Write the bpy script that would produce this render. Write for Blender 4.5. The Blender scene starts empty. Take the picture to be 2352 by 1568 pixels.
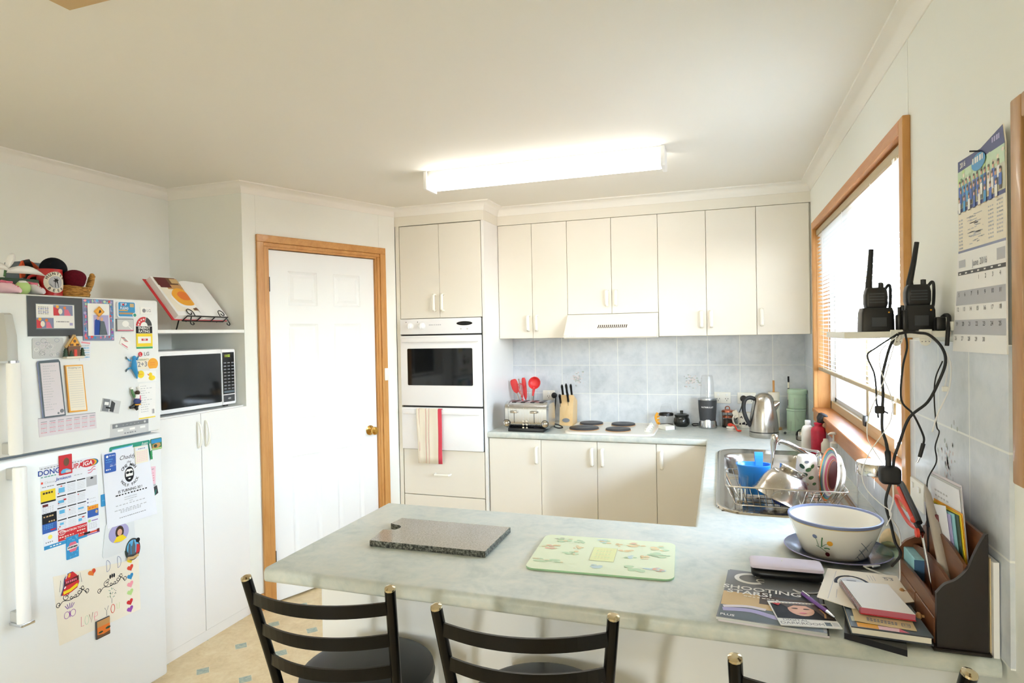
import bpy, bmesh, math, random
from mathutils import Vector, Matrix, noise
PI = math.pi
random.seed(7)
SKY, EXPO, LAMP = 18, 0.98, 9
SC = bpy.context.scene
COL = SC.collection

# ------------------------------------------------------------------ materials
def lin(h):
    h = h.lstrip('#')
    o = []
    for i in (0, 2, 4):
        c = int(h[i:i+2], 16) / 255
        o.append(c / 12.92 if c <= .04045 else ((c + .055) / 1.055) ** 2.4)
    return (o[0], o[1], o[2], 1)

class NT:
    """tiny node-tree writer"""
    def __init__(s, name):
        s.mat = bpy.data.materials.new(name)
        s.mat.use_nodes = True
        s.nt = s.mat.node_tree
        s.nt.nodes.clear()
        s.out = s.nt.nodes.new('ShaderNodeOutputMaterial')
    def n(s, t, **k):
        nd = s.nt.nodes.new('ShaderNode' + t)
        for a, b in k.items(): setattr(nd, a, b)
        return nd
    def l(s, a, b): s.nt.links.new(a, b)
    def val(s, sock, v):
        if isinstance(v, bpy.types.NodeSocket): s.l(v, sock)
        else: sock.default_value = v
    def m(s, op, a, b=0.0, c=None):
        nd = s.n('Math', operation=op)
        s.val(nd.inputs[0], a); s.val(nd.inputs[1], b)
        if c is not None: s.val(nd.inputs[2], c)
        return nd.outputs[0]
    def mix(s, f, a, b):
        nd = s.n('Mix', data_type='RGBA')
        s.val(nd.inputs[0], f); s.val(nd.inputs[6], a); s.val(nd.inputs[7], b)
        return nd.outputs[2]
    def noise(s, scale, detail=4, rough=.55, vec=None, dist=0.0):
        nd = s.n('TexNoise')
        nd.inputs['Scale'].default_value = scale
        nd.inputs['Detail'].default_value = detail
        nd.inputs['Roughness'].default_value = rough
        nd.inputs['Distortion'].default_value = dist
        if vec is None: vec = s.n('TexCoord').outputs['Object']
        s.l(vec, nd.inputs['Vector'])
        return nd.outputs[0]
    def ramp(s, f, stops):
        nd = s.n('ValToRGB')
        e = nd.color_ramp.elements
        while len(e) > 1: e.remove(e[0])
        e[0].position = stops[0][0]; e[0].color = stops[0][1]
        for p, c in stops[1:]:
            x = e.new(p); x.color = c
        s.l(f, nd.inputs[0])
        return nd.outputs[0]
    def pbr(s, color, rough=.5, metal=0.0, spec=.5, bump=None, bstr=.1, bdist=.002, coat=0.0):
        p = s.n('BsdfPrincipled')
        s.val(p.inputs['Base Color'], color); s.val(p.inputs['Roughness'], rough)
        p.inputs['Metallic'].default_value = metal
        p.inputs['Specular IOR Level'].default_value = spec
        p.inputs['Coat Weight'].default_value = coat
        if bump is not None:
            b = s.n('Bump'); b.inputs['Strength'].default_value = bstr
            b.inputs['Distance'].default_value = bdist
            s.l(bump, b.inputs['Height']); s.l(b.outputs[0], p.inputs['Normal'])
        s.l(p.outputs[0], s.out.inputs[0])
        return p

M = {}
def mat(name, hx, rough=.5, metal=0.0, spec=.5, var=.0, vs=8, coat=0.0, bump=0.0, bs=200):
    """plain procedural material, slightly mottled when var > 0"""
    t = NT(name)
    c = lin(hx)
    col = c
    if var:
        d = tuple(x * (1 - var) for x in c[:3]) + (1,)
        u = tuple(min(1, x * (1 + var * .6)) for x in c[:3]) + (1,)
        col = t.ramp(t.noise(vs), [(.3, d), (.7, u)])
    t.pbr(col, rough, metal, spec, t.noise(bs, 3) if bump else None, bump, .001, coat)
    M[name] = t.mat
    return t.mat

def emis(name, hx, s):
    t = NT(name)
    e = t.n('Emission'); e.inputs[0].default_value = lin(hx); e.inputs[1].default_value = s
    t.l(e.outputs[0], t.out.inputs[0]); M[name] = t.mat

def glass(name, hx, rough=.02, amt=1.0):
    """thin clear glass: see-through with a fresnel gloss"""
    t = NT(name)
    a = t.n('BsdfTransparent'); a.inputs[0].default_value = lin(hx)
    g = t.n('BsdfGlossy'); g.inputs['Roughness'].default_value = rough
    f = t.n('Fresnel'); f.inputs[0].default_value = 1.5
    gm = t.n('NewGeometry')
    k = t.m('MULTIPLY', t.m('MULTIPLY', f.outputs[0], amt), t.m('SUBTRACT', 1.0, gm.outputs['Backfacing']))
    x = t.n('MixShader')
    t.l(k, x.inputs[0]); t.l(a.outputs[0], x.inputs[1]); t.l(g.outputs[0], x.inputs[2])
    t.l(x.outputs[0], t.out.inputs[0]); M[name] = t.mat

def brushed(name, hx, rough=.28, axis=2, sc=(400, 400, 4)):
    t = NT(name)
    mp = t.n('Mapping'); mp.inputs['Scale'].default_value = sc
    t.l(t.n('TexCoord').outputs['Object'], mp.inputs[0])
    nz = t.noise(1, 2, .5, mp.outputs[0])
    t.pbr(lin(hx), t.m('MULTIPLY_ADD', nz, .18, rough - .09), 1.0, .5, nz, .04, .0005)
    M[name] = t.mat

def wood(name, c1, c2, sc=(3, 3, .35), rough=.42, scale=9, coat=.1):
    t = NT(name)
    mp = t.n('Mapping'); mp.inputs['Scale'].default_value = sc
    t.l(t.n('TexCoord').outputs['Object'], mp.inputs[0])
    nz = t.noise(scale, 5, .6, mp.outputs[0], .6)
    fine = t.noise(scale * 6, 3, .6, mp.outputs[0])
    f = t.m('ADD', t.m('MULTIPLY', nz, .75), t.m('MULTIPLY', fine, .25))
    t.pbr(t.ramp(f, [(.3, lin(c1)), (.7, lin(c2))]), rough, 0, .5, fine, .05, .0006, coat)
    M[name] = t.mat

def tiles(name, horiz):
    """200 mm mottled blue-grey wall tiles with pale grout; horiz is the world axis that runs along the wall"""
    t = NT(name)
    pos = t.n('NewGeometry').outputs['Position']
    sp = t.n('SeparateXYZ'); t.l(pos, sp.inputs[0])
    h = sp.outputs[horiz]; z = sp.outputs[2]
    def line(c, off):
        f = t.m('FRACT', t.m('ADD', t.m('DIVIDE', t.m('ADD', c, off), .2), 100.5))
        return t.m('LESS_THAN', t.m('ABSOLUTE', t.m('SUBTRACT', f, .5)), .011)
    g = t.m('MAXIMUM', line(h, .196), line(z, -1.2985))
    n1 = t.noise(7, 5, .65, pos, .4); n2 = t.noise(28, 4, .6, pos)
    f = t.m('ADD', t.m('MULTIPLY', n1, .7), t.m('MULTIPLY', n2, .3))
    col = t.ramp(f, [(.3, lin('bdc5cb')), (.5, lin('d3d8de')), (.72, lin('e1e4e8'))])
    col = t.mix(g, col, lin('eef0ee'))
    t.pbr(col, t.m('MULTIPLY_ADD', g, .4, .3), 0, .45, t.m('SUBTRACT', 1.0, g), .25, .002)
    M[name] = t.mat

def floor_mat():
    """sheet vinyl: mottled sand octagons with small blue-grey diamonds on a 242 mm grid"""
    t = NT('vinyl_floor')
    pos = t.n('NewGeometry').outputs['Position']
    sp = t.n('SeparateXYZ'); t.l(pos, sp.inputs[0])
    def fr(c, off):
        f = t.m('FRACT', t.m('ADD', t.m('DIVIDE', t.m('ADD', c, off), .242), 100.5))
        return t.m('ABSOLUTE', t.m('SUBTRACT', f, .5))
    u = fr(sp.outputs[0], 2.805); v = fr(sp.outputs[1], 1.868)
    dia = t.m('LESS_THAN', t.m('ADD', u, v), .15)
    rim = t.m('LESS_THAN', t.m('ADD', u, v), .168)
    ln = t.m('MINIMUM', u, v)
    seam = t.m('LESS_THAN', ln, .008)
    n1 = t.noise(11, 6, .7, pos, .5); n2 = t.noise(60, 3, .6, pos)
    f = t.m('ADD', t.m('MULTIPLY', n1, .75), t.m('MULTIPLY', n2, .25))
    base = t.ramp(f, [(.3, lin('cbb389')), (.5, lin('dcc69c')), (.7, lin('e8d8b4'))])
    base = t.mix(t.m('MULTIPLY', seam, .35), base, lin('dccfae'))
    base = t.mix(t.m('MULTIPLY', rim, .6), base, lin('ded2b4'))
    blue = t.ramp(n2, [(.35, lin('8a9a94')), (.65, lin('b3bba8'))])
    t.pbr(t.mix(dia, base, blue), .42, 0, .4)
    M['vinyl_floor'] = t.mat

def laminate():
    """grey-green mottled postformed laminate"""
    t = NT('laminate')
    pos = t.n('NewGeometry').outputs['Position']
    n1 = t.noise(9, 6, .68, pos, .7); n2 = t.noise(38, 4, .6, pos)
    f = t.m('ADD', t.m('MULTIPLY', n1, .7), t.m('MULTIPLY', n2, .3))
    col = t.ramp(f, [(.32, lin('b4beba')), (.5, lin('cbd0c9')), (.68, lin('dad9cf'))])
    t.pbr(col, .33, 0, .45)
    M['laminate'] = t.mat

def granite():
    t = NT('granite')
    n1 = t.noise(230, 3, .7); n2 = t.noise(520, 2, .6)
    f = t.m('ADD', t.m('MULTIPLY', n1, .6), t.m('MULTIPLY', n2, .4))
    t.pbr(t.ramp(f, [(.34, lin('7d7974')), (.48, lin('a39d95')), (.62, lin('bab3a9'))]), .09, 0, .55)
    M['granite'] = t.mat
    t = NT('granite_edge')
    n1 = t.noise(150, 3, .7)
    t.pbr(t.ramp(n1, [(.38, lin('24241f')), (.5, lin('55554c')), (.66, lin('8c8b80'))]), .55, 0, .3, n1, .4, .002)
    M['granite_edge'] = t.mat

def wicker(name, c1, c2):
    t = NT(name)
    mp = t.n('Mapping'); mp.inputs['Scale'].default_value = (60, 60, 300)
    t.l(t.n('TexCoord').outputs['Object'], mp.inputs[0])
    n1 = t.noise(1, 3, .6, mp.outputs[0])
    t.pbr(t.ramp(n1, [(.35, lin(c1)), (.6, lin(c2))]), .6, 0, .3, n1, .5, .003)
    M[name] = t.mat

# ------------------------------------------------------------------ mesh builder
_TXT = {}
def glyphs(txt, bold=False):
    k = (txt, bold)
    if k not in _TXT:
        cu = bpy.data.curves.new('lettering', 'FONT')
        cu.body = txt; cu.size = 1; cu.resolution_u = 3; cu.align_x = 'CENTER'; cu.align_y = 'CENTER'
        if bold: cu.offset = .018
        ob = bpy.data.objects.new('lettering', cu)
        me = bpy.data.meshes.new_from_object(ob)
        _TXT[k] = ([tuple(v.co) for v in me.vertices], [tuple(p.vertices) for p in me.polygons])
        bpy.data.objects.remove(ob); bpy.data.meshes.remove(me); bpy.data.curves.remove(cu)
    return _TXT[k]

def frame(o, u, v, n):
    m = Matrix.Identity(4)
    for i in range(3):
        m[i][0] = u[i]; m[i][1] = v[i]; m[i][2] = n[i]; m[i][3] = o[i]
    return m
def rrect(x0, x1, y0, y1, r, k=5):
    p = []
    for cx, cy, a in ((x1-r, y1-r, 0), (x0+r, y1-r, 90), (x0+r, y0+r, 180), (x1-r, y0+r, 270)):
        for i in range(k + 1):
            t = math.radians(a + 90 * i / k)
            p.append((cx + r*math.cos(t), cy + r*math.sin(t)))
    return p
def ellipse(cx, cy, rx, ry, n=24, a0=0):
    return [(cx + rx*math.cos(a0 + 2*PI*i/n), cy + ry*math.sin(a0 + 2*PI*i/n)) for i in range(n)]
def heart(cx, cy, s, rot=0):
    p = []
    for i in range(22):
        t = 2*PI*i/22
        x = 16*math.sin(t)**3; y = 13*math.cos(t) - 5*math.cos(2*t) - 2*math.cos(3*t) - math.cos(4*t)
        x, y = x*s/32, (y+2)*s/32
        p.append((cx + x*math.cos(rot) - y*math.sin(rot), cy + x*math.sin(rot) + y*math.cos(rot)))
    return p[::-1]
def spline(pts, k=6):
    """Catmull-Rom through points"""
    P = [Vector(p) for p in pts]
    P = [2*P[0]-P[1]] + P + [2*P[-1]-P[-2]]
    o = []
    for i in range(1, len(P) - 2):
        for j in range(k):
            t = j / k
            a, b, c, d = P[i-1], P[i], P[i+1], P[i+2]
            o.append(.5*((2*b) + (c-a)*t + (2*a-5*b+4*c-d)*t*t + (3*b-a-3*c+d)*t**3))
    o.append(P[-2].copy())
    return o

class MB:
    def __init__(s, m=None):
        s.v = []; s.f = []; s.mi = []; s.sm = []; s.ms = []
        s.M = m or Matrix.Identity(4)
    def at(s, m): s.M = m; return s
    def add(s, vs, fs, m, smooth=False):
        if m not in s.ms: s.ms.append(m)
        k = s.ms.index(m); b = len(s.v)
        s.v += [s.M @ Vector(p) for p in vs]
        for f in fs:
            s.f.append([b + i for i in f]); s.mi.append(k); s.sm.append(smooth)
        return s
    def box(s, x0, x1, y0, y1, z0, z1, m, bev=0, seg=2):
        x0, x1 = min(x0, x1), max(x0, x1); y0, y1 = min(y0, y1), max(y0, y1); z0, z1 = min(z0, z1), max(z0, z1)
        c = [(x, y, z) for z in (z0, z1) for y in (y0, y1) for x in (x0, x1)]
        F = [(0, 2, 3, 1), (4, 5, 7, 6), (0, 1, 5, 4), (2, 6, 7, 3), (0, 4, 6, 2), (1, 3, 7, 5)]
        if not bev: return s.add(c, F, m)
        bm = bmesh.new()
        vs = [bm.verts.new(p) for p in c]
        for f in F: bm.faces.new([vs[i] for i in f])
        bmesh.ops.bevel(bm, geom=bm.edges[:], offset=bev, segments=seg, affect='EDGES', profile=.5)
        bm.verts.index_update()
        s.add([tuple(v.co) for v in bm.verts], [[v.index for v in f.verts] for f in bm.faces], m, seg > 1)
        bm.free(); return s
    def poly(s, pts, z, m):
        return s.add([(p[0], p[1], z) for p in pts], [list(range(len(pts)))], m)
    def rect(s, x0, x1, y0, y1, z, m):
        return s.poly([(x0, y0), (x1, y0), (x1, y1), (x0, y1)], z, m)
    def prism(s, pts, z0, z1, m, top=None, smooth=False, bev=0):
        n = len(pts)
        a = sum(pts[i][0]*pts[(i+1) % n][1] - pts[(i+1) % n][0]*pts[i][1] for i in range(n))
        if a < 0: pts = pts[::-1]
        if bev:
            cx = sum(p[0] for p in pts)/n; cy = sum(p[1] for p in pts)/n
            ins = []
            for i, p in enumerate(pts):
                q = Vector((p[0]-cx, p[1]-cy)); L = q.length
                ins.append((cx + q.x*(1-bev/L), cy + q.y*(1-bev/L)))
            rings = [(ins, z0), (pts, z0+bev), (pts, z1-bev), (ins, z1)]
        else: rings = [(pts, z0), (pts, z1)]
        vs = [(p[0], p[1], z) for r, z in rings for p in r]
        fs = [[k*n+i, k*n+(i+1) % n, (k+1)*n+(i+1) % n, (k+1)*n+i] for k in range(len(rings)-1) for i in range(n)]
        s.add(vs, fs, m, smooth)
        s.add([(p[0], p[1], z0) for p in rings[0][0]], [list(range(n))[::-1]], m)
        s.add([(p[0], p[1], z1) for p in rings[-1][0]], [list(range(n))], top or m)
        return s
    def loft(s, rings, m, smooth=True, cap0=True, cap1=True, closed=True):
        n = len(rings[0]); vs = [tuple(p) for r in rings for p in r]
        fs = [[k*n+i, k*n+(i+1) % n, (k+1)*n+(i+1) % n, (k+1)*n+i] for k in range(len(rings)-1) for i in range(n if closed else n-1)]
        s.add(vs, fs, m, smooth)
        if cap0: s.add(rings[0], [list(range(n))[::-1]], m)
        if cap1: s.add(rings[-1], [list(range(n))], m)
        return s
    def lathe(s, prof, m, c=(0, 0, 0), seg=28, sx=1, sy=1, a0=0, a1=2*PI, smooth=True):
        full = abs(a1 - a0 - 2*PI) < 1e-6
        k = seg if full else seg + 1
        rings = [[(c[0] + r*sx*math.cos(a0+(a1-a0)*i/seg), c[1] + r*sy*math.sin(a0+(a1-a0)*i/seg), c[2] + z) for i in range(k)] for r, z in prof]
        return s.loft(rings, m, smooth, False, False, full)
    def tube(s, pts, r, m, seg=8, caps=True, flat=1.0):
        P = [Vector(p) for p in pts]; n = len(P)
        R = r if isinstance(r, (list, tuple)) else [r]*n
        T = [(P[min(i+1, n-1)] - P[max(i-1, 0)]).normalized() for i in range(n)]
        up = Vector((0, 0, 1)) if abs(T[0].z) < .9 else Vector((1, 0, 0))
        N = (up - T[0]*up.dot(T[0])).normalized()
        rings = []
        for i in range(n):
            N = (N - T[i]*N.dot(T[i])).normalized(); B = T[i].cross(N)
            rings.append([P[i] + (N*math.cos(2*PI*j/seg) + B*math.sin(2*PI*j/seg)*flat)*R[i] for j in range(seg)])
        return s.loft(rings, m, True, caps, caps)
    def cyl(s, a, b, r, m, seg=16): return s.tube([a, b], r, m, seg)
    def ball(s, c, r, m, seg=16, rings=10, sc=(1, 1, 1)):
        vs = [(c[0], c[1], c[2] - r*sc[2])]
        for k in range(1, rings):
            t = -PI/2 + PI*k/rings
            vs += [(c[0]+r*sc[0]*math.cos(t)*math.cos(2*PI*j/seg), c[1]+r*sc[1]*math.cos(t)*math.sin(2*PI*j/seg), c[2]+r*sc[2]*math.sin(t)) for j in range(seg)]
        vs.append((c[0], c[1], c[2] + r*sc[2])); L = len(vs)-1
        fs = [[0, 1+(j+1) % seg, 1+j] for j in range(seg)]
        for k in range(rings-2):
            fs += [[1+k*seg+j, 1+k*seg+(j+1) % seg, 1+(k+1)*seg+(j+1) % seg, 1+(k+1)*seg+j] for j in range(seg)]
        fs += [[L, 1+(rings-2)*seg+j, 1+(rings-2)*seg+(j+1) % seg] for j in range(seg)]
        return s.add(vs, fs, m, True)
    def line(s, pts, w, z, m):
        vs = []; fs = []
        P = [Vector((p[0], p[1])) for p in pts]; n = len(P)
        for i in range(n):
            t = (P[min(i+1, n-1)] - P[max(i-1, 0)])
            t = t.normalized() if t.length > 0 else Vector((1, 0))
            q = Vector((-t.y, t.x))*w/2
            vs += [(P[i].x+q.x, P[i].y+q.y, z), (P[i].x-q.x, P[i].y-q.y, z)]
        for i in range(n-1): fs.append([2*i, 2*i+1, 2*i+3, 2*i+2])
        return s.add(vs, fs, m)
    def text(s, t, x, y, size, z, m, rot=0, sx=1, bold=False, sk=0):
        vs, fs = glyphs(t, bold)
        c, d = math.cos(rot), math.sin(rot)
        o = []
        for p in vs:
            a, b = (p[0] + sk*p[1])*size*sx, p[1]*size
            o.append((x + a*c - b*d, y + a*d + b*c, z))
        return s.add(o, fs, m)
    def scrib(s, x0, x1, y, h, z, m, n=6, seed=0):
        """a row of small illegible print"""
        rd = random.Random(seed*97+int((x0+3*y)*1e4))
        w = (x1-x0)/n; x = x0
        for i in range(n):
            L = w*rd.uniform(.5, .85)
            s.rect(x, x+L, y-h/2, y+h/2, z, m); x += w
        return s
    def obj(s, name, off=Vector()):
        me = bpy.data.meshes.new(name)
        me.from_pydata([tuple(v - off) for v in s.v], [], s.f)
        for k in s.ms: me.materials.append(M[k])
        me.polygons.foreach_set('material_index', s.mi)
        me.polygons.foreach_set('use_smooth', s.sm)
        me.validate()
        if any(s.sm):
            try: me.set_sharp_from_angle(angle=math.radians(42))
            except Exception: pass
        me.update()
        o = bpy.data.objects.new(name, me); COL.objects.link(o)
        return o

W = {}
def tag(o, label, cat, group=None):
    o['label'] = label; o['category'] = cat
    if group: o['group'] = group
    return o
def T(name, label, cat, loc=(0, 0, 0), group=None):
    o = bpy.data.objects.new(name, None); COL.objects.link(o)
    o.location = loc; o.empty_display_size = .05
    W[o] = Vector(loc)
    return tag(o, label, cat, group)
def part(mb, name, parent, label=None):
    o = mb.obj(name, W[parent]); o.parent = parent; W[o] = W[parent]
    if label: o['label'] = label
    return o
def solo(mb, name, label, cat, group=None):
    n = len(mb.v)
    off = Vector((sum(v.x for v in mb.v)/n, sum(v.y for v in mb.v)/n, min(v.z for v in mb.v)))
    o = mb.obj(name, off); o.location = off
    return tag(o, label, cat, group)
def struct(mb, name, parent=None):
    o = mb.obj(name)
    if parent: o.parent = parent
    else: o['kind'] = 'structure'
    return o
def copy_tree(root, loc, rz=0, label=None, group=None):
    def rec(o, par):
        c = o.copy(); COL.objects.link(c)
        if par: c.parent = par
        for ch in o.children: rec(ch, c)
        return c
    r = rec(root, None); r.location = loc; r.rotation_euler = (0, 0, rz)
    if label: r['label'] = label
    if group: r['group'] = group
    return r

# ------------------------------------------------------------------ palette
mat('wall_paint', 'f0f1ea', .65, spec=.3)
mat('ceiling_paint', 'eae6dc', .75, spec=.2)
mat('cornice_paint', 'f1eee6', .6, spec=.3)
mat('white_gloss', 'f3f3f1', .3)
mat('door_white', 'f1f3f3', .35)
mat('cream', 'e9e4d8', .38)
mat('cream_body', 'e8e3d6', .45)
mat('cab_white', 'f0efec', .35)
mat('handle_white', 'f6f4ea', .25)
mat('shadow_gap', '6e5a3a', .8)
mat('oven_white', 'f2f2f3', .22)
mat('fridge_white', 'eceeee', .26)
mat('fridge_grey', 'b9b9b4', .35)
mat('seal_grey', '9ba3a8', .5)
mat('black_glass', '0c0d0e', .06, spec=.6)
mat('black', '131313', .4)
mat('black_gloss', '101010', .16)
mat('black_rubber', '161617', .6)
mat('vinyl_black', '1c1e21', .42, bump=.25, bs=700)
mat('frame_black', '030303', .26, spec=.3)
mat('dark_grey', '3a3c40', .5)
mat('mid_grey', '7c7f84', .5)
mat('pale_grey', 'c9cacb', .5)
mat('silver', 'c4c6c9', .25, 1)
mat('chrome', 'dcdde0', .07, 1)
mat('brass', 'c79a4e', .18, 1)
mat('gold_cap', 'cfc0a0', .16, 1)
mat('paper', 'f1f0ee', .7, spec=.2)
mat('paper_blue', 'e9ebf3', .7, spec=.2)
mat('paper_lilac', 'ddd6dc', .7, spec=.2)
mat('paper_cream', 'efe7d6', .75, spec=.2)
mat('manila', 'd9c49a', .75, spec=.2)
mat('ink', '26262a', .7, spec=.2)
mat('ink_grey', '8b8c93', .7, spec=.2)
mat('ink_soft', 'bcbdc3', .7, spec=.2)
mat('ink_blue', '2f4fa0', .7, spec=.2)
for nm, hx in dict(red='c8202c', tomato='d8432e', orange='e0762a', amber='e9a42c', yellow='eed11f', lemon='f2e36a', lime='b9d88a', green='2f9a62', teal='1f8f7a',
                   leaf='4e7a4c', deepgreen='27452f', sky='5fb4e2', azure='2b8fc8', blue='2c5bb0', navy='26346f', violet='7a4fa0', purple='9a4fb0', pink='ef9aa6',
                   rose='d86a84', palepink='f0c9d6', skin='d9a489', brown='6d4a30', dkbrown='3d291b', tan='c09058', sand='c7a877', mint='bcd6ba', maroon='5c0f18',
                   lilac='a9a3cf', dusty='7d86a8', slate='55626c').items():
    mat(nm, hx, .5)
mat('tool_red', 'd93636', .4)
mat('bottle_red', 'bf1f3a', .42, var=.12, vs=60)
mat('plastic_blue', '2f86d8', .3)
mat('plastic_white', 'f1efe6', .35)
mat('ceramic', 'efe9dc', .12)
mat('plate_navy', '2a3350', .18)
mat('felt_black', '1b1d22', .9, spec=.1)
mat('felt_red', '5a1220', .95, spec=.1, var=.2, vs=120)
mat('mug_red', 'b8161a', .3)
mat('flag_orange', 'd9582c', .7)
mat('leafpot', '20221f', .12)
mat('copper', 'b4664a', .3, .8)
mat('alu_beige', 'b8a684', .45)
mat('alu_white', 'ecece8', .4)
mat('slat_white', 'f3f2ee', .4)
mat('mat_green', 'dde6c6', .3)
mat('mat_edge', 'a9d3a6', .35)
mat('mat_yellow', 'dfe3a6', .35)
for nm, hx in dict(p_blue='bfd6d8', p_green='b7d2ac', p_tan='d8cba2', p_grey='bdbda4', p_orange='e2c898', p_red='dcb09a').items(): mat(nm, hx, .35)
mat('tile_motif_a', 'b3b4b9', .35); mat('tile_motif_b', 'cdbfc0', .35); mat('tile_motif_c', 'a9b3ae', .35); mat('tile_motif_d', 'd8d3d4', .35)
mat('hot_iron', '3f3f42', .45, .3, var=.15, vs=300)
mat('hob_white', 'efece2', .2)
mat('towel_cloth', 'e6dcc8', .95, spec=.1)
mat('towel_red', 'cf4a58', .95, spec=.1)
mat('towel_pink', 'd7a79c', .95, spec=.1)
mat('ground', '524e48', .9, var=.15, vs=3)
mat('fence_pink', '94807b', .8)
mat('hedge', '6d7d55', .9, var=.3, vs=10)
mat('shaded_wood', '180d07', .45, var=.3, vs=25)  # organiser wood with the shade of its near side put into the colour
mat('tissue_blue', '8fc6cf', .6, var=.12, vs=40)
mat('tissue_navy', '3f6489', .6)
mat('shell', 'd8bd8c', .5, var=.15, vs=60)
wood('pine', 'b67c3c', 'cf9a58')
wood('pine_x', 'b67c3c', 'cf9a58', (.35, 3, 3))
wood('pine_y', 'b06c38', 'c98c52', (3, .35, 3))
wood('block_wood', 'd9b27a', 'e6c896', (3, 3, .4), .5)
wood('organiser_wood', '4f2c17', '7d4c29', (3, .35, 3), .4)
wood('mirror_wood', 'a97a48', 'c49a66', (3, 3, .35), .4)
brushed('steel', 'c6c8cb', .25)
brushed('steel_round', 'bdb7ad', .24, 2, (300, 300, 3))
brushed('sink_steel', 'b5b0a6', .22, 2, (3, 300, 300))
mat('steel_polish', 'cbc6bd', .14, 1)
tiles('tiles_back', 0); tiles('tiles_right', 1)
floor_mat(); laminate(); granite()
wicker('wicker', '7c5220', 'c9954a')
glass('window_glass', 'fbfdfd'); glass('clear_glass', 'fefefe', .02, .8); glass('clear_plastic', 'fdfdfd', .05, .8); glass('green_glass', 'dcebe0')
glass('frost', 'cfdcd8', .25, 1.5)
mat('frosted', 'dfe3e6', .3)
def screen():
    t = NT('fly_screen')
    a = t.n('BsdfTransparent'); d = t.n('BsdfDiffuse'); d.inputs[0].default_value = lin('77777a')
    x = t.n('MixShader'); x.inputs[0].default_value = .5
    t.l(a.outputs[0], x.inputs[1]); t.l(d.outputs[0], x.inputs[2]); t.l(x.outputs[0], t.out.inputs[0]); M['fly_screen'] = t.mat
screen()
mat('pad_edge', 'b8606e', .7)
mat('grey_tube', 'a89f93', .35)
mat('case_lid', 'd6ccdb', .3)
mat('gold_line', 'd6b65c', .3)
emis('lamp_glow', 'fffcf5', LAMP)
emis('clock_glow', 'b8e04a', 1.2)
# ------------------------------------------------------------------ main dimensions (metres; back wall Y=0, right wall X=0)
H = 2.3955                    # ceiling
XL, YP, XP = -3.5363, -1.5577, -3.0127      # left wall, pantry side wall, pantry corner
YT, XT, XTL = -.5662, -1.965, -2.6156       # tower front, its right side, end of the slanted pantry wall
YU = -.30                     # upper cabinet fronts
ZC = .8973                    # worktop
YB = -9.0                     # wall behind the photographer
DD = Vector((XTL - XP, YT - YP, 0)); DL = DD.length; DD.normalize()
F_X = lambda x: frame((x, 0, 0), (0, 1, 0), (0, 0, 1), (1, 0, 0))      # on a face looking +X: local = (Y, Z, out)
F_Y = lambda y: frame((0, y, 0), (1, 0, 0), (0, 0, 1), (0, -1, 0))     # on a face looking -Y: local = (X, Z, out)
F_R = lambda x: frame((x, 0, 0), (0, -1, 0), (0, 0, 1), (-1, 0, 0))    # on the right wall: local = (-Y, Z, out)
F_D = frame((XP, YP, 0), DD, (0, 0, 1), (DD.y, -DD.x, 0))              # on the slanted wall: local = (along, Z, out)

# ------------------------------------------------------------------ room shell
struct(MB().box(XL-.1, .1, YB-.1, .1, -.08, 0, 'vinyl_floor'), 'floor')
struct(MB().box(XL-.1, .1, YB-.1, .1, H, H+.1, 'ceiling_paint'), 'ceiling')
def wall_x(x0, x1, ops, name):
    """wall along Y with rectangular openings (y0, y1, z0, z1)"""
    mb = MB(); y = YB
    for a, b, c, d in ops:
        mb.box(x0, x1, y, a, 0, H, 'wall_paint')
        if c > 0: mb.box(x0, x1, a, b, 0, c, 'wall_paint')
        mb.box(x0, x1, a, b, d, H, 'wall_paint'); y = b
    mb.box(x0, x1, y, 0, 0, H, 'wall_paint')
    return mb
RW2 = (-6.05, -5.5, .9, 2.0)  # unseen window opening, added to let in fill daylight
RWIN = (-2.326, -.499, 1.064, 2.099)
GW = (-2.31, -.515, 1.065, 2.083)
struct(wall_x(XL-.1, XL, [], 'l'), 'wall_left')
mb = wall_x(0, .1, [RW2, RWIN], 'r')
mb.box(-.0015, 0, -2.334, -2.326, 2.13, H-.05, 'wall_paint')
struct(mb, 'wall_right')
struct(MB().box(XL-.1, .1, 0, .1, 0, H, 'wall_paint'), 'wall_back')
FD = (-2.45, -2.0, 0, 2.08)  # unseen glazed opening added in the rear wall for fill daylight
mb = MB()
mb.box(XL-.1, FD[0], YB-.1, YB, 0, H, 'wall_paint').box(FD[1], .1, YB-.1, YB, 0, H, 'wall_paint').box(FD[0], FD[1], YB-.1, YB, FD[3], H, 'wall_paint')
struct(mb, 'wall_front')
mb = MB().box(XL, XP, YP, YP+.08, 0, H, 'wall_paint')
mb.at(F_D)
S0, S1, DZ = .150, .897, 2.045
def dbox(a, b, z0, z1):
    mb.add([(a, z0, 0), (b, z0, 0), (b, z1, 0), (a, z1, 0), (a, z0, -.08), (b, z0, -.08), (b, z1, -.08), (a, z1, -.08)],
           [(0, 1, 2, 3), (5, 4, 7, 6), (1, 5, 6, 2), (4, 0, 3, 7), (3, 2, 6, 7), (4, 5, 1, 0)], 'wall_paint')
dbox(0, S0-.02, 0, H); dbox(S1+.02, DL, 0, H); dbox(S0-.02, S1+.02, DZ+.02, H)
for s in (.083, .938): mb.box(s-.006, s+.006, DZ+.08, H-.05, 0, .0015, 'wall_paint')
struct(mb, 'wall_pantry')
# bulkhead over the cabinets
struct(MB().box(XTL, XT, YT, 0, 2.2765, H, 'cream_body').box(XT, 0, YU, 0, 2.2765, H, 'cream_body'), 'trim_2')
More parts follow.
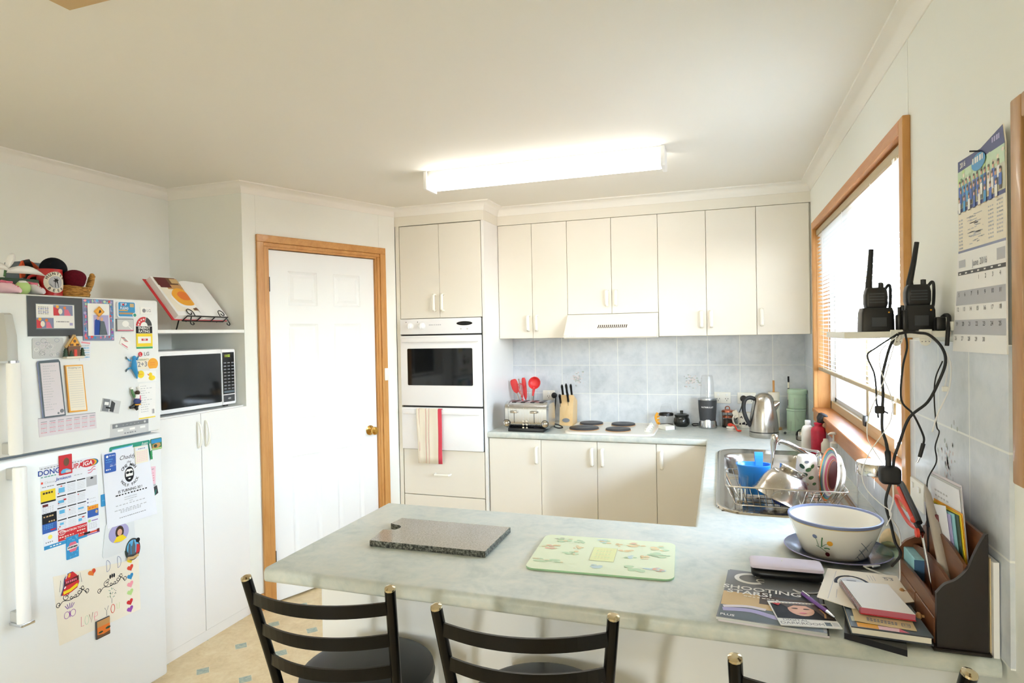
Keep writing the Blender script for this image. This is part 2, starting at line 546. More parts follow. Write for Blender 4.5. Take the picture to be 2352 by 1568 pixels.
# cove cornice
path = [(XL, YB), (XL, YP), (XP, YP), (XTL, YT), (XT, YT), (XT, YU), (0, YU), (0, YB)]
prof = [(.056, H), (.054, H-.006)] + [(.050-.044*math.sin(a)*1.0, H-.006-.044*(1-math.cos(a))) for a in [PI/2*i/6 for i in range(7)]] + [(.004, H-.056), (0, H-.056)]
def mitre(path, i, off):
    P = [Vector(p) for p in path]
    def nrm(a, b):
        d = (b-a).normalized(); return Vector((d.y, -d.x))
    if i == 0: return P[0] + nrm(P[0], P[1])*off
    if i == len(P)-1: return P[-1] + nrm(P[-2], P[-1])*off
    a, b = nrm(P[i-1], P[i]), nrm(P[i], P[i+1])
    return P[i] + (a+b)*(off/(1+a.dot(b)))
rings = []
for i in range(len(path)):
    rings.append([(*mitre(path, i, o), z) for o, z in prof])
mb = MB(); mb.loft(rings, 'cornice_paint', True, True, True, False)
struct(mb, 'trim_1')
# wall tiles (real slabs on the walls)
mb = MB().box(XT, -.008, -.008, 0, ZC, 1.55, 'tiles_back'); 
M_ = MB(F_Y(-.008))
rd = random.Random(4)
for cx, cz in ((-1.489, 1.203), (-.70, 1.197)):
    for k in range(85):
        a, r = rd.uniform(0, 2*PI), abs(rd.gauss(0, .030))
        x, z = cx + r*math.cos(a)*1.1, cz + r*math.sin(a)*.8
        M_.poly(ellipse(x, z, rd.uniform(.003, .009), rd.uniform(.0025, .006), 8), .0004+.000002*k, rd.choice(['tile_motif_a', 'tile_motif_b', 'tile_motif_d', 'tile_motif_d', 'tile_motif_c']))
mb.v += M_.v; off = len(mb.v) - len(M_.v)
for f, k in zip(M_.f, M_.mi):
    if M_.ms[k] not in mb.ms: mb.ms.append(M_.ms[k])
    mb.f.append([off+i for i in f]); mb.mi.append(mb.ms.index(M_.ms[k])); mb.sm.append(False)
struct(mb, 'trim_3')
mb = MB().box(-.008, 0, -.47, 0, ZC, 1.4985, 'tiles_right').box(-.008, 0, -2.353, -.47, ZC, 1.01, 'tiles_right').box(-.008, 0, -2.99, -2.353, ZC, 1.4985, 'tiles_right')
mb.at(F_R(-.008))
for k in range(60):
    a, r = rd.uniform(0, 2*PI), abs(rd.gauss(0, .032))
    mb.poly(ellipse(2.66+r*math.cos(a), 1.215+r*math.sin(a)*1.3, rd.uniform(.002, .006), rd.uniform(.003, .007), 7), .0004, rd.choice(['tile_motif_a', 'tile_motif_c', 'tile_motif_b']))
struct(mb, 'trim_4')
# timber skirting on the slanted wall and pantry side
mb = MB(F_D)
for a, b in ((0, S0-.075), (S1+.08, DL)):
    mb.box(a, b, 0, .075, 0, .014, 'pine_x').box(a, b, .075, .092, 0, .008, 'pine_x')
struct(mb, 'baseboard_pantry')

# ------------------------------------------------------------------ pantry door
mb = MB(F_D)
zf = -.012
cols = [S0+.003, .275, .470, .583, .782, S1-.003]; rows = [.012, .235, .832, 1.020, 1.616, 1.723, 1.926, DZ-.004]
for i in range(5):
    for j in range(7):
        x0, x1, y0, y1 = cols[i], cols[i+1], rows[j], rows[j+1]
        if i in (1, 3) and j in (1, 3, 5):
            lv = [(0, 0), (.005, -.004), (.016, -.009), (.020, -.009), (.038, -.002), (.044, -.002)]
            R = [[(x0+d, y0+d, zf+h), (x1-d, y0+d, zf+h), (x1-d, y1-d, zf+h), (x0+d, y1-d, zf+h)] for d, h in lv]
            mb.loft(R, 'door_white', False, False, True)
        else: mb.rect(x0, x1, y0, y1, zf, 'door_white')
x0, x1, y0, y1 = cols[0], cols[-1], rows[0], rows[-1]
mb.add([(x0, y0, zf), (x1, y0, zf), (x1, y1, zf), (x0, y1, zf), (x0, y0, zf-.035), (x1, y0, zf-.035), (x1, y1, zf-.035), (x0, y1, zf-.035)],
       [(1, 5, 6, 2), (4, 0, 3, 7), (3, 2, 6, 7), (4, 5, 1, 0), (5, 4, 7, 6)], 'door_white')
door = struct(mb, 'door_1')
mb = MB(F_D)
def arch(a, b, y0, y1):
    mb.box(a, b, y0, y1, 0, .017, 'pine' if y1-y0 > 1 else 'pine_x', .002, 1)
arch(.076, S0-.034, 0, DZ+.034); arch(S1+.034, .976, 0, DZ+.034); arch(.076, .976, DZ+.034, DZ+.075)
mb.box(S0-.034, S0-.012, 0, DZ+.012, -.004, .011, 'pine', .003, 1).box(S1+.012, S1+.034, 0, DZ+.012, -.004, .011, 'pine', .003, 1).box(S0-.034, S1+.034, DZ+.012, DZ+.034, -.004, .011, 'pine_x', .003, 1)
mb.box(S0-.012, S0, 0, DZ, -.07, .004, 'pine').box(S1, S1+.012, 0, DZ, -.07, .004, 'pine').box(S0-.012, S1+.012, DZ, DZ+.012, -.07, .004, 'pine_x')
o = struct(mb, 'door_frame', door); o['label'] = 'honey pine architrave and jamb'
mb = MB(F_D @ Matrix.Translation((.838, .915, zf)))
mb.lathe([(.001, .001), (.032, .001), (.032, .004), (.020, .009), (.012, .014), (.011, .030), (.020, .036), (.027, .048), (.025, .060), (.014, .066), (.012, .064), (.001, .064)], 'brass')
o = struct(mb, 'door_knob', door); o['label'] = 'round brass knob'
for z0 in (1.80, .225):
    mb = MB(F_D).box(S0-.003, S0+.006, z0, z0+.085, zf, .004, 'dkbrown', .002, 1)
    struct(mb, 'hinge', door)
mb = MB(F_D).box(.944, .977, 1.236, 1.318, .0172, .024, 'plastic_white', .003).box(.955, .966, 1.268, 1.285, .024, .028, 'white_gloss', .002)
solo(mb, 'light_switch', 'small white switch on the pine door frame beside the oven tower', 'light switch')

# ------------------------------------------------------------------ kitchen window
X0 = -.02
mb = MB()
ya, yb, zt = -2.353, -.47, 2.125
mb.box(X0, .0, ya, ya+.043, 1.012, zt, 'pine', .002, 1).box(X0, .0, yb-.045, yb, 1.012, zt, 'pine', .002, 1).box(X0, .0, ya+.0431, yb-.0451, zt-.042, zt, 'pine_y', .002, 1)
mb.box(0, .0995, ya+.043, ya+.0275, 1.0645, 2.083, 'pine').box(0, .0995, yb-.045, yb-.0295, 1.0645, 2.083, 'pine').box(0, .0995, ya+.0275, yb-.0295, 2.083, 2.0985, 'pine_y')
mb.box(-.03, .10, ya+.0432, yb-.0452, 1.065, 1.087, 'pine_y', .003, 1)           # sill
mb.box(X0, 0, ya+.0431, yb-.0451, 1.012, 1.065, 'pine_y', .002, 1)                      # apron
win = struct(mb, 'window_1')
y0, y1, z0, z1 = GW[0], GW[1], 1.087, 2.083
mb = MB()
mb.box(.062, .098, y0, y1, z0, z0+.042, 'alu_beige', .002, 1).box(.062, .098, y0, y1, z1-.04, z1, 'alu_beige').box(.062, .098, y0, y0+.025, z0, z1, 'alu_beige').box(.062, .098, y1-.03, y1, z0, z1, 'alu_white')
mb.box(.066, .082, -1.45, -1.405, z0+.03, z1-.03, 'alu_beige', .002, 1).box(.080, .095, -1.40, -1.36, z0+.03, z1-.03, 'alu_white', .002, 1)
mb.box(.058, .066, y0+.02, -1.36, z0+.03, z0+.055, 'alu_beige', .001, 1).box(.080, .095, -1.36, y1-.03, z0+.042, z0+.062, 'pale_grey')
mb.box(.08, .095, y1-.075, y1-.035, z0+.04, z1-.04, 'alu_white', .002, 1)
o = struct(mb, 'window_frame', win); o['label'] = 'beige aluminium sliding sash frame'
o = struct(MB().box(.05, .066, -1.445, -1.412, 1.12, 1.165, 'black', .004), 'window_latch', win); o['label'] = 'black latch'
struct(MB().box(.071, .075, y0+.025, -1.44, z0+.05, z1-.04, 'window_glass').box(.086, .090, -1.37, y1-.07, z0+.05, z1-.04, 'window_glass'), 'window_pane', win)
o = struct(MB().box(.0965, .0975, -1.37, y1-.03, z0+.04, z1-.04, 'fly_screen'), 'fly_screen', win); o['label'] = 'grey insect screen'
# venetian blind
bl = T('venetian_blind', 'white slatted blind lowered over the kitchen window', 'blind', (.012, -1.41, 1.3))
yl, yr = -.528, -2.298
part(MB().box(-.002, .03, yr, yl, 2.045, 2.075, 'alu_beige', .003), 'head_rail', bl, 'beige head rail')
mb = MB(); n = 36; tl = math.radians(-14)
for i in range(n):
    z = 1.328 + i*(2.036-1.328)/(n-1)
    R = []
    for y in (yr+.004, yl-.004):
        R.append([(.014 + t*.0125*math.cos(tl), y, z + t*.0125*math.sin(tl)*1 + .0014*(1-t*t)) for t in (-1, -.5, 0, .5, 1)])
    mb.loft(R, 'slat_white', True, False, False, False)
part(mb, 'slats', bl)
part(MB().box(.001, .027, yr+.003, yl-.003, 1.299, 1.314, 'alu_beige', .003), 'bottom_rail', bl, 'beige bottom rail')
for y in (-.72, -1.28, -1.84, -2.2):
    mb = MB()
    for x in (.0015, .0265): mb.box(x-.0007, x+.0007, y-.0012, y+.0012, 1.31, 2.05, 'white_gloss')
    part(mb, 'ladder_cord', bl)
mb = MB()
for dy in (0, .012, .022): mb.cyl((-.004, -2.17-dy, 2.045), (-.006, -2.175-dy, 1.16-.8*dy), .0011, 'white_gloss', 6)
mb.cyl((-.006, -2.187, 1.30), (-.006, -2.187, 1.265), .006, 'alu_beige', 8)
part(mb, 'pull_cord', bl)

# unseen rear glazing, added behind the photographer to light the room
def glazing(name, box_, axis, n):
    """frame and panes of an added light opening; axis 0: in a wall along Y, axis 1: along X"""
    a, b, c, d = box_
    mb = MB(); t = .05
    def bx(u0, u1, z0, z1, m='alu_white'):
        if axis == 0: mb.box(.04, .08, u0, u1, z0, z1, m)
        else: mb.box(u0, u1, YB-.07, YB-.03, z0, z1, m)
    bx(a, b, c, c+t); bx(a, b, d-t, d)
    for i in range(n+1):
        u = a + (b-a-t)*i/n; bx(u, u+t, c, d)
    w = struct(mb, name)
    mb = MB()
    if axis == 0: mb.box(.058, .062, a+t, b-t, c+t, d-t, 'window_glass')
    else: mb.box(a+t, b-t, YB-.052, YB-.048, c+t, d-t, 'window_glass')
    struct(mb, 'window_pane', w)
glazing('fill_window', RW2, 0, 2)
glazing('fill_door', FD, 1, 1)

# outside
struct(MB().box(.1, .75, -9.2, .6, 2.42, 2.5, 'white_gloss'), 'added_eave')  # unseen overhang added to hold back sky light at the window
struct(MB().box(-30, 40, -40, 30, -.35, -.30, 'ground'), 'ground')
mb = MB()
for i in range(40): mb.box(3.6+.02*(i % 2), 3.66+.02*(i % 2), -7+.25*i, -6.75+.25*i, -.3, 1.5, 'fence_pink')
mb.box(3.59, 3.70, -7, 3, 1.48, 1.54, 'fence_pink')
solo(mb, 'garden_fence', 'pale pink metal fence seen beneath the window blind', 'fence')
mb = MB()
rd = random.Random(11)
for k in range(240):
    a, b = rd.uniform(0, 2*PI), rd.uniform(-1, 1); r = rd.uniform(.6, 1)
    c = (5.4+.9*r*math.cos(a)*math.sqrt(1-b*b), .2+1.5*r*math.sin(a)*math.sqrt(1-b*b), 1.6+1.1*r*b)
    mb.ball(c, rd.uniform(.12, .26), 'hedge', 6, 4)
mb.cyl((5.4, .2, -.3), (5.4, .2, 1.2), .09, 'brown', 8)
solo(mb, 'garden_bush', 'green bush growing beyond the garden fence', 'bush')

# ------------------------------------------------------------------ ceiling lamp and vent
lp = T('ceiling_light', 'long glowing fluorescent batten light on the kitchen ceiling', 'ceiling light', (-1.36, -1.32, 2.30))
part(MB().box(-1.962, -.755, -1.375, -1.265, 2.355, H, 'white_gloss', .003), 'lamp_base', lp)
R = []
for x, k in ((-1.955, .9), (-1.948, 1), (-.772, 1), (-.765, .9)):
    R.append([(x, -1.32 + .062*k*c, 2.356 - .050*k*s_) for c, s_ in [(math.copysign(abs(math.cos(t))**.6, math.cos(t)), abs(math.sin(t))**.6) for t in [PI*i/12 for i in range(13)]]])
mb = MB(); mb.loft(R, 'lamp_glow', True, True, True, True)
part(mb, 'diffuser', lp, 'glowing white diffuser')
for x in (-1.985, -.765):
    part(MB().box(x, x+.02, -1.385, -1.255, 2.30, H, 'white_gloss', .004), 'end_cap', lp)
v = T('ceiling_vent', 'square brown-edged vent in the ceiling above the left of the photo', 'vent', (-1.86, -3.41, H-.01))
mb = MB()
a, b, c, d = -2.075, -1.645, -3.626, -3.196
mb.box(a, b, d-.045, d, H-.012, H, 'sand').box(a, b, c, c+.045, H-.012, H, 'sand').box(a, a+.045, c+.045, d-.045, H-.012, H, 'sand').box(b-.045, b, c+.045, d-.045, H-.012, H, 'sand')
part(mb, 'vent_frame', v)
mb = MB()
for i in range(9):
    y = c+.06+i*.038
    mb.add([(a+.045, y, H-.012), (b-.045, y, H-.012), (b-.045, y+.03, H-.002), (a+.045, y+.03, H-.002)], [(0, 1, 2, 3)], 'dkbrown')
mb.box(a+.04, b-.04, c+.04, d-.04, H-.0015, H-.0005, 'black')
part(mb, 'louvre', v, 'dark brown louvre blades')

# ------------------------------------------------------------------ cabinets
def dhandle(mb, x, z0, z1, out=.026, m='handle_white', horiz=False):
    """flat white bow handle on a -Y face (local X, Z, out)"""
    p = [(0, 0, 0), (.0, .0, out*.7), (.006, 0, out), (.5, 0, out+.001), (.994, 0, out), (1, 0, out*.7), (1, 0, 0)]
    L = z1 - z0
    P = []
    for i, q in enumerate(p):
        t = z0 + (.006 if i == 2 else L-.006 if i == 4 else q[0]*L)
        P.append((t, x, q[2]) if horiz else (x, t, q[2]))
    mb.tube(P, .0105 if not horiz else .0072, m, 8, True, .6 if not horiz else 1.0)
def door_face(x0, x1, z0, z1, y, th=.016, m='cream'):
    return MB().box(x0+.0013, x1-.0013, y, y+th, z0+.001, z1-.001, m, .0012, 1)
def cab(name, label, x0, x1, z0, z1, yf, yb, doors, group, body='cream_body', open_bottom=False):
    r = T(name, label, 'cabinet', ((x0+x1)/2, yb, z0), group)
    part(MB().box(x0, x1, yf+.019, yb, z0, z1, body), 'body', r)
    for (a, b, hx, h0, h1) in doors:
        d = part(door_face(a, b, z0, z1, yf), 'door', r)
        mb = MB(F_Y(yf)); dhandle(mb, hx, h0, h1); part(mb, 'handle', d)
    return r
ux = [-1.963, -1.7213, -1.4772, -1.1824, -.886, -.5935, -.3029, -.009]
gU = 'cream upper cabinets on the back wall'
Z0, Z1 = 1.4976, 2.2745
cab('upper_cabinet', 'narrow cream double upper cabinet next to the oven tower, above the toaster', ux[0], ux[2], Z0, Z1, YU, -.001, [(ux[0], ux[1], -1.750, 1.55, 1.65), (ux[1], ux[2], -1.692, 1.55, 1.65)], gU)
cab('upper_cabinet', 'short cream double cabinet directly above the range hood', ux[2], ux[4], 1.651, Z1, YU, -.001, [(ux[2], ux[3], -1.212, 1.704, 1.803), (ux[3], ux[4], -1.154, 1.704, 1.803)], gU)
cab('upper_cabinet', 'cream double upper cabinet just right of the range hood', ux[4], ux[6], Z0, Z1, YU, -.001, [(ux[4], ux[5], -.624, 1.55, 1.65), (ux[5], ux[6], -.566, 1.55, 1.65)], gU)
cab('upper_cabinet', 'single-door cream upper cabinet in the corner by the window', ux[6], -.001, Z0, Z1, YU, -.001, [(ux[6], ux[7], -.275, 1.554, 1.654)], gU)

# range hood
hd = T('range_hood', 'cream slide-under range hood with slotted front above the hotplates', 'range hood', (-1.18, -.2, 1.49))
mb = MB()
pf = [(-.004, 1.493), (-.425, 1.493), (-.432, 1.500), (-.432, 1.516), (-.355, 1.600), (-.312, 1.649), (-.004, 1.649)]
a, b = -1.4755, -.8875
vs = [(x, y, z) for x in (a, b) for y, z in pf]; n = len(pf)
mb.add(vs, [list(range(n)), list(range(2*n-1, n-1, -1))] + [[i, n+i, n+(i+1) % n, (i+1) % n] for i in range(n)], 'cream')
part(mb, 'hood_body', hd)
mb = MB()
nrm = Vector((0, -.084, .077)).normalized()
u = Vector((0, .077, .084)).normalized(); o = Vector((0, -.385, 1.5673)) - Vector((0, .737, -.676))*.0006
mb.at(frame(o, (1, 0, 0), u, (0, -.737, .676)))
for i in range(15):
    x = -1.262 + i*.0128
    mb.poly([(x, -.014), (x+.0062, -.014), (x+.0100, .014), (x+.0038, .014)], .0, 'dkbrown')
part(mb, 'vent_slot', hd, 'row of dark slanted slots')
mb = MB(F_Y(-.432))
for x in (-1.02, -.99, -.965): mb.box(x, x+.012, 1.504, 1.512, 0, .003, 'plastic_white', .001, 1)
mb.scrib(-1.44, -1.39, 1.508, .003, .0004, 'ink_soft', 4)
part(mb, 'switches', hd)

# base cabinets, back run
bx = [-1.963, -1.6063, -1.2461, -.8875, -.578]
gB = 'cream base cabinets along the back wall'
def base(label, x0, x1, doors):
    r = cab('base_cabinet', label, x0, x1, .10, .855, -.556, -.001, doors, gB)
    part(MB().box(x0, x1, -.50, -.48, 0, .10, 'cream_body'), 'kickboard', r)
base('single-door cream base cabinet against the oven tower', bx[0], bx[1], [(bx[0]+.006, bx[1], -1.633, .706, .806)])
base('double-door cream base cabinet under the hotplates', bx[1], bx[3], [(bx[1], bx[2], -1.276, .709, .811), (bx[2], bx[3], -1.212, .709, .811)])
base('cream corner base cabinet with its handle at the left', bx[3], bx[4], [(bx[3], bx[4]-.001, -.856, .710, .812)])
# right run under the sink (fronts look to the left)
gS = 'cream base cabinets under the window'
for lab, y0, y1 in (('cream base cabinet under the window, beneath the kettle end of the worktop', -.585, -1.12), ('cream base cabinet directly under the sink bowl', -1.12, -1.68), ('cream base cabinet under the dish rack end of the sink', -1.68, -2.25)):
    r = T('base_cabinet', lab, 'cabinet', (-.3, (y0+y1)/2, 0), gS)
    part(MB().box(-.559, -.001, y1, y0, .10, .70, 'cream_body'), 'body', r)
    part(MB().box(-.50, -.48, y1, y0, 0, .10, 'cream_body'), 'kickboard', r)
    d = part(MB().box(-.577, -.561, y1+.0013, y0-.0013, .10, .855, 'cream', .0012, 1), 'door', r)
    mb = MB(frame((-.577, 0, 0), (0, -1, 0), (0, 0, 1), (-1, 0, 0))); dhandle(mb, -y1-.04, .71, .81); part(mb, 'handle', d)

# peninsula carcass
pn = T('breakfast_bar', 'white panelled peninsula under the worktop in front of the stools', 'breakfast bar', (-.85, -2.5, 0))
part(MB().box(-1.703, -.002, -2.72, -2.702, 0, .856, 'cab_white', .0015, 1), 'back_panel', pn)
part(MB().box(-1.703, -1.685, -2.702, -2.30, 0, .856, 'cab_white', .0015, 1), 'end_panel', pn)
part(MB().box(-1.685, -.602, -2.702, -2.32, .10, .856, 'cream_body'), 'body', pn)
for i in range(3):
    a = -1.684 + i*.36
    d = part(MB().box(a+.0013, a+.3587, -2.319, -2.303, .10, .855, 'cream', .0012, 1), 'door', pn)
    mb = MB(frame((0, -2.303, 0), (-1, 0, 0), (0, 0, 1), (0, 1, 0))); dhandle(mb, -(a+.325), .71, .81); part(mb, 'handle', d)

# worktop: one continuous postformed U
def worktop():
    sx0, sx1, sy0, sy1 = -.515, -.075, -2.06, -.90
    xs = [XT, -1.7192, -.5974, sx0, sx1, -.0085]; ys = [-2.9543, -2.256, sy0, sy1, -.5717, -.0085]
    bm = bmesh.new(); vd = {}
    def vv(i, j):
        if (i, j) not in vd: vd[i, j] = bm.verts.new((xs[i], ys[j], ZC))
        return vd[i, j]
    for i in range(5):
        for j in range(5):
            x = (xs[i]+xs[i+1])/2; y = (ys[j]+ys[j+1])/2
            ok = y > -.5717 or (x > -.5974) or (y < -2.256 and x > -1.7192)
            if sx0 < x < sx1 and sy0 < y < sy1: ok = False
            if ok: bm.faces.new([vv(i, j), vv(i+1, j), vv(i+1, j+1), vv(i, j+1)])
    r = bmesh.ops.extrude_face_region(bm, geom=bm.faces[:])
    bmesh.ops.translate(bm, vec=(0, 0, -.040), verts=[e for e in r['geom'] if isinstance(e, bmesh.types.BMVert)])
    bmesh.ops.recalc_face_normals(bm, faces=bm.faces[:])
    E = []
    for e in bm.edges:
        if len(e.link_faces) != 2: continue
        if abs(e.link_faces[0].normal.dot(e.link_faces[1].normal)) > .5: continue
        c = (e.verts[0].co + e.verts[1].co)/2
        if abs(e.verts[0].co.z - e.verts[1].co.z) > .01: continue
        if c.x > -.02 or c.y > -.02: continue
        if sx0-.01 < c.x < sx1+.01 and sy0-.01 < c.y < sy1+.01: continue
        if abs(c.x+1.7192) < .001: continue
        E.append(e)
    bmesh.ops.bevel(bm, geom=E, offset=.013, segments=4, affect='EDGES', profile=.5)
    mb = MB(); bm.verts.index_update()
    mb.add([tuple(v.co) for v in bm.verts], [[v.index for v in f.verts] for f in bm.faces], 'laminate', True)
    bm.free()
    return mb
solo(worktop(), 'worktop', 'grey-green laminate worktop running round the kitchen and over the peninsula', 'worktop')

# oven tower
tw = T('oven_tower', 'tall cream cabinet housing the wall oven beside the pantry door', 'cabinet', (-2.28, -.28, 0))
mb = MB()
mb.box(XT-.018, XT, YT, -.001, 0, 2.2755, 'cab_white').box(XTL+.004, -2.584, YT+.001, -.02, 0, 2.2755, 'cream_body').box(-2.584, XT-.018, YT+.02, -.001, 1.646, 2.2755, 'cream_body')
mb.box(-2.584, XT-.018, YT+.02, -.001, .08, .76, 'cream_body').box(-2.584, XT-.018, -.06, -.02, .76, 1.646, 'cream_body')
part(mb, 'body', tw)
for a, b, hx in ((-2.581, -2.287, -2.322), (-2.287, -1.987, -2.262)):
    d = part(door_face(a, b, 1.646, 2.272, YT), 'door', tw)
    mb = MB(F_Y(YT)); dhandle(mb, hx, 1.695, 1.802); part(mb, 'handle', d)
d = part(door_face(-2.579, -1.988, .455, .762, YT), 'drawer', tw)
mb = MB(F_Y(YT)); dhandle(mb, .600, -2.344, -2.231, horiz=True); part(mb, 'handle', d)
part(door_face(-2.579, -1.988, .10, .452, YT), 'drawer', tw)
part(MB().box(-2.58, XT-.018, YT+.05, YT+.06, 0, .10, 'cream_body'), 'kickboard', tw)

# wall oven
ov = T('wall_oven', 'white built-in wall oven with black glass window', 'oven', (-2.283, -.35, .765))
part(MB().box(-2.57, -1.995, YT+.005, -.07, .765, 1.64, 'oven_white').box(-2.574, -1.991, YT-.002, YT+.006, .766, 1.642, 'black'), 'oven_body', ov)
cp = part(MB().box(-2.577, -1.990, YT-.02, YT-.001, 1.540, 1.643, 'oven_white', .003), 'control_panel', ov)
yf = YT-.02
for x in (-2.500, -2.412):
    mb = MB(frame((x, yf, 1.595), (1, 0, 0), (0, 0, 1), (0, -1, 0)))
    mb.lathe([(.024, 0), (.024, .004), (.019, .006), (.017, .024), (.013, .028), (.001, .028)], 'oven_white'); mb.box(-.003, .003, -.017, .017, .024, .031, 'oven_white', .001, 1)
    part(mb, 'knob', cp)
mb = MB(F_Y(yf))
mb.prism(ellipse(-2.103, 1.607, .056, .0135, 28), 0, .002, 'black_gloss')
for x in (-2.128, -2.083): mb.prism(ellipse(x, 1.571, .0055, .0055, 12), 0, .003, 'pale_grey')
for x in (-2.53, -2.444): mb.poly(ellipse(x, 1.622, .003, .003, 8), .0005, 'ink')
for i in range(9): mb.poly(ellipse(-2.137+i*.0085, 1.607, .0016, .0016, 6), .0024, 'mid_grey')
mb.scrib(-2.36, -2.27, 1.601, .006, .0005, 'ink_soft', 7)
part(mb, 'display', cp, 'black oval clock display')
def oven_door(z0, z1):
    mb = MB(F_Y(YT))
    mb.box(-2.577, -1.989, z0, z1, .001, .022, 'oven_white', .004)
    mb.box(-2.565, -2.001, z1-.045, z1-.012, .022, .036, 'oven_white', .007)
    return mb
d = part(oven_door(1.060, 1.530), 'oven_door', ov)
mb = MB(F_Y(YT-.022))
mb.prism(rrect(-2.524, -2.050, 1.197, 1.444, .008), 0, .002, 'black_glass')
part(mb, 'oven_window', d, 'black glass window')
part(oven_door(.766, 1.048), 'grill_door', ov)
# tea towel hangs over the lip of the lower door
tl = MB()
def cloth(x0, x1, z0, z1, y, amp=.005, n=42, m=8):
    R = []
    for j in range(m+1):
        z = z1 + (z0-z1)*j/m
        R.append([(x0+(x1-x0)*i/n + (.012*(j/m) if i < 5 else 0), y - amp*(.5+.5*math.sin(i*.37+.5))*(j/m)**.7 - .002*math.sin(j+i*.2), z) for i in range(n+1)])
    return R
R = cloth(-2.456, -2.270, .678, 1.037, YT-.043)
top = [[(p[0], p[1]+.020, 1.040) for p in R[0]], [(p[0], p[1]+.010, 1.0435) for p in R[0]]]
n = 14
for k, (i0, i1, m) in enumerate(((0, 4, 'towel_cloth'), (4, 5, 'towel_pink'), (5, 15, 'towel_cloth'), (15, 16, 'towel_pink'), (16, 20, 'towel_cloth'), (20, 21, 'towel_pink'), (21, 36, 'towel_cloth'), (36, 42, 'towel_red'))):
    tl.loft([r[i0:i1+1] for r in top+R], m, True, False, False, False)
o = solo(tl, 'tea_towel', 'cream tea towel with red striped border hanging on the oven', 'tea towel')
md = o.modifiers.new('thick', 'SOLIDIFY'); md.thickness = .002; md.offset = 0

# microwave cabinet on the left wall
XC = XP
mc = T('microwave_cabinet', 'white two-door cupboard under the microwave beside the pantry', 'cabinet', (-3.27, -1.88, 0))
yc0 = -2.205
part(MB().box(XL+.001, XC-.018, yc0, YP-.001, .05, 1.155, 'cab_white').box(XL+.001, XC-.02, yc0, YP-.001, 1.155, 1.166, 'cab_white').box(XL+.001, XC-.002, yc0-.017, yc0, 0, 1.584, 'cab_white'), 'body', mc)
part(MB().box(XL+.01, XC-.004, yc0, YP-.001, 0, .05, 'cab_white'), 'kickboard', mc)
for a, b, hy in ((yc0, -1.877, -1.903), (-1.877, YP+.016, -1.853)):
    d = part(MB(F_X(XC-.018)).box(a+.0015, b-.0015, .052, 1.160, 0, .018, 'cab_white', .0015, 1), 'door', mc)
    mb = MB(F_X(XC)); mb.tube([(hy, 1.055+.066*math.cos(t), .002+.026*math.sin(t)) for t in [PI*i/10 for i in range(11)]], [.0035+.0035*math.sin(PI*i/10) for i in range(11)], 'handle_white', 8)
    mb.tube([(hy, .990, .002), (hy, 1.120, .002)], .003, 'handle_white', 6)
    part(mb, 'handle', d)
part(MB().box(XL+.001, XC, yc0, YP-.001, 1.567, 1.584, 'cab_white', .001, 1), 'shelf', mc)

# microwave
XM = -3.05
mw = T('microwave', 'white microwave oven with black glass door in the cupboard niche', 'microwave', (-3.25, -1.84, 1.166))
part(MB().box(XL+.03, XM-.03, -2.093, -1.590, 1.180, 1.480, 'oven_white', .008), 'case', mw)
mb = MB()
for x in (-3.48, -3.10):
    for y in (-2.06, -1.62): mb.cyl((x, y, 1.166), (x, y, 1.182), .014, 'black', 10)
part(mb, 'foot', mw)
d = part(MB(F_X(XM-.03)).box(-2.093, -1.692, 1.178, 1.480, 0, .03, 'oven_white', .005), 'door', mw)
part(MB(F_X(XM)).prism(rrect(-2.078, -1.697, 1.198, 1.458, .006), 0, .0015, 'black_glass'), 'door_window', d, 'black glass door window')
cp = part(MB(F_X(XM-.03)).box(-1.690, -1.588, 1.178, 1.480, 0, .03, 'oven_white', .010), 'control_panel', mw)
mb = MB(F_X(XM))
mb.rect(-1.685, -1.602, 1.236, 1.462, .0012, 'black_gloss').rect(-1.683, -1.603, 1.194, 1.231, .0012, 'dark_grey')
mb.rect(-1.676, -1.628, 1.433, 1.452, .0016, 'dkbrown').text('11:52', -1.652, 1.4425, .017, .002, 'clock_glow')
for r in range(9):
    for c in range(3):
        mb.rect(-1.678+c*.027, -1.660+c*.027, 1.262+r*.0175, 1.268+r*.0175, .0016, 'mid_grey')
mb.rect(-1.680, -1.606, 1.243, 1.254, .0016, 'slate'); mb.prism(ellipse(-1.643, 1.2125, .012, .005, 12), .0012, .003, 'silver')
part(mb, 'keypad', cp, 'black keypad with green clock')

# wall outlets
def outlet(x0, x1, z0, z1, label):
    t = T('power_outlet', label, 'power outlet', ((x0+x1)/2, -.008, z0), 'white power outlets on the tiled wall')
    part(MB(F_Y(-.008)).box(x0, x1, z0, z1, 0, .010, 'plastic_white', .003), 'plate', t)
    k = 2 if x1-x0 > .09 else 1
    for i in range(k):
        c = x0 + (x1-x0)*(i+.5)/k
        part(MB(F_Y(-.018)).box(c-.006, c+.006, z1-.024, z1-.010, 0, .004, 'white_gloss', .001, 1), 'switch', t)
        mb = MB(F_Y(-.018))
        for a, b in ((-.008, .004), (.008, .004), (0, -.008)): mb.box(c+a-.0015, c+a+.0015, (z0+z1)/2+b-.014, (z0+z1)/2+b-.006, 0, .0006, 'dark_grey')
        part(mb, 'socket', t)
outlet(-.560, -.455, 1.046, 1.120, 'white double power outlet on the tiles behind the blender')
outlet(-.414, -.300, 1.046, 1.119, 'white double power outlet on the tiles behind the kettle handle')
outlet(-1.74, -1.652, 1.048, 1.118, 'white power outlet on the tiles behind the knife block')
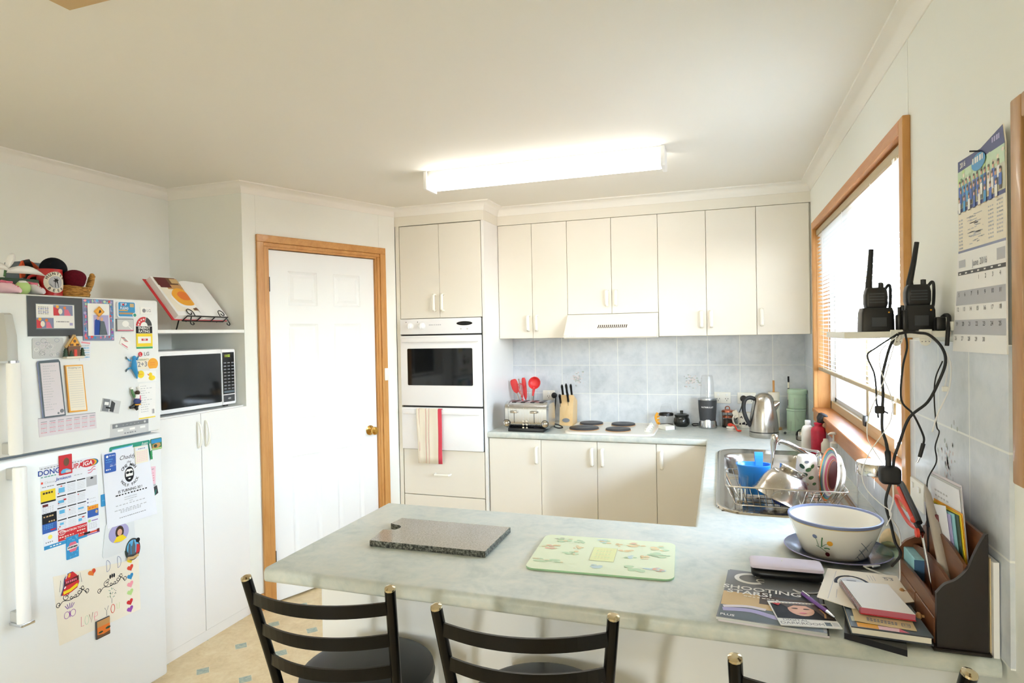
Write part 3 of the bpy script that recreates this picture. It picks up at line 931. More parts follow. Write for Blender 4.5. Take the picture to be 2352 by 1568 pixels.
# ------------------------------------------------------------------ fridge
XF = -2.874
fr = T('refrigerator', 'white two-door refrigerator covered in magnets and notes', 'refrigerator', (-3.19, -2.6, 0))
yr0, yr1 = -2.962, -2.237
part(MB().box(-3.50, -2.935, yr0+.004, yr1-.004, .03, 1.712, 'fridge_white', .006), 'cabinet_body', fr)
mb = MB()
for x in (-3.45, -2.98):
    for y in (yr0+.06, yr1-.06): mb.cyl((x, y, 0), (x, y, .035), .02, 'black', 10)
part(mb, 'foot', fr)
part(MB().box(-2.935, -2.925, yr0+.01, yr1-.01, 1.118, 1.140, 'seal_grey').box(-2.932, -2.924, yr0+.012, yr1-.012, .07, 1.70, 'seal_grey'), 'door_seal', fr, 'grey door seal')
d1 = part(MB().box(-2.925, XF, yr0, yr1, 1.137, 1.711, 'fridge_white', .010), 'freezer_door', fr)
d2 = part(MB().box(-2.925, XF, yr0, yr1, .045, 1.1265, 'fridge_white', .010), 'fridge_door', fr)
# long bar handles at the hinge-free left edge
xh = XF + .048
mb = MB()
R = [[(XF+.0 + a*k, -2.872 + b*w, z) for a, b in ((0, -1), (1, -.8), (1.12, 0), (1, .8), (0, 1))] for z, k, w in ((1.473, .046, .022), (1.56, .046, .020), (1.634, .03, .017), (1.640, .02, .015))]
mb.loft(R, 'fridge_grey', True)
part(mb, 'handle_cap', d1, 'grey upper handle cap')
part(MB().loft([[(XF + a*.05, -2.872 + b*.0225, z) for a, b in ((0, -1), (1, -.8), (1.12, 0), (1, .8), (0, 1))] for z in (1.466, 1.474)], 'chrome'), 'handle_collar', d1, 'chrome collar')
mb = MB()
R = [[(xh + .0195*math.cos(t)*k, -2.872 + .0215*math.sin(t)*k, z) for t in [2*PI*i/14 for i in range(14)]] for z, k in ((1.150, .9), (1.156, 1), (1.466, 1))]
mb.loft(R, 'white_gloss').box(XF, xh, -2.888, -2.858, 1.150, 1.19, 'fridge_grey', .004)
part(mb, 'handle', d1)
mb = MB()
R = [[(xh + .0195*math.cos(t)*k, -2.862 + .0215*math.sin(t)*k, z) for t in [2*PI*i/14 for i in range(14)]] for z, k in ((.562, 1), (1.098, 1), (1.104, .9))]
mb.loft(R, 'white_gloss').box(XF, xh, -2.878, -2.846, 1.06, 1.10, 'fridge_grey', .004).box(XF, xh, -2.878, -2.846, .562, .60, 'fridge_grey', .004)
part(mb, 'handle', d2)
part(MB().box(XF+.004, xh+.021, -2.884, -2.838, .552, .563, 'chrome', .003), 'handle_cap', d2, 'chrome end cap')
# printed panel labels that belong to the fridge
mb = MB(F_X(XF))
mb.box(-2.330, -2.272, 1.648, 1.680, 0, .0015, 'paper', .0006, 1).prism(ellipse(-2.311, 1.664, .0085, .0085, 14), .0015, .0021, 'ink_grey').text('LG', -2.288, 1.664, .017, .002, 'ink_grey')
mb.at(F_X(XF))
part(mb, 'name_badge', d1, 'small maker badge')

FM = F_X(XF)
def S(mb, name, label, cat, group=None): return solo(mb, name, label, cat, group)
gM = 'magnets and papers on the fridge'
def card(y0, y1, z0, z1, m, th=.003, r=.004, base=0): return MB(FM).prism(rrect(y0, y1, z0, z1, r, 3), base+.0002, base+th, m)
def quadp(pts, m, th=.0008, base=0): return MB(FM).prism(pts, base+.0002, base+th, m)

# photo frames
mb = MB(FM)
mb.prism([(-2.790, 1.558), (-2.589, 1.557), (-2.588, 1.704), (-2.791, 1.705)], .0002, .004, 'slate', 'dark_grey')
mb.rect(-2.764, -2.618, 1.583, 1.679, .0044, 'slate').rect(-2.762, -2.621, 1.587, 1.676, .0048, 'paper')
for a, b, z0, z1 in ((-2.700, -2.627, 1.635, 1.674), (-2.762, -2.700, 1.588, 1.626)):
    mb.rect(a, b, z0, z1, .0052, 'dusty')
    w = b-a; h = z1-z0
    mb.poly([(a, z0), (a+.3*w, z0), (a+.28*w, z0+.6*h), (a, z0+.85*h)], .0055, 'red').poly(ellipse(a+.2*w, z0+.85*h, .006, .006, 10), .0056, 'amber').poly(ellipse(a+.35*w, z0+.4*h, .008, .011, 10), .0056, 'paper_cream')
    mb.poly([(a+.55*w, z0), (a+.9*w, z0), (a+.75*w, z0+.6*h), (a+.55*w, z0+.6*h)], .0055, 'rose').poly(ellipse(a+.58*w, z0+.76*h, .0055, .0055, 10), .0056, 'orange')
for i in range(5): mb.scrib(-2.755, -2.715, 1.665-.006*i, .0025, .0052, 'ink_blue' if i % 2 else 'ink_grey', 5, i)
mb.scrib(-2.69, -2.64, 1.612, .004, .0052, 'ink_grey', 9).rect(-2.640, -2.628, 1.598, 1.608, .0052, 'lilac')
S(mb, 'framed_photo', 'dark grey framed photo magnet, topmost on the fridge at its left', 'photo frame')
mb = MB(FM)
mb.prism([(-2.586, 1.539), (-2.456, 1.537), (-2.455, 1.703), (-2.587, 1.704)], .0002, .0035, 'dusty')
rd = random.Random(5)
for k in range(90):
    e = rd.random()
    y, z = (rd.uniform(-2.58, -2.461), rd.choice([rd.uniform(1.544, 1.556), rd.uniform(1.687, 1.698)])) if e < .5 else (rd.choice([rd.uniform(-2.581, -2.571), rd.uniform(-2.472, -2.461)]), rd.uniform(1.545, 1.698))
    mb.poly(ellipse(y, z, rd.uniform(.002, .0065), rd.uniform(.002, .0065), 8), .0037+.00002*k, rd.choice(['rose', 'sky', 'lilac', 'pink', 'mint', 'azure', 'purple', 'tomato', 'dusty', 'lilac']))
mb.rect(-2.568, -2.476, 1.558, 1.686, .0060, 'paper').rect(-2.552, -2.477, 1.558, 1.644, .0064, 'paper_blue').rect(-2.545, -2.481, 1.560, 1.640, .0068, 'lilac')
mb.poly([(-2.543, 1.56), (-2.522, 1.56), (-2.516, 1.61), (-2.525, 1.628), (-2.540, 1.62)], .0071, 'ink_blue').poly(ellipse(-2.526, 1.628, .007, .008, 12), .0073, 'skin')
mb.poly([(-2.523, 1.56), (-2.487, 1.56), (-2.500, 1.615), (-2.518, 1.618)], .0071, 'slate').poly(ellipse(-2.511, 1.624, .006, .008, 12), .0073, 'skin')
S(mb, 'framed_photo', 'lilac patterned photo frame magnet holding a blue portrait of a couple', 'photo frame')
mb = MB(FM @ Matrix.Translation((-2.522, 1.654, .0066)) @ Matrix.Rotation(math.radians(43), 4, 'Z'))
mb.prism(rrect(-.0155, .0155, -.0155, .0155, .002, 3), .001, .004, 'amber').line(rrect(-.0135, .0135, -.0135, .0135, .002, 3)+[(.0135, .0115)], .0008, .0043, 'dkbrown')
mb.poly([(-.008, -.003), (.004, -.007), (.008, .001), (.004, .005), (-.003, .001)], .0043, 'dkbrown')
S(mb, 'sign_magnet', 'yellow diamond road sign magnet on the lilac photo frame', 'magnet')
mb = card(-2.441, -2.356, 1.632, 1.699, 'paper_blue', .008, .008); mb.prism(rrect(-2.437, -2.361, 1.637, 1.696, .006, 3), .0082, .0090, 'azure')
mb.text('ST P', -2.414, 1.686, .015, .0094, 'paper', bold=True).prism(ellipse(-2.4155, 1.686, .0045, .0045, 12), .0090, .0096, 'red').text('FLEAS', -2.411, 1.671, .015, .0094, 'paper', bold=True)
mb.rect(-2.385, -2.366, 1.676, 1.691, .0094, 'sand').rect(-2.435, -2.395, 1.660, 1.664, .0094, 'amber').rect(-2.435, -2.370, 1.646, 1.653, .0094, 'tan').prism(ellipse(-2.364, 1.643, .010, .010, 16), .009, .0105, 'paper').prism(ellipse(-2.364, 1.643, .007, .007, 16), .0105, .011, 'teal')
S(mb, 'flea_reminder_magnet', 'blue flea treatment reminder magnet at the top of the fridge', 'magnet')
mb = card(-2.445, -2.367, 1.575, 1.627, 'mid_grey', .006, .001); mb.rect(-2.442, -2.369, 1.581, 1.624, .0064, 'pale_grey').poly(ellipse(-2.405, 1.606, .016, .013, 16), .0068, 'paper').rect(-2.442, -2.369, 1.577, 1.581, .0068, 'rose').line([(-2.398, 1.602), (-2.375, 1.582)], .003, .007, 'paper')
S(mb, 'photo_magnet', 'small grey photo magnet just under the flea reminder', 'magnet')
mb = quadp([(-2.432, 1.524), (-2.392, 1.498), (-2.380, 1.532), (-2.418, 1.560)], 'paper', .002)
for k in range(5): mb.line([(-2.424+.004*k, 1.538-.004*k+.012), (-2.408+.004*k, 1.548-.004*k)], .0022, .0024, ['ink', 'red', 'ink_grey', 'ink', 'red'][k])
mb.line([(-2.422, 1.524), (-2.395, 1.507)], .004, .0024, 'rose')
S(mb, 'car_sticker', 'tilted white sticker of a little racing car, left of the energy label', 'sticker')
# energy label, maker logo, warranty sticker, duck sticker
mb = MB(FM)
cy, cz = -2.312, 1.598
arc = [(cy+.040*math.cos(t), cz+.040*math.sin(t)) for t in [PI*i/18 for i in range(19)]]
mb.poly(arc + [(-2.352, 1.500), (-2.272, 1.500)], .0006, 'paper')
mb.poly([(cy+.039*math.cos(t), cz+.039*math.sin(t)) for t in [PI*(.42+.58*i/12) for i in range(13)]] + [(cy+.017*math.cos(t), cz+.017*math.sin(t)) for t in [PI*(1-.58*i/12) for i in range(13)]], .001, 'red')
mb.poly([(cy+.039*math.cos(t), cz+.039*math.sin(t)) for t in [PI*.40*i/10 for i in range(11)]] + [(cy+.017*math.cos(t), cz+.017*math.sin(t)) for t in [PI*.40*(1-i/10) for i in range(11)]], .001, 'dark_grey')
def star(x, y, r):
    return [(x+(r if i % 2 == 0 else r*.42)*math.sin(PI*i/5), y+(r if i % 2 == 0 else r*.42)*math.cos(PI*i/5)) for i in range(10)]
for t in (.52, .66, .80, .93): mb.poly(star(cy+.028*math.cos(PI*t), cz+.028*math.sin(PI*t), .006), .0013, 'paper')
mb.rect(-2.352, -2.272, 1.566, 1.596, .001, 'ink').text('ENERGY', cy, 1.588, .0155, .0013, 'paper', bold=True).text('RATING', cy, 1.574, .0155, .0013, 'paper', bold=True)
mb.rect(-2.352, -2.272, 1.509, 1.565, .001, 'yellow').rect(-2.344, -2.280, 1.523, 1.552, .0013, 'paper').rect(-2.327, -2.296, 1.534, 1.543, .0016, 'red').text('508', cy, 1.5385, .009, .0019, 'paper', bold=True).rect(-2.352, -2.272, 1.500, 1.508, .001, 'green')
S(mb, 'energy_label', 'yellow red and black energy rating label on the freezer door', 'label')
mb = MB(FM)
mb.prism(ellipse(-2.334, 1.476, .0105, .0105, 20), .0002, .0007, 'red').line([(-2.336, 1.482), (-2.336, 1.470), (-2.330, 1.470)], .0016, .001, 'paper').text('LG', -2.303, 1.476, .022, .0007, 'ink_grey', bold=True)
S(mb, 'maker_logo', 'red dot logo with two grey letters below the energy label', 'logo')
mb = MB(FM)
mb.prism([(-2.349, 1.411), (-2.258, 1.409), (-2.258, 1.459), (-2.349, 1.461)], .0002, .0006, 'mint', 'paper_cream').prism(ellipse(-2.273, 1.432, .026, .025, 24), .0006, .0011, 'amber').rect(-2.29, -2.25, 1.405, 1.412, .0014, 'paper')
mb.text('2+3', -2.325, 1.432, .030, .0011, 'ink_grey', bold=True).text('WARRANTY', -2.323, 1.452, .011, .0011, 'leaf')
for z in (1.437, 1.428): mb.scrib(-2.287, -2.262, z, .0025, .0014, 'orange', 4)
S(mb, 'warranty_sticker', 'warranty sticker reading 2+3 with an orange sun', 'sticker')
mb = MB(FM)
mb.prism([(-2.351, 1.358), (-2.257, 1.356), (-2.257, 1.403), (-2.351, 1.405)], .0002, .0006, 'paper').prism(ellipse(-2.334, 1.390, .0165, .0165, 18), .0006, .001, 'yellow').scrib(-2.344, -2.324, 1.39, .004, .0013, 'amber', 3)
mb.poly(ellipse(-2.280, 1.371, .017, .011, 18), .001, 'yellow').poly(ellipse(-2.287, 1.386, .009, .009, 14), .0012, 'yellow').poly([(-2.295, 1.387), (-2.305, 1.391), (-2.296, 1.381)], .0012, 'tomato')
S(mb, 'duck_sticker', 'white sticker with a yellow rubber duck', 'sticker')
# shopping list page with yellow foot
mb = quadp([(-2.352, 1.198), (-2.268, 1.196), (-2.262, 1.352), (-2.345, 1.350)], 'paper', .0008)
mb.rect(-2.350, -2.268, 1.198, 1.203, .0012, 'yellow')
rd = random.Random(8)
for k in range(12): mb.scrib(-2.338, -2.338+rd.uniform(.02, .06), 1.338-.010*k, .0025, .0012, 'ink_soft', 4, k)
mb.scrib(-2.284, -2.272, 1.225, .02, .0012, 'ink_grey', 3)
S(mb, 'instruction_page', 'thin white page with a yellow foot below the duck sticker', 'paper')
# gecko, climbing figure
mb = MB(FM)
mb.tube([(-2.374, 1.456, .012), (-2.376, 1.44, .014), (-2.377, 1.42, .014), (-2.366, 1.40, .010), (-2.361, 1.385, .008), (-2.357, 1.374, .006)], [.007, .010, .0115, .008, .005, .0025], 'azure', 10)
mb.ball((-2.373, 1.462, .012), .009, 'azure', 12, 8, (1, 1.1, .8))
for s_, y, z in ((-1, -2.386, 1.452), (1, -2.362, 1.456), (-1, -2.388, 1.420), (1, -2.366, 1.408)):
    e = (y+s_*.012, z+(.008 if z > 1.44 else -.006), .004)
    mb.tube([(y, z, .010), (y+s_*.008, z, .008), e], [.004, .003, .0025], 'azure', 6)
    for a in (-.6, 0, .6): mb.tube([e, (e[0]+s_*.008*math.cos(a), e[1]+.009*math.sin(a)+(.004 if z > 1.44 else -.004), .003)], .0014, 'slate', 5)
S(mb, 'gecko_magnet', 'shiny blue gecko magnet climbing the freezer door', 'magnet')
mb = MB(FM)
mb.ball((-2.366, 1.278, .014), .017, 'navy', 12, 8, (1, .9, .7)).ball((-2.364, 1.297, .014), .014, 'paper', 12, 8, (1, 1, .7)).box(-2.362, -2.356, 1.280, 1.302, .02, .024, 'rose', .001, 1).ball((-2.364, 1.314, .014), .010, 'dkbrown', 10, 8)
mb.tube([(-2.376, 1.296, .012), (-2.384, 1.312, .010), (-2.386, 1.330, .008)], [.006, .005, .005], 'leaf', 7).tube([(-2.354, 1.300, .012), (-2.352, 1.316, .010), (-2.355, 1.331, .008)], [.005, .004, .004], 'paper', 7)
mb.ball((-2.386, 1.334, .008), .006, 'paper', 8, 6).ball((-2.355, 1.335, .008), .006, 'paper', 8, 6).box(-2.380, -2.356, 1.262, 1.267, .006, .024, 'amber', .001, 1)
mb.tube([(-2.374, 1.266, .012), (-2.386, 1.256, .010), (-2.396, 1.254, .008)], [.007, .0075, .006], 'black', 8).tube([(-2.366, 1.264, .014), (-2.372, 1.250, .012), (-2.366, 1.243, .012)], [.007, .0075, .006], 'black', 8)
S(mb, 'figurine_magnet', 'little climbing figure magnet in navy trousers and black boots', 'magnet')
mb = quadp([(-2.522, 1.254), (-2.444, 1.235), (-2.432, 1.285), (-2.510, 1.307)], 'pale_grey', .002)
mb.poly([(-2.518, 1.256), (-2.490, 1.249), (-2.480, 1.298), (-2.508, 1.304)], .0024, 'mid_grey').poly([(-2.485, 1.25), (-2.468, 1.244), (-2.458, 1.280), (-2.474, 1.293)], .0024, 'dark_grey').line([(-2.505, 1.285), (-2.487, 1.281)], .012, .0027, 'paper').line([(-2.500, 1.268), (-2.48, 1.262)], .006, .0027, 'ink')
S(mb, 'photo_print', 'small tilted black and white photo on the freezer door', 'photo')
# patterned and pale papers behind the house magnet
mb = card(-2.777, -2.664, 1.476, 1.552, 'pale_grey', .0025, .006)
rd = random.Random(3)
for k in range(34):
    y, z, r = rd.uniform(-2.765, -2.676), rd.uniform(1.486, 1.543), rd.uniform(.004, .011)
    mb.line(ellipse(y, z, r, r*.8, 12)+[(y+r, z)], .0011, .0028+.00001*k, rd.choice(['paper', 'dusty', 'paper_lilac', 'ink_grey', 'paper_lilac']))
S(mb, 'notepad_magnet', 'silver-grey swirl patterned magnetic pad left of the house magnet', 'magnet')
mb = quadp([(-2.603, 1.462), (-2.561, 1.460), (-2.553, 1.534), (-2.598, 1.541)], 'paper_blue', .0015)
mb.line([(-2.594, 1.533), (-2.558, 1.528)], .006, .0018, 'pink')
for k in range(6): mb.scrib(-2.598, -2.560, 1.519-.009*k, .004, .0018, 'sky' if k % 2 else 'ink_soft', 6, k)
S(mb, 'postcard', 'pale blue snowy postcard right of the house magnet', 'postcard')
mb = MB(FM)
mb.box(-2.657, -2.610, 1.478, 1.520, .001, .018, 'brown', .001, 1).prism([(-2.655, 1.519), (-2.611, 1.519), (-2.630, 1.556)], .001, .018, 'amber')
mb.tube([(-2.664, 1.514, .012), (-2.630, 1.561, .012)], .005, 'sand', 6).tube([(-2.606, 1.514, .012), (-2.630, 1.561, .012)], .005, 'sand', 6)
mb.box(-2.636, -2.624, 1.478, 1.506, .018, .020, 'tomato', .001, 1).box(-2.650, -2.638, 1.520, 1.528, .018, .020, 'brown').box(-2.626, -2.616, 1.520, 1.528, .018, .020, 'brown').prism(ellipse(-2.632, 1.538, .005, .006, 10), .018, .020, 'brown').box(-2.645, -2.640, 1.548, 1.560, .004, .014, 'dkbrown')
mb.box(-2.668, -2.598, 1.472, 1.480, .001, .024, 'paper_cream', .003)
for y, h in ((-2.648, .022), (-2.602, .032), (-2.668, .030)):
    for q in range(3): mb.prism([(y-.009+.002*q, 1.480+h*.28*q), (y+.009-.002*q, 1.480+h*.28*q), (y, 1.480+h*.28*q+h*.45)], .012, .022, 'deepgreen')
S(mb, 'house_magnet', 'little gabled cottage magnet with fir trees', 'magnet')
mb = MB(FM); z8 = .0008
mb.prism([(-2.750, 1.258), (-2.668, 1.258), (-2.684, 1.462), (-2.690, 1.471), (-2.758, 1.468), (-2.764, 1.461)], .003, .010, 'dusty', 'slate')
mb.prism([(-2.745, 1.263), (-2.673, 1.263), (-2.690, 1.460), (-2.757, 1.459)], .010, .0108, 'paper_lilac')
for k in range(18): mb.scrib(-2.748, -2.748+.05*random.Random(k).uniform(.4, 1), 1.448-.0095*k, .0022, .0111, 'ink_soft', 6, k)
mb.prism(ellipse(-2.683, 1.277, .0075, .0075, 12), .0108, .0112, 'mid_grey').prism(ellipse(-2.696, 1.270, .004, .004, 10), .0108, .0112, 'mid_grey')
S(mb, 'memo_pad', 'tall lilac memo pad with dark border on the freezer door', 'notepad')
mb = MB(FM)
mb.prism([(-2.653, 1.266), (-2.581, 1.264), (-2.595, 1.446), (-2.664, 1.447)], .0004, .008, 'tan', 'amber').prism([(-2.648, 1.272), (-2.586, 1.269), (-2.599, 1.442), (-2.660, 1.442)], .008, .0088, 'paper_cream')
mb.text('Shopping List', -2.629, 1.436, .0095, .0091, 'ink_grey', rot=-.01)
for k in range(17): mb.line([(-2.655+.0006*k, 1.426-.0088*k), (-2.602+.0006*k, 1.425-.0088*k)], .0008, .0091, 'ink_soft')
S(mb, 'shopping_list_pad', 'narrow orange-edged shopping list pad beside the memo pad', 'notepad')
mb = quadp([(-2.761, 1.189), (-2.541, 1.190), (-2.544, 1.253), (-2.764, 1.259)], 'paper_lilac', .002)
for k in range(7):
    y = -2.755+.031*k
    mb.rect(y, y+.022, 1.2415, 1.2435, .0024, 'ink_grey')
    for q in range(7): mb.scrib(y, y+.022, 1.236-.0055*q, .0022, .0024, 'ink_soft' if q % 3 else 'rose', 4, k+q)
mb.line([(-2.764, 1.2575), (-2.545, 1.252)], .002, .0024, 'ink_grey')
S(mb, 'planner_strip', 'wide pale strip of small monthly tables under the memo pads', 'calendar')
mb = quadp([(-2.484, 1.140), (-2.304, 1.139), (-2.303, 1.196), (-2.480, 1.197)], 'pale_grey', .001)
mb.rect(-2.473, -2.304, 1.176, 1.194, .0013, 'mid_grey').prism(ellipse(-2.455, 1.185, .005, .005, 14), .0013, .002, 'pale_grey').prism(ellipse(-2.322, 1.186, .005, .005, 14), .0013, .002, 'pale_grey')
for k in range(5): mb.prism(ellipse(-2.425+.018*k, 1.185, .0015, .0015, 8), .0013, .0018, 'pale_grey')
for a in (-2.45, -2.395, -2.345): mb.rect(a, a+.025, 1.160, 1.169, .0013, 'paper')
mb.scrib(-2.42, -2.36, 1.150, .005, .0013, 'ink_grey', 5)
S(mb, 'temperature_panel', 'grey temperature guide sticker at the foot of the freezer door', 'sticker')

# lower door
mb = quadp([(-2.756, .772), (-2.538, .774), (-2.545, 1.080), (-2.764, 1.080)], 'paper_blue', .001)
B = .0014
mb.scrib(-2.76, -2.69, 1.0715, .003, B, 'ink_grey', 6)
mb.text('DONG', -2.730, 1.055, .027, B, 'ink_blue', sx=.98, bold=True)
mb.text('UPA', -2.626, 1.056, .027, B, 'red', bold=True).scrib(-2.76, -2.70, 1.040, .003, B, 'teal', 5).scrib(-2.645, -2.600, 1.0725, .003, B, 'ink_grey', 4)
for k, m in enumerate(('blue', 'teal', 'amber')): mb.poly(ellipse(-2.577+.004*(3-k), 1.058, .028, .0145, 24), B+.0001*k, m)
mb.poly(ellipse(-2.582, 1.058, .029, .0145, 24), B+.0004, 'red').text('IGA', -2.582, 1.058, .024, B+.0007, 'paper', bold=True, sk=.2)
mb.rect(-2.760, -2.753, 1.015, 1.023, B, 'tomato').text('Choices', -2.728, 1.018, .012, B, 'ink_soft').scrib(-2.757, -2.712, 1.003, .003, B, 'ink_grey', 5)
mb.text('Jamieson', -2.677, 1.022, .016, B, 'ink_blue', sk=.25, bold=True).scrib(-2.637, -2.6, 1.022, .003, B, 'ink_soft', 3)
mb.line(spline([(-2.582, 1.030, 0), (-2.57, 1.030, 0), (-2.56, 1.039, 0), (-2.55, 1.040, 0)]), .003, B, 'rose').line(spline([(-2.582, 1.019, 0), (-2.57, 1.020, 0), (-2.56, 1.029, 0), (-2.55, 1.028, 0)]), .003, B, 'rose')
mb.rect(-2.763, -2.709, .950, .991, B, 'yellow').scrib(-2.755, -2.715, .980, .007, B+.0003, 'dkbrown', 4).rect(-2.763, -2.709, .944, .950, B+.0003, 'ink')
mb.rect(-2.757, -2.737, .930, .939, B, 'maroon')
for k in range(5): mb.scrib(-2.757, -2.715, .927-.006*k, .0022, B, 'ink_soft', 5, k)
mb.rect(-2.760, -2.707, .867, .905, B, 'ink')
mb.scrib(-2.755, -2.715, .893, .005, B+.0003, 'sand', 4).scrib(-2.737, -2.711, .873, .005, B+.0003, 'sand', 3)
mb.rect(-2.760, -2.707, .832, .867, B, 'blue')
for k in range(3): mb.scrib(-2.755, -2.72, .861-.006*k, .002, B+.0003, 'sky', 5, k)
mb.rect(-2.731, -2.712, .838, .843, B+.0003, 'red').prism(ellipse(-2.733, .815, .008, .008, 14), B-.0001, B+.0001, 'lemon').scrib(-2.75, -2.72, .797, .004, B, 'ink_grey', 4)
mb.rect(-2.756, -2.592, .772, .786, B, 'azure').rect(-2.592, -2.540, .775, .779, B, 'violet').rect(-2.628, -2.545, .781, .788, B+.0003, 'tomato').rect(-2.605, -2.58, .782, .79, B+.0005, 'ink').rect(-2.552, -2.541, .779, .791, B+.0005, 'maroon').scrib(-2.735, -2.69, .779, .004, B+.0003, 'paper', 4)
for r in range(4):
    z = 1.0 - .045*r
    for c in range(3):
        y = -2.704+.0385*c
        mb.rect(y, y+.034, z-.001, z+.003, B, 'ink')
        for q in range(5): mb.scrib(y+.002, y+.032, z-.008-.006*q, .0015, B, 'ink_soft', 7, r*3+c+q)
for y, z, w, h, m in ((-2.698, .978, .023, .018, 'sky'), (-2.690, .993, .006, .004, 'tomato'), (-2.7, .967, .004, .004, 'red'), (-2.700, .935, .022, .010, 'sky'), (-2.680, .940, .010, .006, 'red'), (-2.701, .930, .004, .004, 'red'), (-2.625, .946, .004, .004, 'red'),
                      (-2.697, .896, .020, .014, 'sky'), (-2.660, .896, .004, .004, 'red'), (-2.625, .890, .022, .006, 'sky'), (-2.696, .851, .014, .008, 'sky'), (-2.625, .846, .014, .010, 'sky'), (-2.611, .854, .010, .004, 'red'), (-2.699, .842, .005, .004, 'red'), (-2.704, .835, .004, .004, 'tomato')):
    mb.rect(y, y+w, z-h/2, z+h/2, B+.0003, m)
mb.rect(-2.704, -2.591, .787, .829, B, 'red').line(ellipse(-2.690, .817, .013, .009, 18)+[(-2.677, .817)], .0016, B+.0003, 'paper').line(ellipse(-2.690, .820, .008, .003, 14)+[(-2.682, .820)], .0013, B+.0003, 'paper').line(ellipse(-2.690, .816, .004, .008, 14)+[(-2.686, .816)], .0013, B+.0003, 'paper')
mb.text('WATSON TOYOTA', -2.633, .818, .0112, B+.0003, 'paper', bold=True).scrib(-2.70, -2.64, .800, .004, B+.0003, 'paper_cream', 6).scrib(-2.632, -2.596, .806, .004, B+.0003, 'paper_cream', 4).scrib(-2.68, -2.60, .793, .003, B+.0003, 'paper_cream', 8)
mb.rect(-2.589, -2.546, .966, 1.004, B, 'ink_soft').poly([(-2.575, .996), (-2.567, 1.002), (-2.559, .996), (-2.567, .993)], B+.0003, 'ink')
for k in range(3): mb.rect(-2.588, -2.583, .915-.014*k, .919-.014*k, B, 'navy').scrib(-2.578, -2.55, .916-.014*k, .002, B, 'ink_soft', 4, k)
mb.rect(-2.588, -2.543, .843, .888, B, 'blue').rect(-2.588, -2.543, .872, .888, B+.0003, 'amber').scrib(-2.583, -2.548, .880, .007, B+.0006, 'orange', 3).poly([(-2.557, .858), (-2.549, .852), (-2.545, .862), (-2.553, .868)], B+.0003, 'sand')
mb.prism(ellipse(-2.581, .830, .006, .006, 12), B-.0001, B+.0001, 'lime').rect(-2.572, -2.546, .827, .830, B, 'violet')
for k in range(4): mb.scrib(-2.585, -2.548, .818-.006*k, .002, B, 'ink_soft', 4, k)
S(mb, 'club_calendar', 'year calendar sheet bordered with local adverts on the lower door', 'calendar')
mb = card(-2.694, -2.646, 1.034, 1.108, 'red', .004, .002, .001); mb.poly(ellipse(-2.668, 1.081, .011, .016, 12), .0055, 'brown').poly([(-2.690, 1.047), (-2.682, 1.055), (-2.668, 1.056), (-2.655, 1.050), (-2.650, 1.042), (-2.688, 1.040)], .0055, 'sky').rect(-2.672, -2.652, 1.040, 1.049, .0058, 'pale_grey')
S(mb, 'picture_magnet', 'red picture magnet with a blue car holding the advert calendar', 'magnet')
mb = card(-2.675, -2.628, .708, .794, 'azure', .003, .003)
rd = random.Random(2)
for k in range(20):
    y, z = rd.uniform(-2.670, -2.633), rd.choice([rd.uniform(.713, .732), rd.uniform(.772, .790)])
    mb.poly(ellipse(y, z, .0025, .0025, 8), .0034, 'sky')
mb.poly(ellipse(-2.651, .752, .020, .021, 6), .0036, 'rose').poly([(-2.673, .744), (-2.63, .747), (-2.63, .760), (-2.673, .757)], .0039, 'paper').scrib(-2.671, -2.632, .752, .007, .0042, 'ink', 7)
S(mb, 'hologram_card', 'sparkly turquoise hologram card below the advert calendar', 'card')
# green clipboard, invitation and what clips to it
mb = MB(FM)
mb.prism(rrect(-2.488, -2.300, 1.010, 1.103, .006, 3), .0002, .003, 'teal').text('Juan', -2.326, 1.092, .018, .0034, 'paper', sk=.3)
S(mb, 'green_magnet_board', 'green magnetic board whose edge shows behind the invitation', 'magnet')
mb = quadp([(-2.479, 1.05), (-2.385, 1.05), (-2.385, 1.096), (-2.479, 1.092)], 'paper_blue', .0006, .003); mb.line([(-2.478, 1.091), (-2.388, 1.094)], .004, .004, 'sky')
S(mb, 'folded_sheet', 'pale blue sheet tucked behind the invitation', 'paper')
I = .0046
R = []
mb = MB(FM).prism([(-2.509, .777), (-2.274, .773), (-2.313, 1.085), (-2.525, 1.085)], I-.0006, I, 'paper_blue')
I += .0003
mb.text('Chaddy,', -2.408, 1.050, .024, I, 'ink', sk=.35).text('the', -2.405, 1.029, .015, I, 'ink', sk=.35)
for j, ch in enumerate('ONE MAN'):
    t = math.radians(142 - 17*j); mb.text(ch, -2.406+.036*math.cos(t), .981+.035*math.sin(t), .0175, I, 'ink', rot=t-PI/2, bold=True)
for j, ch in enumerate('WOLF PACK'):
    t = math.radians(212 + 15*j); mb.text(ch, -2.404+.041*math.cos(t), .972+.042*math.sin(t), .016, I, 'ink', rot=t+PI/2, bold=True)
mb.poly(ellipse(-2.405, .976, .022, .032, 24), I, 'ink').poly([(-2.421, .968), (-2.389, .968), (-2.388, .99), (-2.395, .998), (-2.415, .998), (-2.422, .99)], I+.0002, 'paper').poly(ellipse(-2.405, .958, .006, .003, 10), I+.0003, 'paper')
mb.poly(ellipse(-2.413, .984, .008, .0055, 12), I+.0004, 'ink').poly(ellipse(-2.397, .984, .008, .0055, 12), I+.0004, 'ink').line([(-2.413, .9625), (-2.397, .9625)], .002, I+.0005, 'ink')
mb.text('IS TURNING 30 !', -2.402, .912, .0155, I, 'ink', bold=True).scrib(-2.470, -2.318, .899, .005, I, 'ink', 11, 1)
for k, (w, z) in enumerate(((.030, .884), (.030, .875), (.008, .866), (.070, .857), (.076, .838), (.050, .832), (.050, .826))): mb.scrib(-2.40-w, -2.40+w, z, .0035, I, 'ink_soft', 9, k)
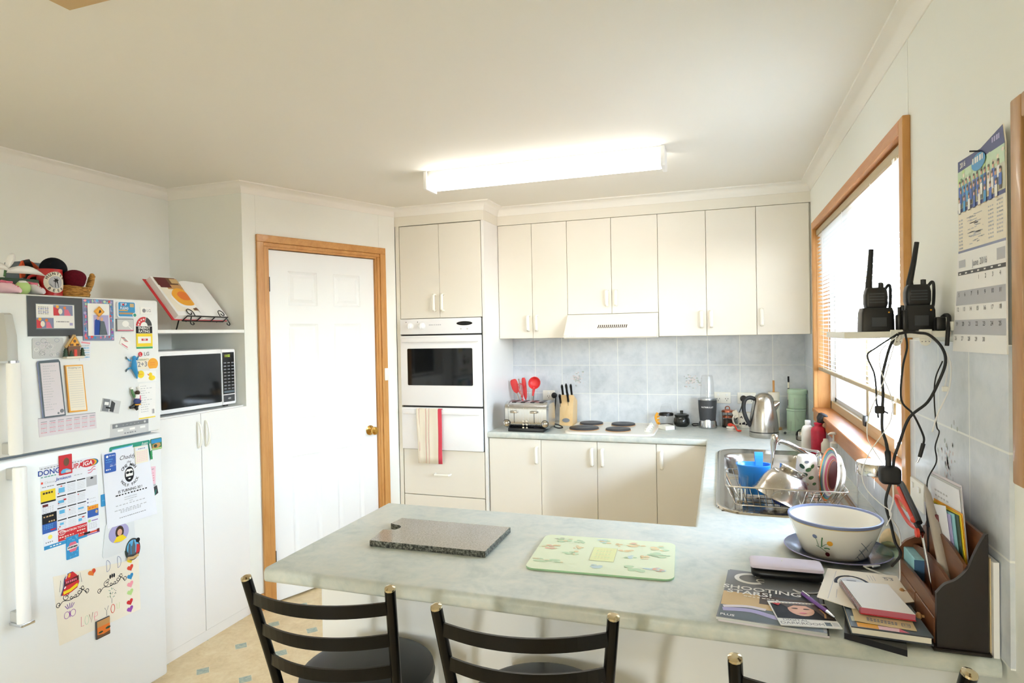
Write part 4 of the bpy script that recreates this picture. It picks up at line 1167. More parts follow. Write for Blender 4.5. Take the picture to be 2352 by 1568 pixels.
mb.scrib(-2.455, -2.33, .805, .003, I, 'ink_grey', 14, 3)
S(mb, 'party_invitation', 'white birthday invitation with a bearded face in sunglasses', 'invitation')
mb = card(-2.515, -2.467, 1.003, 1.079, 'blue', .003, .004, .0052); mb.prism(ellipse(-2.505, 1.068, .005, .005, 10), .0083, .0086, 'paper').scrib(-2.497, -2.47, 1.070, .003, .0086, 'paper_blue', 4).scrib(-2.511, -2.48, 1.055, .0025, .0086, 'sky', 4).scrib(-2.512, -2.485, 1.046, .002, .0086, 'sky', 4)
for a in range(7): mb.poly([(-2.478, 1.026), (-2.478+.014*math.cos(.45*a+.2)-.003, 1.026+.014*math.sin(.45*a+.2)), (-2.478+.016*math.cos(.45*a+.4), 1.026+.016*math.sin(.45*a+.4))], .0086+.00005*a, 'paper')
mb.scrib(-2.512, -2.488, 1.015, .005, .0086, 'paper', 3)
S(mb, 'lotus_magnet', 'blue magnet with a white lotus on the invitation corner', 'magnet')
mb = quadp([(-2.377, 1.012), (-2.316, 1.012), (-2.316, 1.082), (-2.380, 1.086)], 'paper_cream', .004, .0052); mb.rect(-2.377, -2.318, 1.068, 1.080, .0096, 'paper_blue').scrib(-2.365, -2.33, 1.074, .004, .0098, 'ink_grey', 5)
for k in range(6):
    for q in range(6): mb.rect(-2.372+.009*q, -2.3665+.009*q, 1.020+.0075*k, 1.0235+.0075*k, .0096, 'palepink')
S(mb, 'tear_off_calendar', 'tiny cream tear-off calendar on the corner of the invitation', 'calendar')
mb = MB(FM).tube([(-2.306, 1.088, .008), (-2.301, 1.06, .008), (-2.297, 1.03, .008)], .0035, 'frosted', 8).tube([(-2.300, 1.058, .008), (-2.298, 1.018, .008)], .004, 'green', 8)
S(mb, 'marker_pen', 'small clear and green pen at the edge of the green board', 'pen')
mb = card(-2.296, -2.240, 1.054, 1.104, 'leaf', .003, .004); mb.rect(-2.294, -2.242, 1.084, 1.101, .0034, 'azure').poly([(-2.29, 1.062), (-2.262, 1.060), (-2.246, 1.072), (-2.252, 1.082), (-2.272, 1.084), (-2.288, 1.078)], .0037, 'tan').rect(-2.294, -2.242, 1.056, 1.062, .0037, 'lime').poly(ellipse(-2.274, 1.072, .009, .007, 10), .004, 'deepgreen')
S(mb, 'scenic_magnet', 'small green landscape magnet at the top right of the lower door', 'magnet')
mb = quadp([(-2.304, .906), (-2.276, .905), (-2.273, .982), (-2.304, .985)], 'palepink', .0008); mb.scrib(-2.300, -2.28, .972, .003, .0011, 'ink_grey', 3)
for k in range(4): mb.scrib(-2.298, -2.280, .955-.011*k, .002, .0011, 'rose', 2, k)
S(mb, 'pink_note', 'narrow pink note showing right of the invitation', 'note')
mb = quadp([(-2.287, .852), (-2.264, .862), (-2.270, .897), (-2.287, .892)], 'dark_grey', .002); mb.line([(-2.283, .858), (-2.275, .88)], .004, .0024, 'teal').rect(-2.290, -2.275, .895, .905, .0012, 'ink_soft')
S(mb, 'dark_magnet', 'small dark magnet below the pink note', 'magnet')
mb = card(-2.531, -2.500, .872, .920, 'azure', .003, .003); mb.scrib(-2.528, -2.516, .896, .003, .0034, 'sky', 2)
S(mb, 'bank_card_magnet', 'turquoise card magnet peeping out left of the invitation', 'magnet')
mb = MB(FM)
out = [(-2.532, .672), (-2.520, .661), (-2.46, .660), (-2.40, .668), (-2.386, .690), (-2.388, .77), (-2.40, .80), (-2.50, .80), (-2.518, .77)]
mb.prism([tuple(p[:2]) for p in spline([(a, b, 0) for a, b in out+out[:1]], 4)[:-1]], .0002, .0032, 'frosted')
mb.prism(ellipse(-2.459, .745, .045, .040, 28), .0032, .0040, 'lilac').poly(ellipse(-2.456, .748, .019, .026, 16), .0043, 'dkbrown').poly(ellipse(-2.456, .747, .011, .014, 14), .0046, 'skin').poly([(-2.485, .712), (-2.47, .732), (-2.443, .734), (-2.425, .716), (-2.45, .707)], .0045, 'yellow')
S(mb, 'oval_photo_frame', 'clear wavy photo holder with a child in yellow, below the invitation', 'photo frame')
mb = MB(FM)
mb.prism(ellipse(-2.398, .658, .034, .046, 26), .0006, .006, 'deepgreen', 'dark_grey').prism(ellipse(-2.400, .668, .028, .030, 20), .006, .007, 'sky').poly([(-2.424, .640), (-2.39, .636), (-2.388, .672), (-2.396, .700), (-2.404, .672), (-2.418, .690)], .0075, 'slate').poly([(-2.386, .634), (-2.370, .64), (-2.368, .668), (-2.382, .676)], .0075, 'red').poly(ellipse(-2.376, .690, .010, .010, 12), .0078, 'ink').line([(-2.428, .628), (-2.40, .622), (-2.375, .628)], .012, .0078, 'sand').line([(-2.41, .64), (-2.41, .69)], .004, .008, 'azure')
S(mb, 'souvenir_magnet', 'round dark souvenir magnet at the corner of the drawing', 'magnet')
# child's drawing
Q = [(-2.710, .398), (-2.366, .390), (-2.369, .608), (-2.727, .664)]
mb = MB(FM).prism(Q, .0002, .0008, 'paper_cream')
D = .0012
hs = [('yellow', .613, -2.408), ('tomato', .581, -2.409), ('azure', .545, -2.410), ('pink', .512, -2.411), ('lime', .479, -2.412), ('red', .439, -2.415), ('purple', .409, -2.415)]
for m, z, y in hs: mb.poly(heart(y, z, .030, .25), D, m)
mb.poly(heart(-2.576, .623, .032, .3), D, 'orange').poly(ellipse(-2.568, .628, .007, .008, 10), D+.0002, 'tomato')
for y, m in ((-2.508, 'dusty'), (-2.460, 'dusty')): mb.line(spline([(y-.006, .603, 0), (y-.006, .648, 0), (y+.006, .640, 0), (y+.009, .624, 0), (y+.004, .608, 0), (y-.006, .603, 0)], 4), .0018, D, m)
for y in (-2.690, -2.632): mb.line([(y-.014, .598), (y-.010, .640), (y, .610), (y+.008, .643), (y+.013, .604)], .0016, D, 'slate')
def scroll(y0, z0, L, rot):
    c, s_ = math.cos(rot), math.sin(rot)
    tf = lambda p: (y0+p[0]*c-p[1]*s_, z0+p[0]*s_+p[1]*c)
    def spir(cx, cy, r, a0, turns, n=18): return [(cx+r*(1-.75*i/n)*math.cos(a0+turns*2*PI*i/n), cy+r*(1-.75*i/n)*math.sin(a0+turns*2*PI*i/n)) for i in range(n+1)]
    for cx, cy, r, a0, tr in ((-.055, -.012, .010, PI*1.5, -1.1), (-.025, .004, .013, PI*.5, 1.2), (-.006, -.004, .007, 0, -1.1), (.010, -.004, .007, PI, 1.1), (.026, .004, .012, PI*.5, -1.2), (.055, -.004, .010, PI*1.5, 1.1), (-.02, .016, .008, PI*1.2, 1), (.04, .016, .009, PI*1.8, -1)):
        mb.line([tf(p) for p in spir(cx, cy, r, a0, tr)], .0024, D, 'ink')
    mb.line([tf((p[0], p[1])) for p in spline([(-.055, -.022, 0), (-.038, -.006, 0), (-.014, -.012, 0), (.004, -.010, 0), (.022, -.010, 0), (.04, .006, 0), (.055, -.014, 0)], 5)], .0024, D+.0001, 'ink')
scroll(-2.655, .565, .13, .02); scroll(-2.492, .553, .13, .0)
for a in (-.5, 0, .5): mb.poly(ellipse(-2.492+.018*math.sin(a), .572+.008*math.cos(a), .004, .009, 10), D, 'ink')
rd = random.Random(6)
for k in range(26):
    a, r = rd.uniform(0, 2*PI), .02*math.sqrt(rd.random()); mb.poly(ellipse(-2.495+r*math.cos(a), .512+r*math.sin(a)*1.1, .0014, .0022, 6), D, rd.choice(['slate', 'teal', 'leaf']))
mb.line([(-2.496, .49), (-2.496, .470)], .0016, D, 'slate')
for s_ in (-1, 1): mb.line([( -2.668+s_*(.012+.010*math.cos(t)), .500+.013*math.sin(t)) for t in [2*PI*i/14 for i in range(15)]], .0018, D, 'purple')
mb.line([(-2.668, .488), (-2.668, .512)], .003, D, 'purple')
for a in (-.7, -.35, 0, .35, .7): mb.line([(-2.668+.012*math.sin(a), .522), (-2.668+.028*math.sin(a), .522+.020*math.cos(a))], .0026, D, 'violet')
mb.line([(-2.625, .470), (-2.626, .432), (-2.615, .432)], .0018, D, 'rose')
mb.line(ellipse(-2.603, .448, .008, .017, 16)+[(-2.595, .448)], .0018, D, 'mint').line([(-2.592, .465), (-2.585, .430), (-2.578, .468)], .0020, D, 'brown')
mb.line([(-2.572, .446), (-2.558, .448), (-2.560, .462), (-2.568, .463), (-2.573, .448), (-2.570, .432), (-2.560, .430)], .0022, D, 'pink')
mb.line([(-2.528, .463), (-2.520, .447), (-2.511, .466)], .0018, D, 'slate').line([(-2.520, .447), (-2.520, .428)], .0018, D, 'slate').line(ellipse(-2.493, .446, .0085, .017, 18)+[(-2.4845, .446)], .0024, D, 'tomato')
mb.line([(-2.475, .46), (-2.474, .438), (-2.466, .436), (-2.463, .46)], .0016, D, 'lime')
S(mb, 'child_drawing', "child's cream drawing with hearts, scrolls and coloured letters, low on the fridge", 'drawing')
mb = MB(FM)
mb.prism([(-2.700, .583), (-2.684, .578), (-2.66, .584), (-2.640, .592), (-2.632, .612), (-2.640, .640), (-2.655, .658), (-2.672, .656), (-2.686, .64), (-2.690, .61)], .0012, .006, 'navy', 'red')
mb.poly([(-2.690, .612), (-2.634, .620), (-2.634, .638), (-2.688, .630)], .0064, 'maroon').scrib(-2.684, -2.64, .626, .008, .0067, 'rose', 6).line([(-2.694, .590), (-2.668, .592), (-2.638, .604)], .012, .0067, 'yellow').line([(-2.672, .642), (-2.668, .656)], .008, .0067, 'amber').line([(-2.684, .64), (-2.678, .655)], .003, .0067, 'paper').line([(-2.69, .605), (-2.685, .612)], .005, .0067, 'paper')
S(mb, 'bright_shield_magnet', 'bright red and yellow shield magnet on the drawing', 'magnet')
mb = MB(FM).box(-2.570, -2.512, .354, .426, .0012, .008, 'dark_grey', .001, 1)
mb.rect(-2.567, -2.513, .358, .424, .0084, 'orange').poly([(-2.567, .358), (-2.513, .358), (-2.513, .370), (-2.54, .366), (-2.567, .372)], .0087, 'brown').poly(ellipse(-2.553, .378, .010, .004, 10), .009, 'deepgreen').poly(ellipse(-2.522, .384, .011, .005, 10), .009, 'deepgreen').rect(-2.567, -2.513, .400, .424, .0085, 'tan')
S(mb, 'desert_magnet', 'square orange desert picture magnet at the foot of the drawing', 'magnet')

# ------------------------------------------------------------------ on top of the fridge
ZF = 1.712
mg = T('souvenir_mug', 'red mug with a round deer badge on top of the fridge', 'mug', (-3.0, -2.618, ZF))
mb = MB().lathe([(.036, 0), (.040, .004), (.042, .06), (.041, .108), (.0385, .108), (.038, .012), (.001, .010)], 'mug_red', (-3.0, -2.618, ZF), 28)
part(mb, 'mug_body', mg)
mb = MB().tube(spline([(-3.02, -2.654, ZF+.085), (-3.03, -2.675, ZF+.075), (-3.03, -2.678, ZF+.045), (-3.02, -2.656, ZF+.028)], 5), .005, 'mug_red', 8)
part(mb, 'handle', mg)
# badge wrapped on the mug front: centre angle faces the kitchen
mb = MB(); a0 = math.radians(-8); Rr = .0424
def onmug(u, v, o=0): a = a0 + u/Rr; return (-3.0+(Rr+o)*math.cos(a), -2.618+(Rr+o)*math.sin(a), ZF+.056+v)
def mugpoly(pts, o, m): mb.add([onmug(*p, o) for p in pts], [list(range(len(pts)))], m)
def mugdisc(r, o, m, rin=0, cx=0, cy=0, n=26):
    ins = [(cx+rin*math.cos(2*PI*i/n), cy+rin*math.sin(2*PI*i/n)) for i in range(n)]; outs = [(cx+r*math.cos(2*PI*i/n), cy+r*math.sin(2*PI*i/n)) for i in range(n)]
    k = 3; rings = [[onmug(ins[i][0]+(outs[i][0]-ins[i][0])*j/k, ins[i][1]+(outs[i][1]-ins[i][1])*j/k, o) for i in range(n)] for j in range(k+1)]
    mb.loft(rings, m, False, False, False)
mugdisc(.041, .0004, 'paper_cream', .001); mugdisc(.0245, .0007, 'ink_soft', .001)
for j, ch in enumerate('HUNTER'):
    t = math.radians(150-24*j); vs, fs = glyphs(ch, True)
    cx, cy = .033*math.cos(t), .033*math.sin(t); r = t-PI/2; q = .015
    mb.add([onmug(cx+(p[0]*math.cos(r)-p[1]*math.sin(r))*q, cy+(p[0]*math.sin(r)+p[1]*math.cos(r))*q, .0009) for p in vs], fs, 'ink')
for j, ch in enumerate('BEER'):
    t = math.radians(228+28*j); vs, fs = glyphs(ch, True)
    cx, cy = .033*math.cos(t), .033*math.sin(t); r = t+PI/2; q = .015
    mb.add([onmug(cx+(p[0]*math.cos(r)-p[1]*math.sin(r))*q, cy+(p[0]*math.sin(r)+p[1]*math.cos(r))*q, .0009) for p in vs], fs, 'ink')
mugpoly([(-.004, -.020), (.010, -.020), (.006, .004), (.010, .010), (.004, .012), (.006, .018), (.0, .012), (-.006, .017), (-.004, .008), (-.011, .005), (-.004, .002)], .0010, 'ink')
mugpoly([(-.02, -.006), (-.008, -.018), (-.014, -.018), (-.021, -.009)], .0010, 'ink_grey')
part(mb, 'badge', mg, 'cream round badge with a black deer and letters')
# wicker basket
bk = T('wicker_basket', 'small woven wicker basket on the right end of the fridge top', 'basket', (-3.02, -2.52, ZF))
mb = MB(); c = (-3.02, -2.518, ZF)
mb.lathe([(.050, .001), (.058, .012), (.062, .026), (.061, .038), (.055, .046), (.05, .044), (.054, .030), (.046, .010), (.001, .006)], 'wicker', c, 32)
for k in range(5):
    z = .008 + .009*k
    mb.tube([(c[0]+(.059+.002*math.sin(6*a+k*PI))*math.cos(a), c[1]+(.059+.002*math.sin(6*a+k*PI))*math.sin(a), ZF+z+.003*math.sin(3*a+k)) for a in [2*PI*i/36 for i in range(37)]], .0042, 'wicker', 6)
part(mb, 'basket_bowl', bk)
mb = MB()
P = spline([(-3.0, -2.466, ZF+.03), (-2.995, -2.452, ZF+.065), (-3.0, -2.444, ZF+.098)], 6)
mb.tube(P, [.010]*len(P), 'wicker', 8)
for k in range(8):
    z = .034 + .008*k; y = -2.464+.0026*k
    mb.tube([(-3.0+.011*math.cos(a), y+.011*math.sin(a), ZF+z+.006*math.cos(a)) for a in [2*PI*i/12 for i in range(13)]], .003, 'wicker', 5)
mb.ball((-3.0, -2.444, ZF+.098), .010, 'wicker', 10, 8)
part(mb, 'handle', bk)
mb = MB().ball((-3.05, -2.568, ZF+.116), .047, 'felt_black', 28, 18).lathe([(.034, 0), (.038, .04), (.042, .09)], 'felt_black', (-3.05, -2.568, ZF), 24)
solo(mb, 'black_hat', 'rounded black felt hat behind the red mug', 'hat')
mb = MB().ball((-2.985, -2.530, ZF+.082), .041, 'felt_red', 24, 14, (1, 1, .78)).lathe([(.030, .048), (.036, .06), (.040, .078)], 'felt_red', (-2.985, -2.530, ZF), 24)
solo(mb, 'red_hat', 'dark red felt hat sitting in the wicker basket', 'hat')
solo(MB().box(-3.27, -3.18, -2.61, -2.455, ZF, ZF+.152, 'slate', .003), 'grey_box', 'plain grey box at the back behind the orange folded cloth', 'box')
fl = MB(F_X(-3.125))
fl.prism([(-2.648, 1.79), (-2.652, 1.835), (-2.642, 1.858), (-2.622, 1.866), (-2.600, 1.856), (-2.566, 1.828), (-2.585, 1.815), (-2.61, 1.80)], 0, .012, 'flag_orange', None, False, .002)
fl.prism([(-2.640, 1.860), (-2.618, 1.867), (-2.604, 1.838), (-2.580, 1.80), (-2.570, 1.76), (-2.568, ZF), (-2.640, ZF), (-2.640, 1.78), (-2.628, 1.82)], .002, .016, 'black', None, False, .002)
solo(fl, 'folded_flag', 'orange and black folded cloth left of the red mug', 'cloth')
# dark tin with white flowers, baby shoes
bx_ = MB().box(-3.10, -2.985, -2.80, -2.668, ZF, ZF+.064, 'deepgreen', .004); bx_.at(F_X(-2.985)).poly(ellipse(-2.676, ZF+.03, .010, .022, 14), .0004, 'mint')
solo(bx_, 'green_tin', 'dark green tin behind the baby shoes on the fridge', 'tin')
mb = MB()
for (p, q, w) in (((-2.80, .085), (-2.665, .078), .024), ((-2.80, .095), (-2.775, .150), .022), ((-2.86, .09), (-2.79, .085), .02)):
    a = Vector((-2.96, p[0], ZF+p[1])); b = Vector((-2.96, q[0], ZF+q[1])); d = b-a; nrm_ = Vector((0, -d.z, d.y)).normalized()
    R = []
    for i in range(9):
        t = i/8; ww = w*math.sin(PI*(.15+.85*t))*(1 if t < .98 else .05); m_ = a + d*t + Vector((.01*math.sin(PI*t), 0, .012*math.sin(PI*t)))
        R.append([m_-nrm_*ww*.6, m_+Vector((.005, 0, 0)), m_+nrm_*ww*.6])
    mb.loft(R, 'paper', True, False, False, False)
mb.tube([(-2.965, -2.80, ZF+.088), (-2.97, -2.80, ZF+.065)], .004, 'leaf', 8)
o = solo(mb, 'white_lily', 'white cloth lily lying over the green tin', 'flower'); md = o.modifiers.new('t', 'SOLIDIFY'); md.thickness = .0015
def shoe(name, label, y, rot, m1, m2):
    t = T(name, label, 'shoe', (-2.955, y, ZF), 'baby shoes on the fridge')
    Mx = Matrix.Translation((-2.955, y, ZF)) @ Matrix.Rotation(rot, 4, 'Z')
    R = []
    for x, w, h in ((-.030, .012, .030), (-.026, .017, .042), (-.01, .020, .046), (.012, .022, .034), (.028, .020, .026), (.038, .012, .018), (.041, .004, .010)):
        R.append([(x, w*math.cos(a), max(0, .004 + h*.5 + h*.5*math.sin(a))) for a in [2*PI*i/14 for i in range(14)]])
    part(MB(Mx).loft(R, m1), 'upper', t)
    mb = MB(Mx)
    for i in range(4): mb.ball((.006+.009*i, 0, .040-.004*i), .0026, 'rose', 7, 5)
    mb.tube([(-.02, -.014, .047), (-.028, 0, .050), (-.02, .014, .047), (0, .012, .045), (.004, 0, .042), (0, -.012, .045), (-.02, -.014, .047)], .004, m2, 7)
    part(mb, 'trim', t, 'pink trim')
shoe('baby_shoe', 'pale pink baby shoe on the fridge, nearest the red mug', -2.708, .15, 'paper_lilac', 'rose')
shoe('baby_shoe', 'pale pink baby shoe at the far left of the fridge top', -2.795, .3, 'palepink', 'rose')
mb = MB().ball((-2.95, -2.752, ZF+.026), .026, 'lime', 16, 12, (.8, 1, 1)).lathe([(.018, .044), (.010, .052), (.001, .053)], 'paper', (-2.95, -2.752, ZF), 16)
solo(mb, 'green_trinket', 'pale green and white trinket between the two baby shoes', 'ornament')

# ------------------------------------------------------------------ cookbook on its stand
cb = T('cookbook_stand', 'black scrolled iron cookbook stand on the cupboard shelf', 'book stand', (-3.16, -1.77, 1.584))
Bm = Matrix.Translation((-3.10, -1.765, 1.632)) @ Matrix.Rotation(math.radians(8), 4, 'Z')
tilt = math.radians(38)
# local: u along +Y (right as seen), v up the tilted page, w out of the page
Bm = Bm @ frame((0, 0, 0), (0, 1, 0), (-math.sin(tilt), 0, math.cos(tilt)), (math.cos(tilt), 0, math.sin(tilt)))
mb = MB(Bm)
mb.tube([(-.155, -.004, .002), (.165, -.004, .002)], .0035, 'black', 8).tube([(-.155, -.004, .040), (.165, -.004, .040)], .0035, 'black', 8)
for u in (-.155, -.05, .06, .165): mb.tube([(u, -.004, .0), (u, -.004, .040)], .003, 'black', 6)
for u in (-.12, .12): mb.tube([(u, -.004, -.004), (u, .20, -.004)], .0035, 'black', 6)
part(mb, 'ledge', cb)
for u, s_ in ((-.125, 1), (.135, -1)):
    mb = MB(Bm)
    mb.tube([(u+s_*.03, 0, .040)] + [(u+s_*(.004+.026*(1-.035*i)*math.cos(.33*i)), .018+.026*(1-.035*i)*math.sin(.33*i), .042) for i in range(20)], .0026, 'black', 6)
    part(mb, 'scroll', cb)
for u, s_ in ((-.125, -1), (.145, 1)):
    mb = MB()
    o = Bm @ Vector((u, -.004, .040))
    mb.tube(spline([o, o+Vector((.006, .010*s_, -.016)), o+Vector((.012, .018*s_, -.036)), o+Vector((.016, .010*s_, -.044)), o+Vector((.014, -.002*s_, -.040)), o+Vector((.010, .002*s_, -.032))], 5), .003, 'black', 6)
    part(mb, 'leg', cb)
mb = MB()
o1 = Bm @ Vector((0, .16, -.006)); mb.tube([o1, (o1.x-.06, o1.y, 1.587)], .0035, 'black', 6).tube([Bm @ Vector((-.12, .12, -.004)), o1, Bm @ Vector((.12, .12, -.004))], .003, 'black', 6)
part(mb, 'leg', cb)
bk = T('open_cookbook', 'open cookbook with a food photo resting on the iron stand', 'book', (-3.16, -1.77, 1.63))
bmx = MB(Bm)
part(bmx.box(-.222, -.004, 0, .262, 0, .003, 'red').box(.004, .205, 0, .262, 0, .003, 'red').box(-.006, .006, 0, .262, -.001, .003, 'red'), 'cover', bk, 'red cover')
def pgh(t, h): return h*min(1, t/.22)**.5*(1-.30*t)+.003
def leafblock(sgn, wd, hmax):
    R = []
    for v in (.004, .256):
        top = [(sgn*wd*t, v, .004 + pgh(t, hmax)) for t in [i/10 for i in range(11)]]
        bot = [(sgn*wd*(1-i/10), v, .0032) for i in range(11)]
        R.append(top+bot)
    return MB(Bm).loft(R, 'paper', True), R
mb, RL = leafblock(-1, .205, .036); part(mb, 'page_block', bk, 'left page block')
def onpage(t, v, sgn=-1, wd=.205, hmax=.036, o=.0006):
    return (sgn*wd*t, v, .004 + pgh(t, hmax) + o)
def pagepatch(t0, t1, v0, v1, m, o=.0006, k=8):
    g.loft([[onpage(t0+(t1-t0)*i/k, v, o=o) for i in range(k+1)] for v in (v0, v1)], m, True, False, False, False)
g = MB(Bm)
pagepatch(.03, .93, .030, .252, 'paper_cream', .0008)
pagepatch(.03, .93, .20, .252, 'brown', .0012); pagepatch(.55, .90, .185, .25, 'maroon', .0016); pagepatch(.03, .45, .215, .245, 'sand', .0018); pagepatch(.1, .7, .175, .205, 'tan', .0014)
def pdisc(tc, vc, rt, rv, m, o, n=32, k=5):
    g.loft([[onpage(tc+rt*q/k*math.cos(a)*(1+.03*math.sin(7*a)), vc+rv*q/k*math.sin(a)*(1+.03*math.sin(5*a)), o=o) for a in [2*PI*i/n for i in range(n)]] for q in [.01]+list(range(1, k+1))], m, True, False, False)
pdisc(.42, .112, .37, .066, 'paper', .0020); pdisc(.40, .122, .34, .058, 'amber', .0026); pdisc(.36, .13, .2, .03, 'orange', .0029)
pagepatch(.05, .35, .035, .055, 'brown', .0012)
part(g, 'photo_page', bk, 'printed photo of a golden pie')
mb, RR = leafblock(1, .198, .022); part(mb, 'page_block', bk, 'right page block')
# ------------------------------------------------------------------ back worktop
# toaster
tx0, tx1, ty0, ty1 = -1.862, -1.562, -.535, -.345
to = T('toaster', 'four-slice steel toaster with two levers beside the oven tower', 'toaster', (-1.712, -.44, ZC))
def tsec(x, y0, y1, z0, z1, r):
    p = rrect(y0, y1, z0, z1, r, 6)
    return [(x, a, max(b, z0)) for a, b in p]
mb = MB().loft([tsec(tx0+.03, ty0+.004, ty1-.004, ZC+.022, ZC+.188, .045), tsec(tx1-.03, ty0+.004, ty1-.004, ZC+.022, ZC+.188, .045)], 'steel', True)
part(mb, 'body', to)
for a, b in ((tx0, tx0+.031), (tx1-.031, tx1)):
    inn, outx = (b, a) if a == tx0 else (a, b)
    mb = MB().loft([tsec(inn, ty0, ty1, ZC+.018, ZC+.192, .048), tsec((inn+2*outx)/3, ty0, ty1, ZC+.018, ZC+.192, .048), tsec(outx, ty0+.014, ty1-.014, ZC+.022, ZC+.180, .04)], 'silver', True)
    part(mb, 'end_cap', to)
part(MB().box(tx0+.03, tx1-.03, ty0-.002, ty1-.02, ZC+.001, ZC+.024, 'black', .003), 'base', to, 'black base')
mb = MB()
for x in (-1.80, -1.74, -1.675, -1.615): mb.box(x-.014, x+.014, ty0+.035, ty1-.035, ZC+.1865, ZC+.1892, 'black')
part(mb, 'slot', to, 'dark bread slots')
for x in (-1.790, -1.655):
    mb = MB(F_Y(ty0)); mb.box(x-.0015, x+.0015, .955, 1.018, -.005, -.002, 'black').box(x-.024, x+.024, 1.020, 1.034, -.004, .018, 'steel_polish', .004)
    part(mb, 'lever', to)
for x in (-1.842, -1.583):
    mb = MB(frame((x, ty0, ZC+.055), (1, 0, 0), (0, 0, 1), (0, -1, 0))); mb.lathe([(.021, -.006), (.021, .002), (.016, .004), (.015, .014), (.012, .016), (.001, .016)], 'steel_polish', seg=20).lathe([(.024, -.004), (.024, .001), (.001, .001)], 'black', seg=20)
    part(mb, 'knob', to)
mb = MB(F_Y(ty0+.0035))
for c in (-1.728, -1.704):
    for z in (.925, .946, .967): mb.prism(ellipse(c, z, .0065, .0065, 12), 0, .004, 'steel_polish')
mb.text('abode', -1.640, .926, .016, .0006, 'ink', bold=True).scrib(-1.648, -1.632, .940, .005, .0006, 'ink', 1)
part(mb, 'button', to)
mb = MB().tube(spline([(-1.60, -.345, .93), (-1.56, -.30, .915), (-1.53, -.30, .903), (-1.52, -.34, .902), (-1.55, -.35, .902), (-1.60, -.25, .905), (-1.645, -.06, .95), (-1.64, -.035, 1.06), (-1.648, -.03, 1.082)], 8), .004, 'black_rubber', 8).ball((-1.652, -.030, 1.084), .021, 'black_rubber', 14, 10)
part(mb, 'power_cord', to, 'black power cord and plug')
# knife block and knives
kb = T('knife_block', 'pale wooden knife block with a grey oval badge beside the toaster', 'knife block', (-1.51, -.15, ZC))
pf = [(-.215, ZC), (-.075, ZC), (-.055, ZC+.155), (-.165, ZC+.205), (-.190, ZC+.130)]
a, b, n = -1.570, -1.478, 5
mb = MB().add([(x, y, z) for x in (a, b) for y, z in pf], [list(range(n))[::-1], list(range(n, 2*n))] + [[i, (i+1) % n, n+(i+1) % n, n+i] for i in range(n)], 'block_wood')
part(mb, 'block', kb)
mb = MB(frame((-1.524, -.2103, ZC+.036), (1, 0, 0), Vector((0, .025, .13)).normalized(), (0, -.982, .189)))
mb.prism(ellipse(0, 0, .026, .014, 20), .001, .002, 'mid_grey')
part(mb, 'badge', kb, 'grey oval badge')
dirk = Vector((-.02, -.33, .94)).normalized()
for i, (x, y, z, L, lab) in enumerate(((-1.556, -.150, 1.092, .085, 'leftmost of the tall black-handled knives in the knife block'), (-1.528, -.140, 1.092, .092, 'middle of the tall black-handled knives in the knife block'), (-1.498, -.130, 1.090, .090, 'rightmost of the tall black-handled knives in the knife block'),
                                (-1.512, -.183, 1.060, .062, 'short black-handled knife in the front slot of the knife block'), (-1.566, -.185, 1.050, .062, 'black-handled knife at the lower left edge of the knife block'))):
    k = T('kitchen_knife', lab, 'knife', (x, y, z), 'black-handled knives in the block')
    p = Vector((x, y, z)); q = p + dirk*L
    R = []
    for t, w, d in ((0, .007, .010), (.1, .008, .012), (.5, .0075, .011), (.85, .009, .013), (1, .006, .009)):
        c = p + dirk*(L*t); R.append([c + Vector((w*math.cos(s), d*math.sin(s)*.94, d*math.sin(s)*.33)) for s in [2*PI*j/10 for j in range(10)]])
    part(MB().loft(R, 'black_gloss'), 'handle', k)
    part(MB().box(x-.001, x+.001, y-.006, y+.006, z-.09, z+.0, 'steel_polish'), 'blade', k)
    mb = MB()
    mb.cyl(p - dirk*.004, p + dirk*.002, .0085, 'steel_polish', 10); part(mb, 'bolster', k, 'steel bolster')
# utensil crock and utensils
uc = MB().lathe([(.050, 0), (.053, .004), (.055, .15), (.052, .15), (.050, .008), (.001, .006)], 'steel', (-1.815, -.14, ZC), 28)
solo(uc, 'utensil_pot', 'steel utensil pot standing behind the toaster', 'pot')
def utens(name, label, cat, base_, tip, head):
    t = T(name, label, cat, base_)
    part(MB().tube([base_, tip], [.004, .0045], 'steel_polish', 8), 'handle', t, 'steel shaft')
    part(head, 'head', t)
    return t
gU2 = 'red kitchen utensils behind the toaster'
def paddle(c, d, L, w, th, m):
    """flat blade head along d"""
    c, d = Vector(c), Vector(d).normalized(); sd = Vector((1, 0, 0)); sd = (sd - d*sd.dot(d)).normalized(); nn = d.cross(sd)
    R = []
    for t, k in ((0, .25), (.12, .7), (.35, 1), (.75, 1.05), (.93, .9), (1, .55)):
        R.append([c + d*(L*t) + sd*(w*k*math.cos(a)) + nn*(th*math.sin(a)) for a in [2*PI*i/14 for i in range(14)]])
    return MB().loft(R, m)
utens('spatula', 'wide red spatula, leftmost of the utensils behind the toaster', 'spatula', (-1.832, -.14, ZC+.01), (-1.902, -.14, 1.120), paddle((-1.896, -.14, 1.108), (-.30, 0, 1), .102, .026, .006, 'tool_red'))
utens('spoon', 'narrow red spoon between the whisk and the ladle', 'spoon', (-1.822, -.125, ZC+.01), (-1.838, -.125, 1.08), paddle((-1.836, -.125, 1.06), (-.10, 0, 1), .158, .016, .006, 'tool_red'))
wk = T('balloon_whisk', 'red wire whisk among the utensils behind the toaster', 'whisk', (-1.83, -.15, ZC+.02))
part(MB().tube([(-1.828, -.155, ZC+.02), (-1.852, -.155, 1.07)], .006, 'tool_red', 8), 'handle', wk)
mb = MB(); d = Vector((-.16, 0, 1)).normalized(); o = Vector((-1.852, -.155, 1.07))
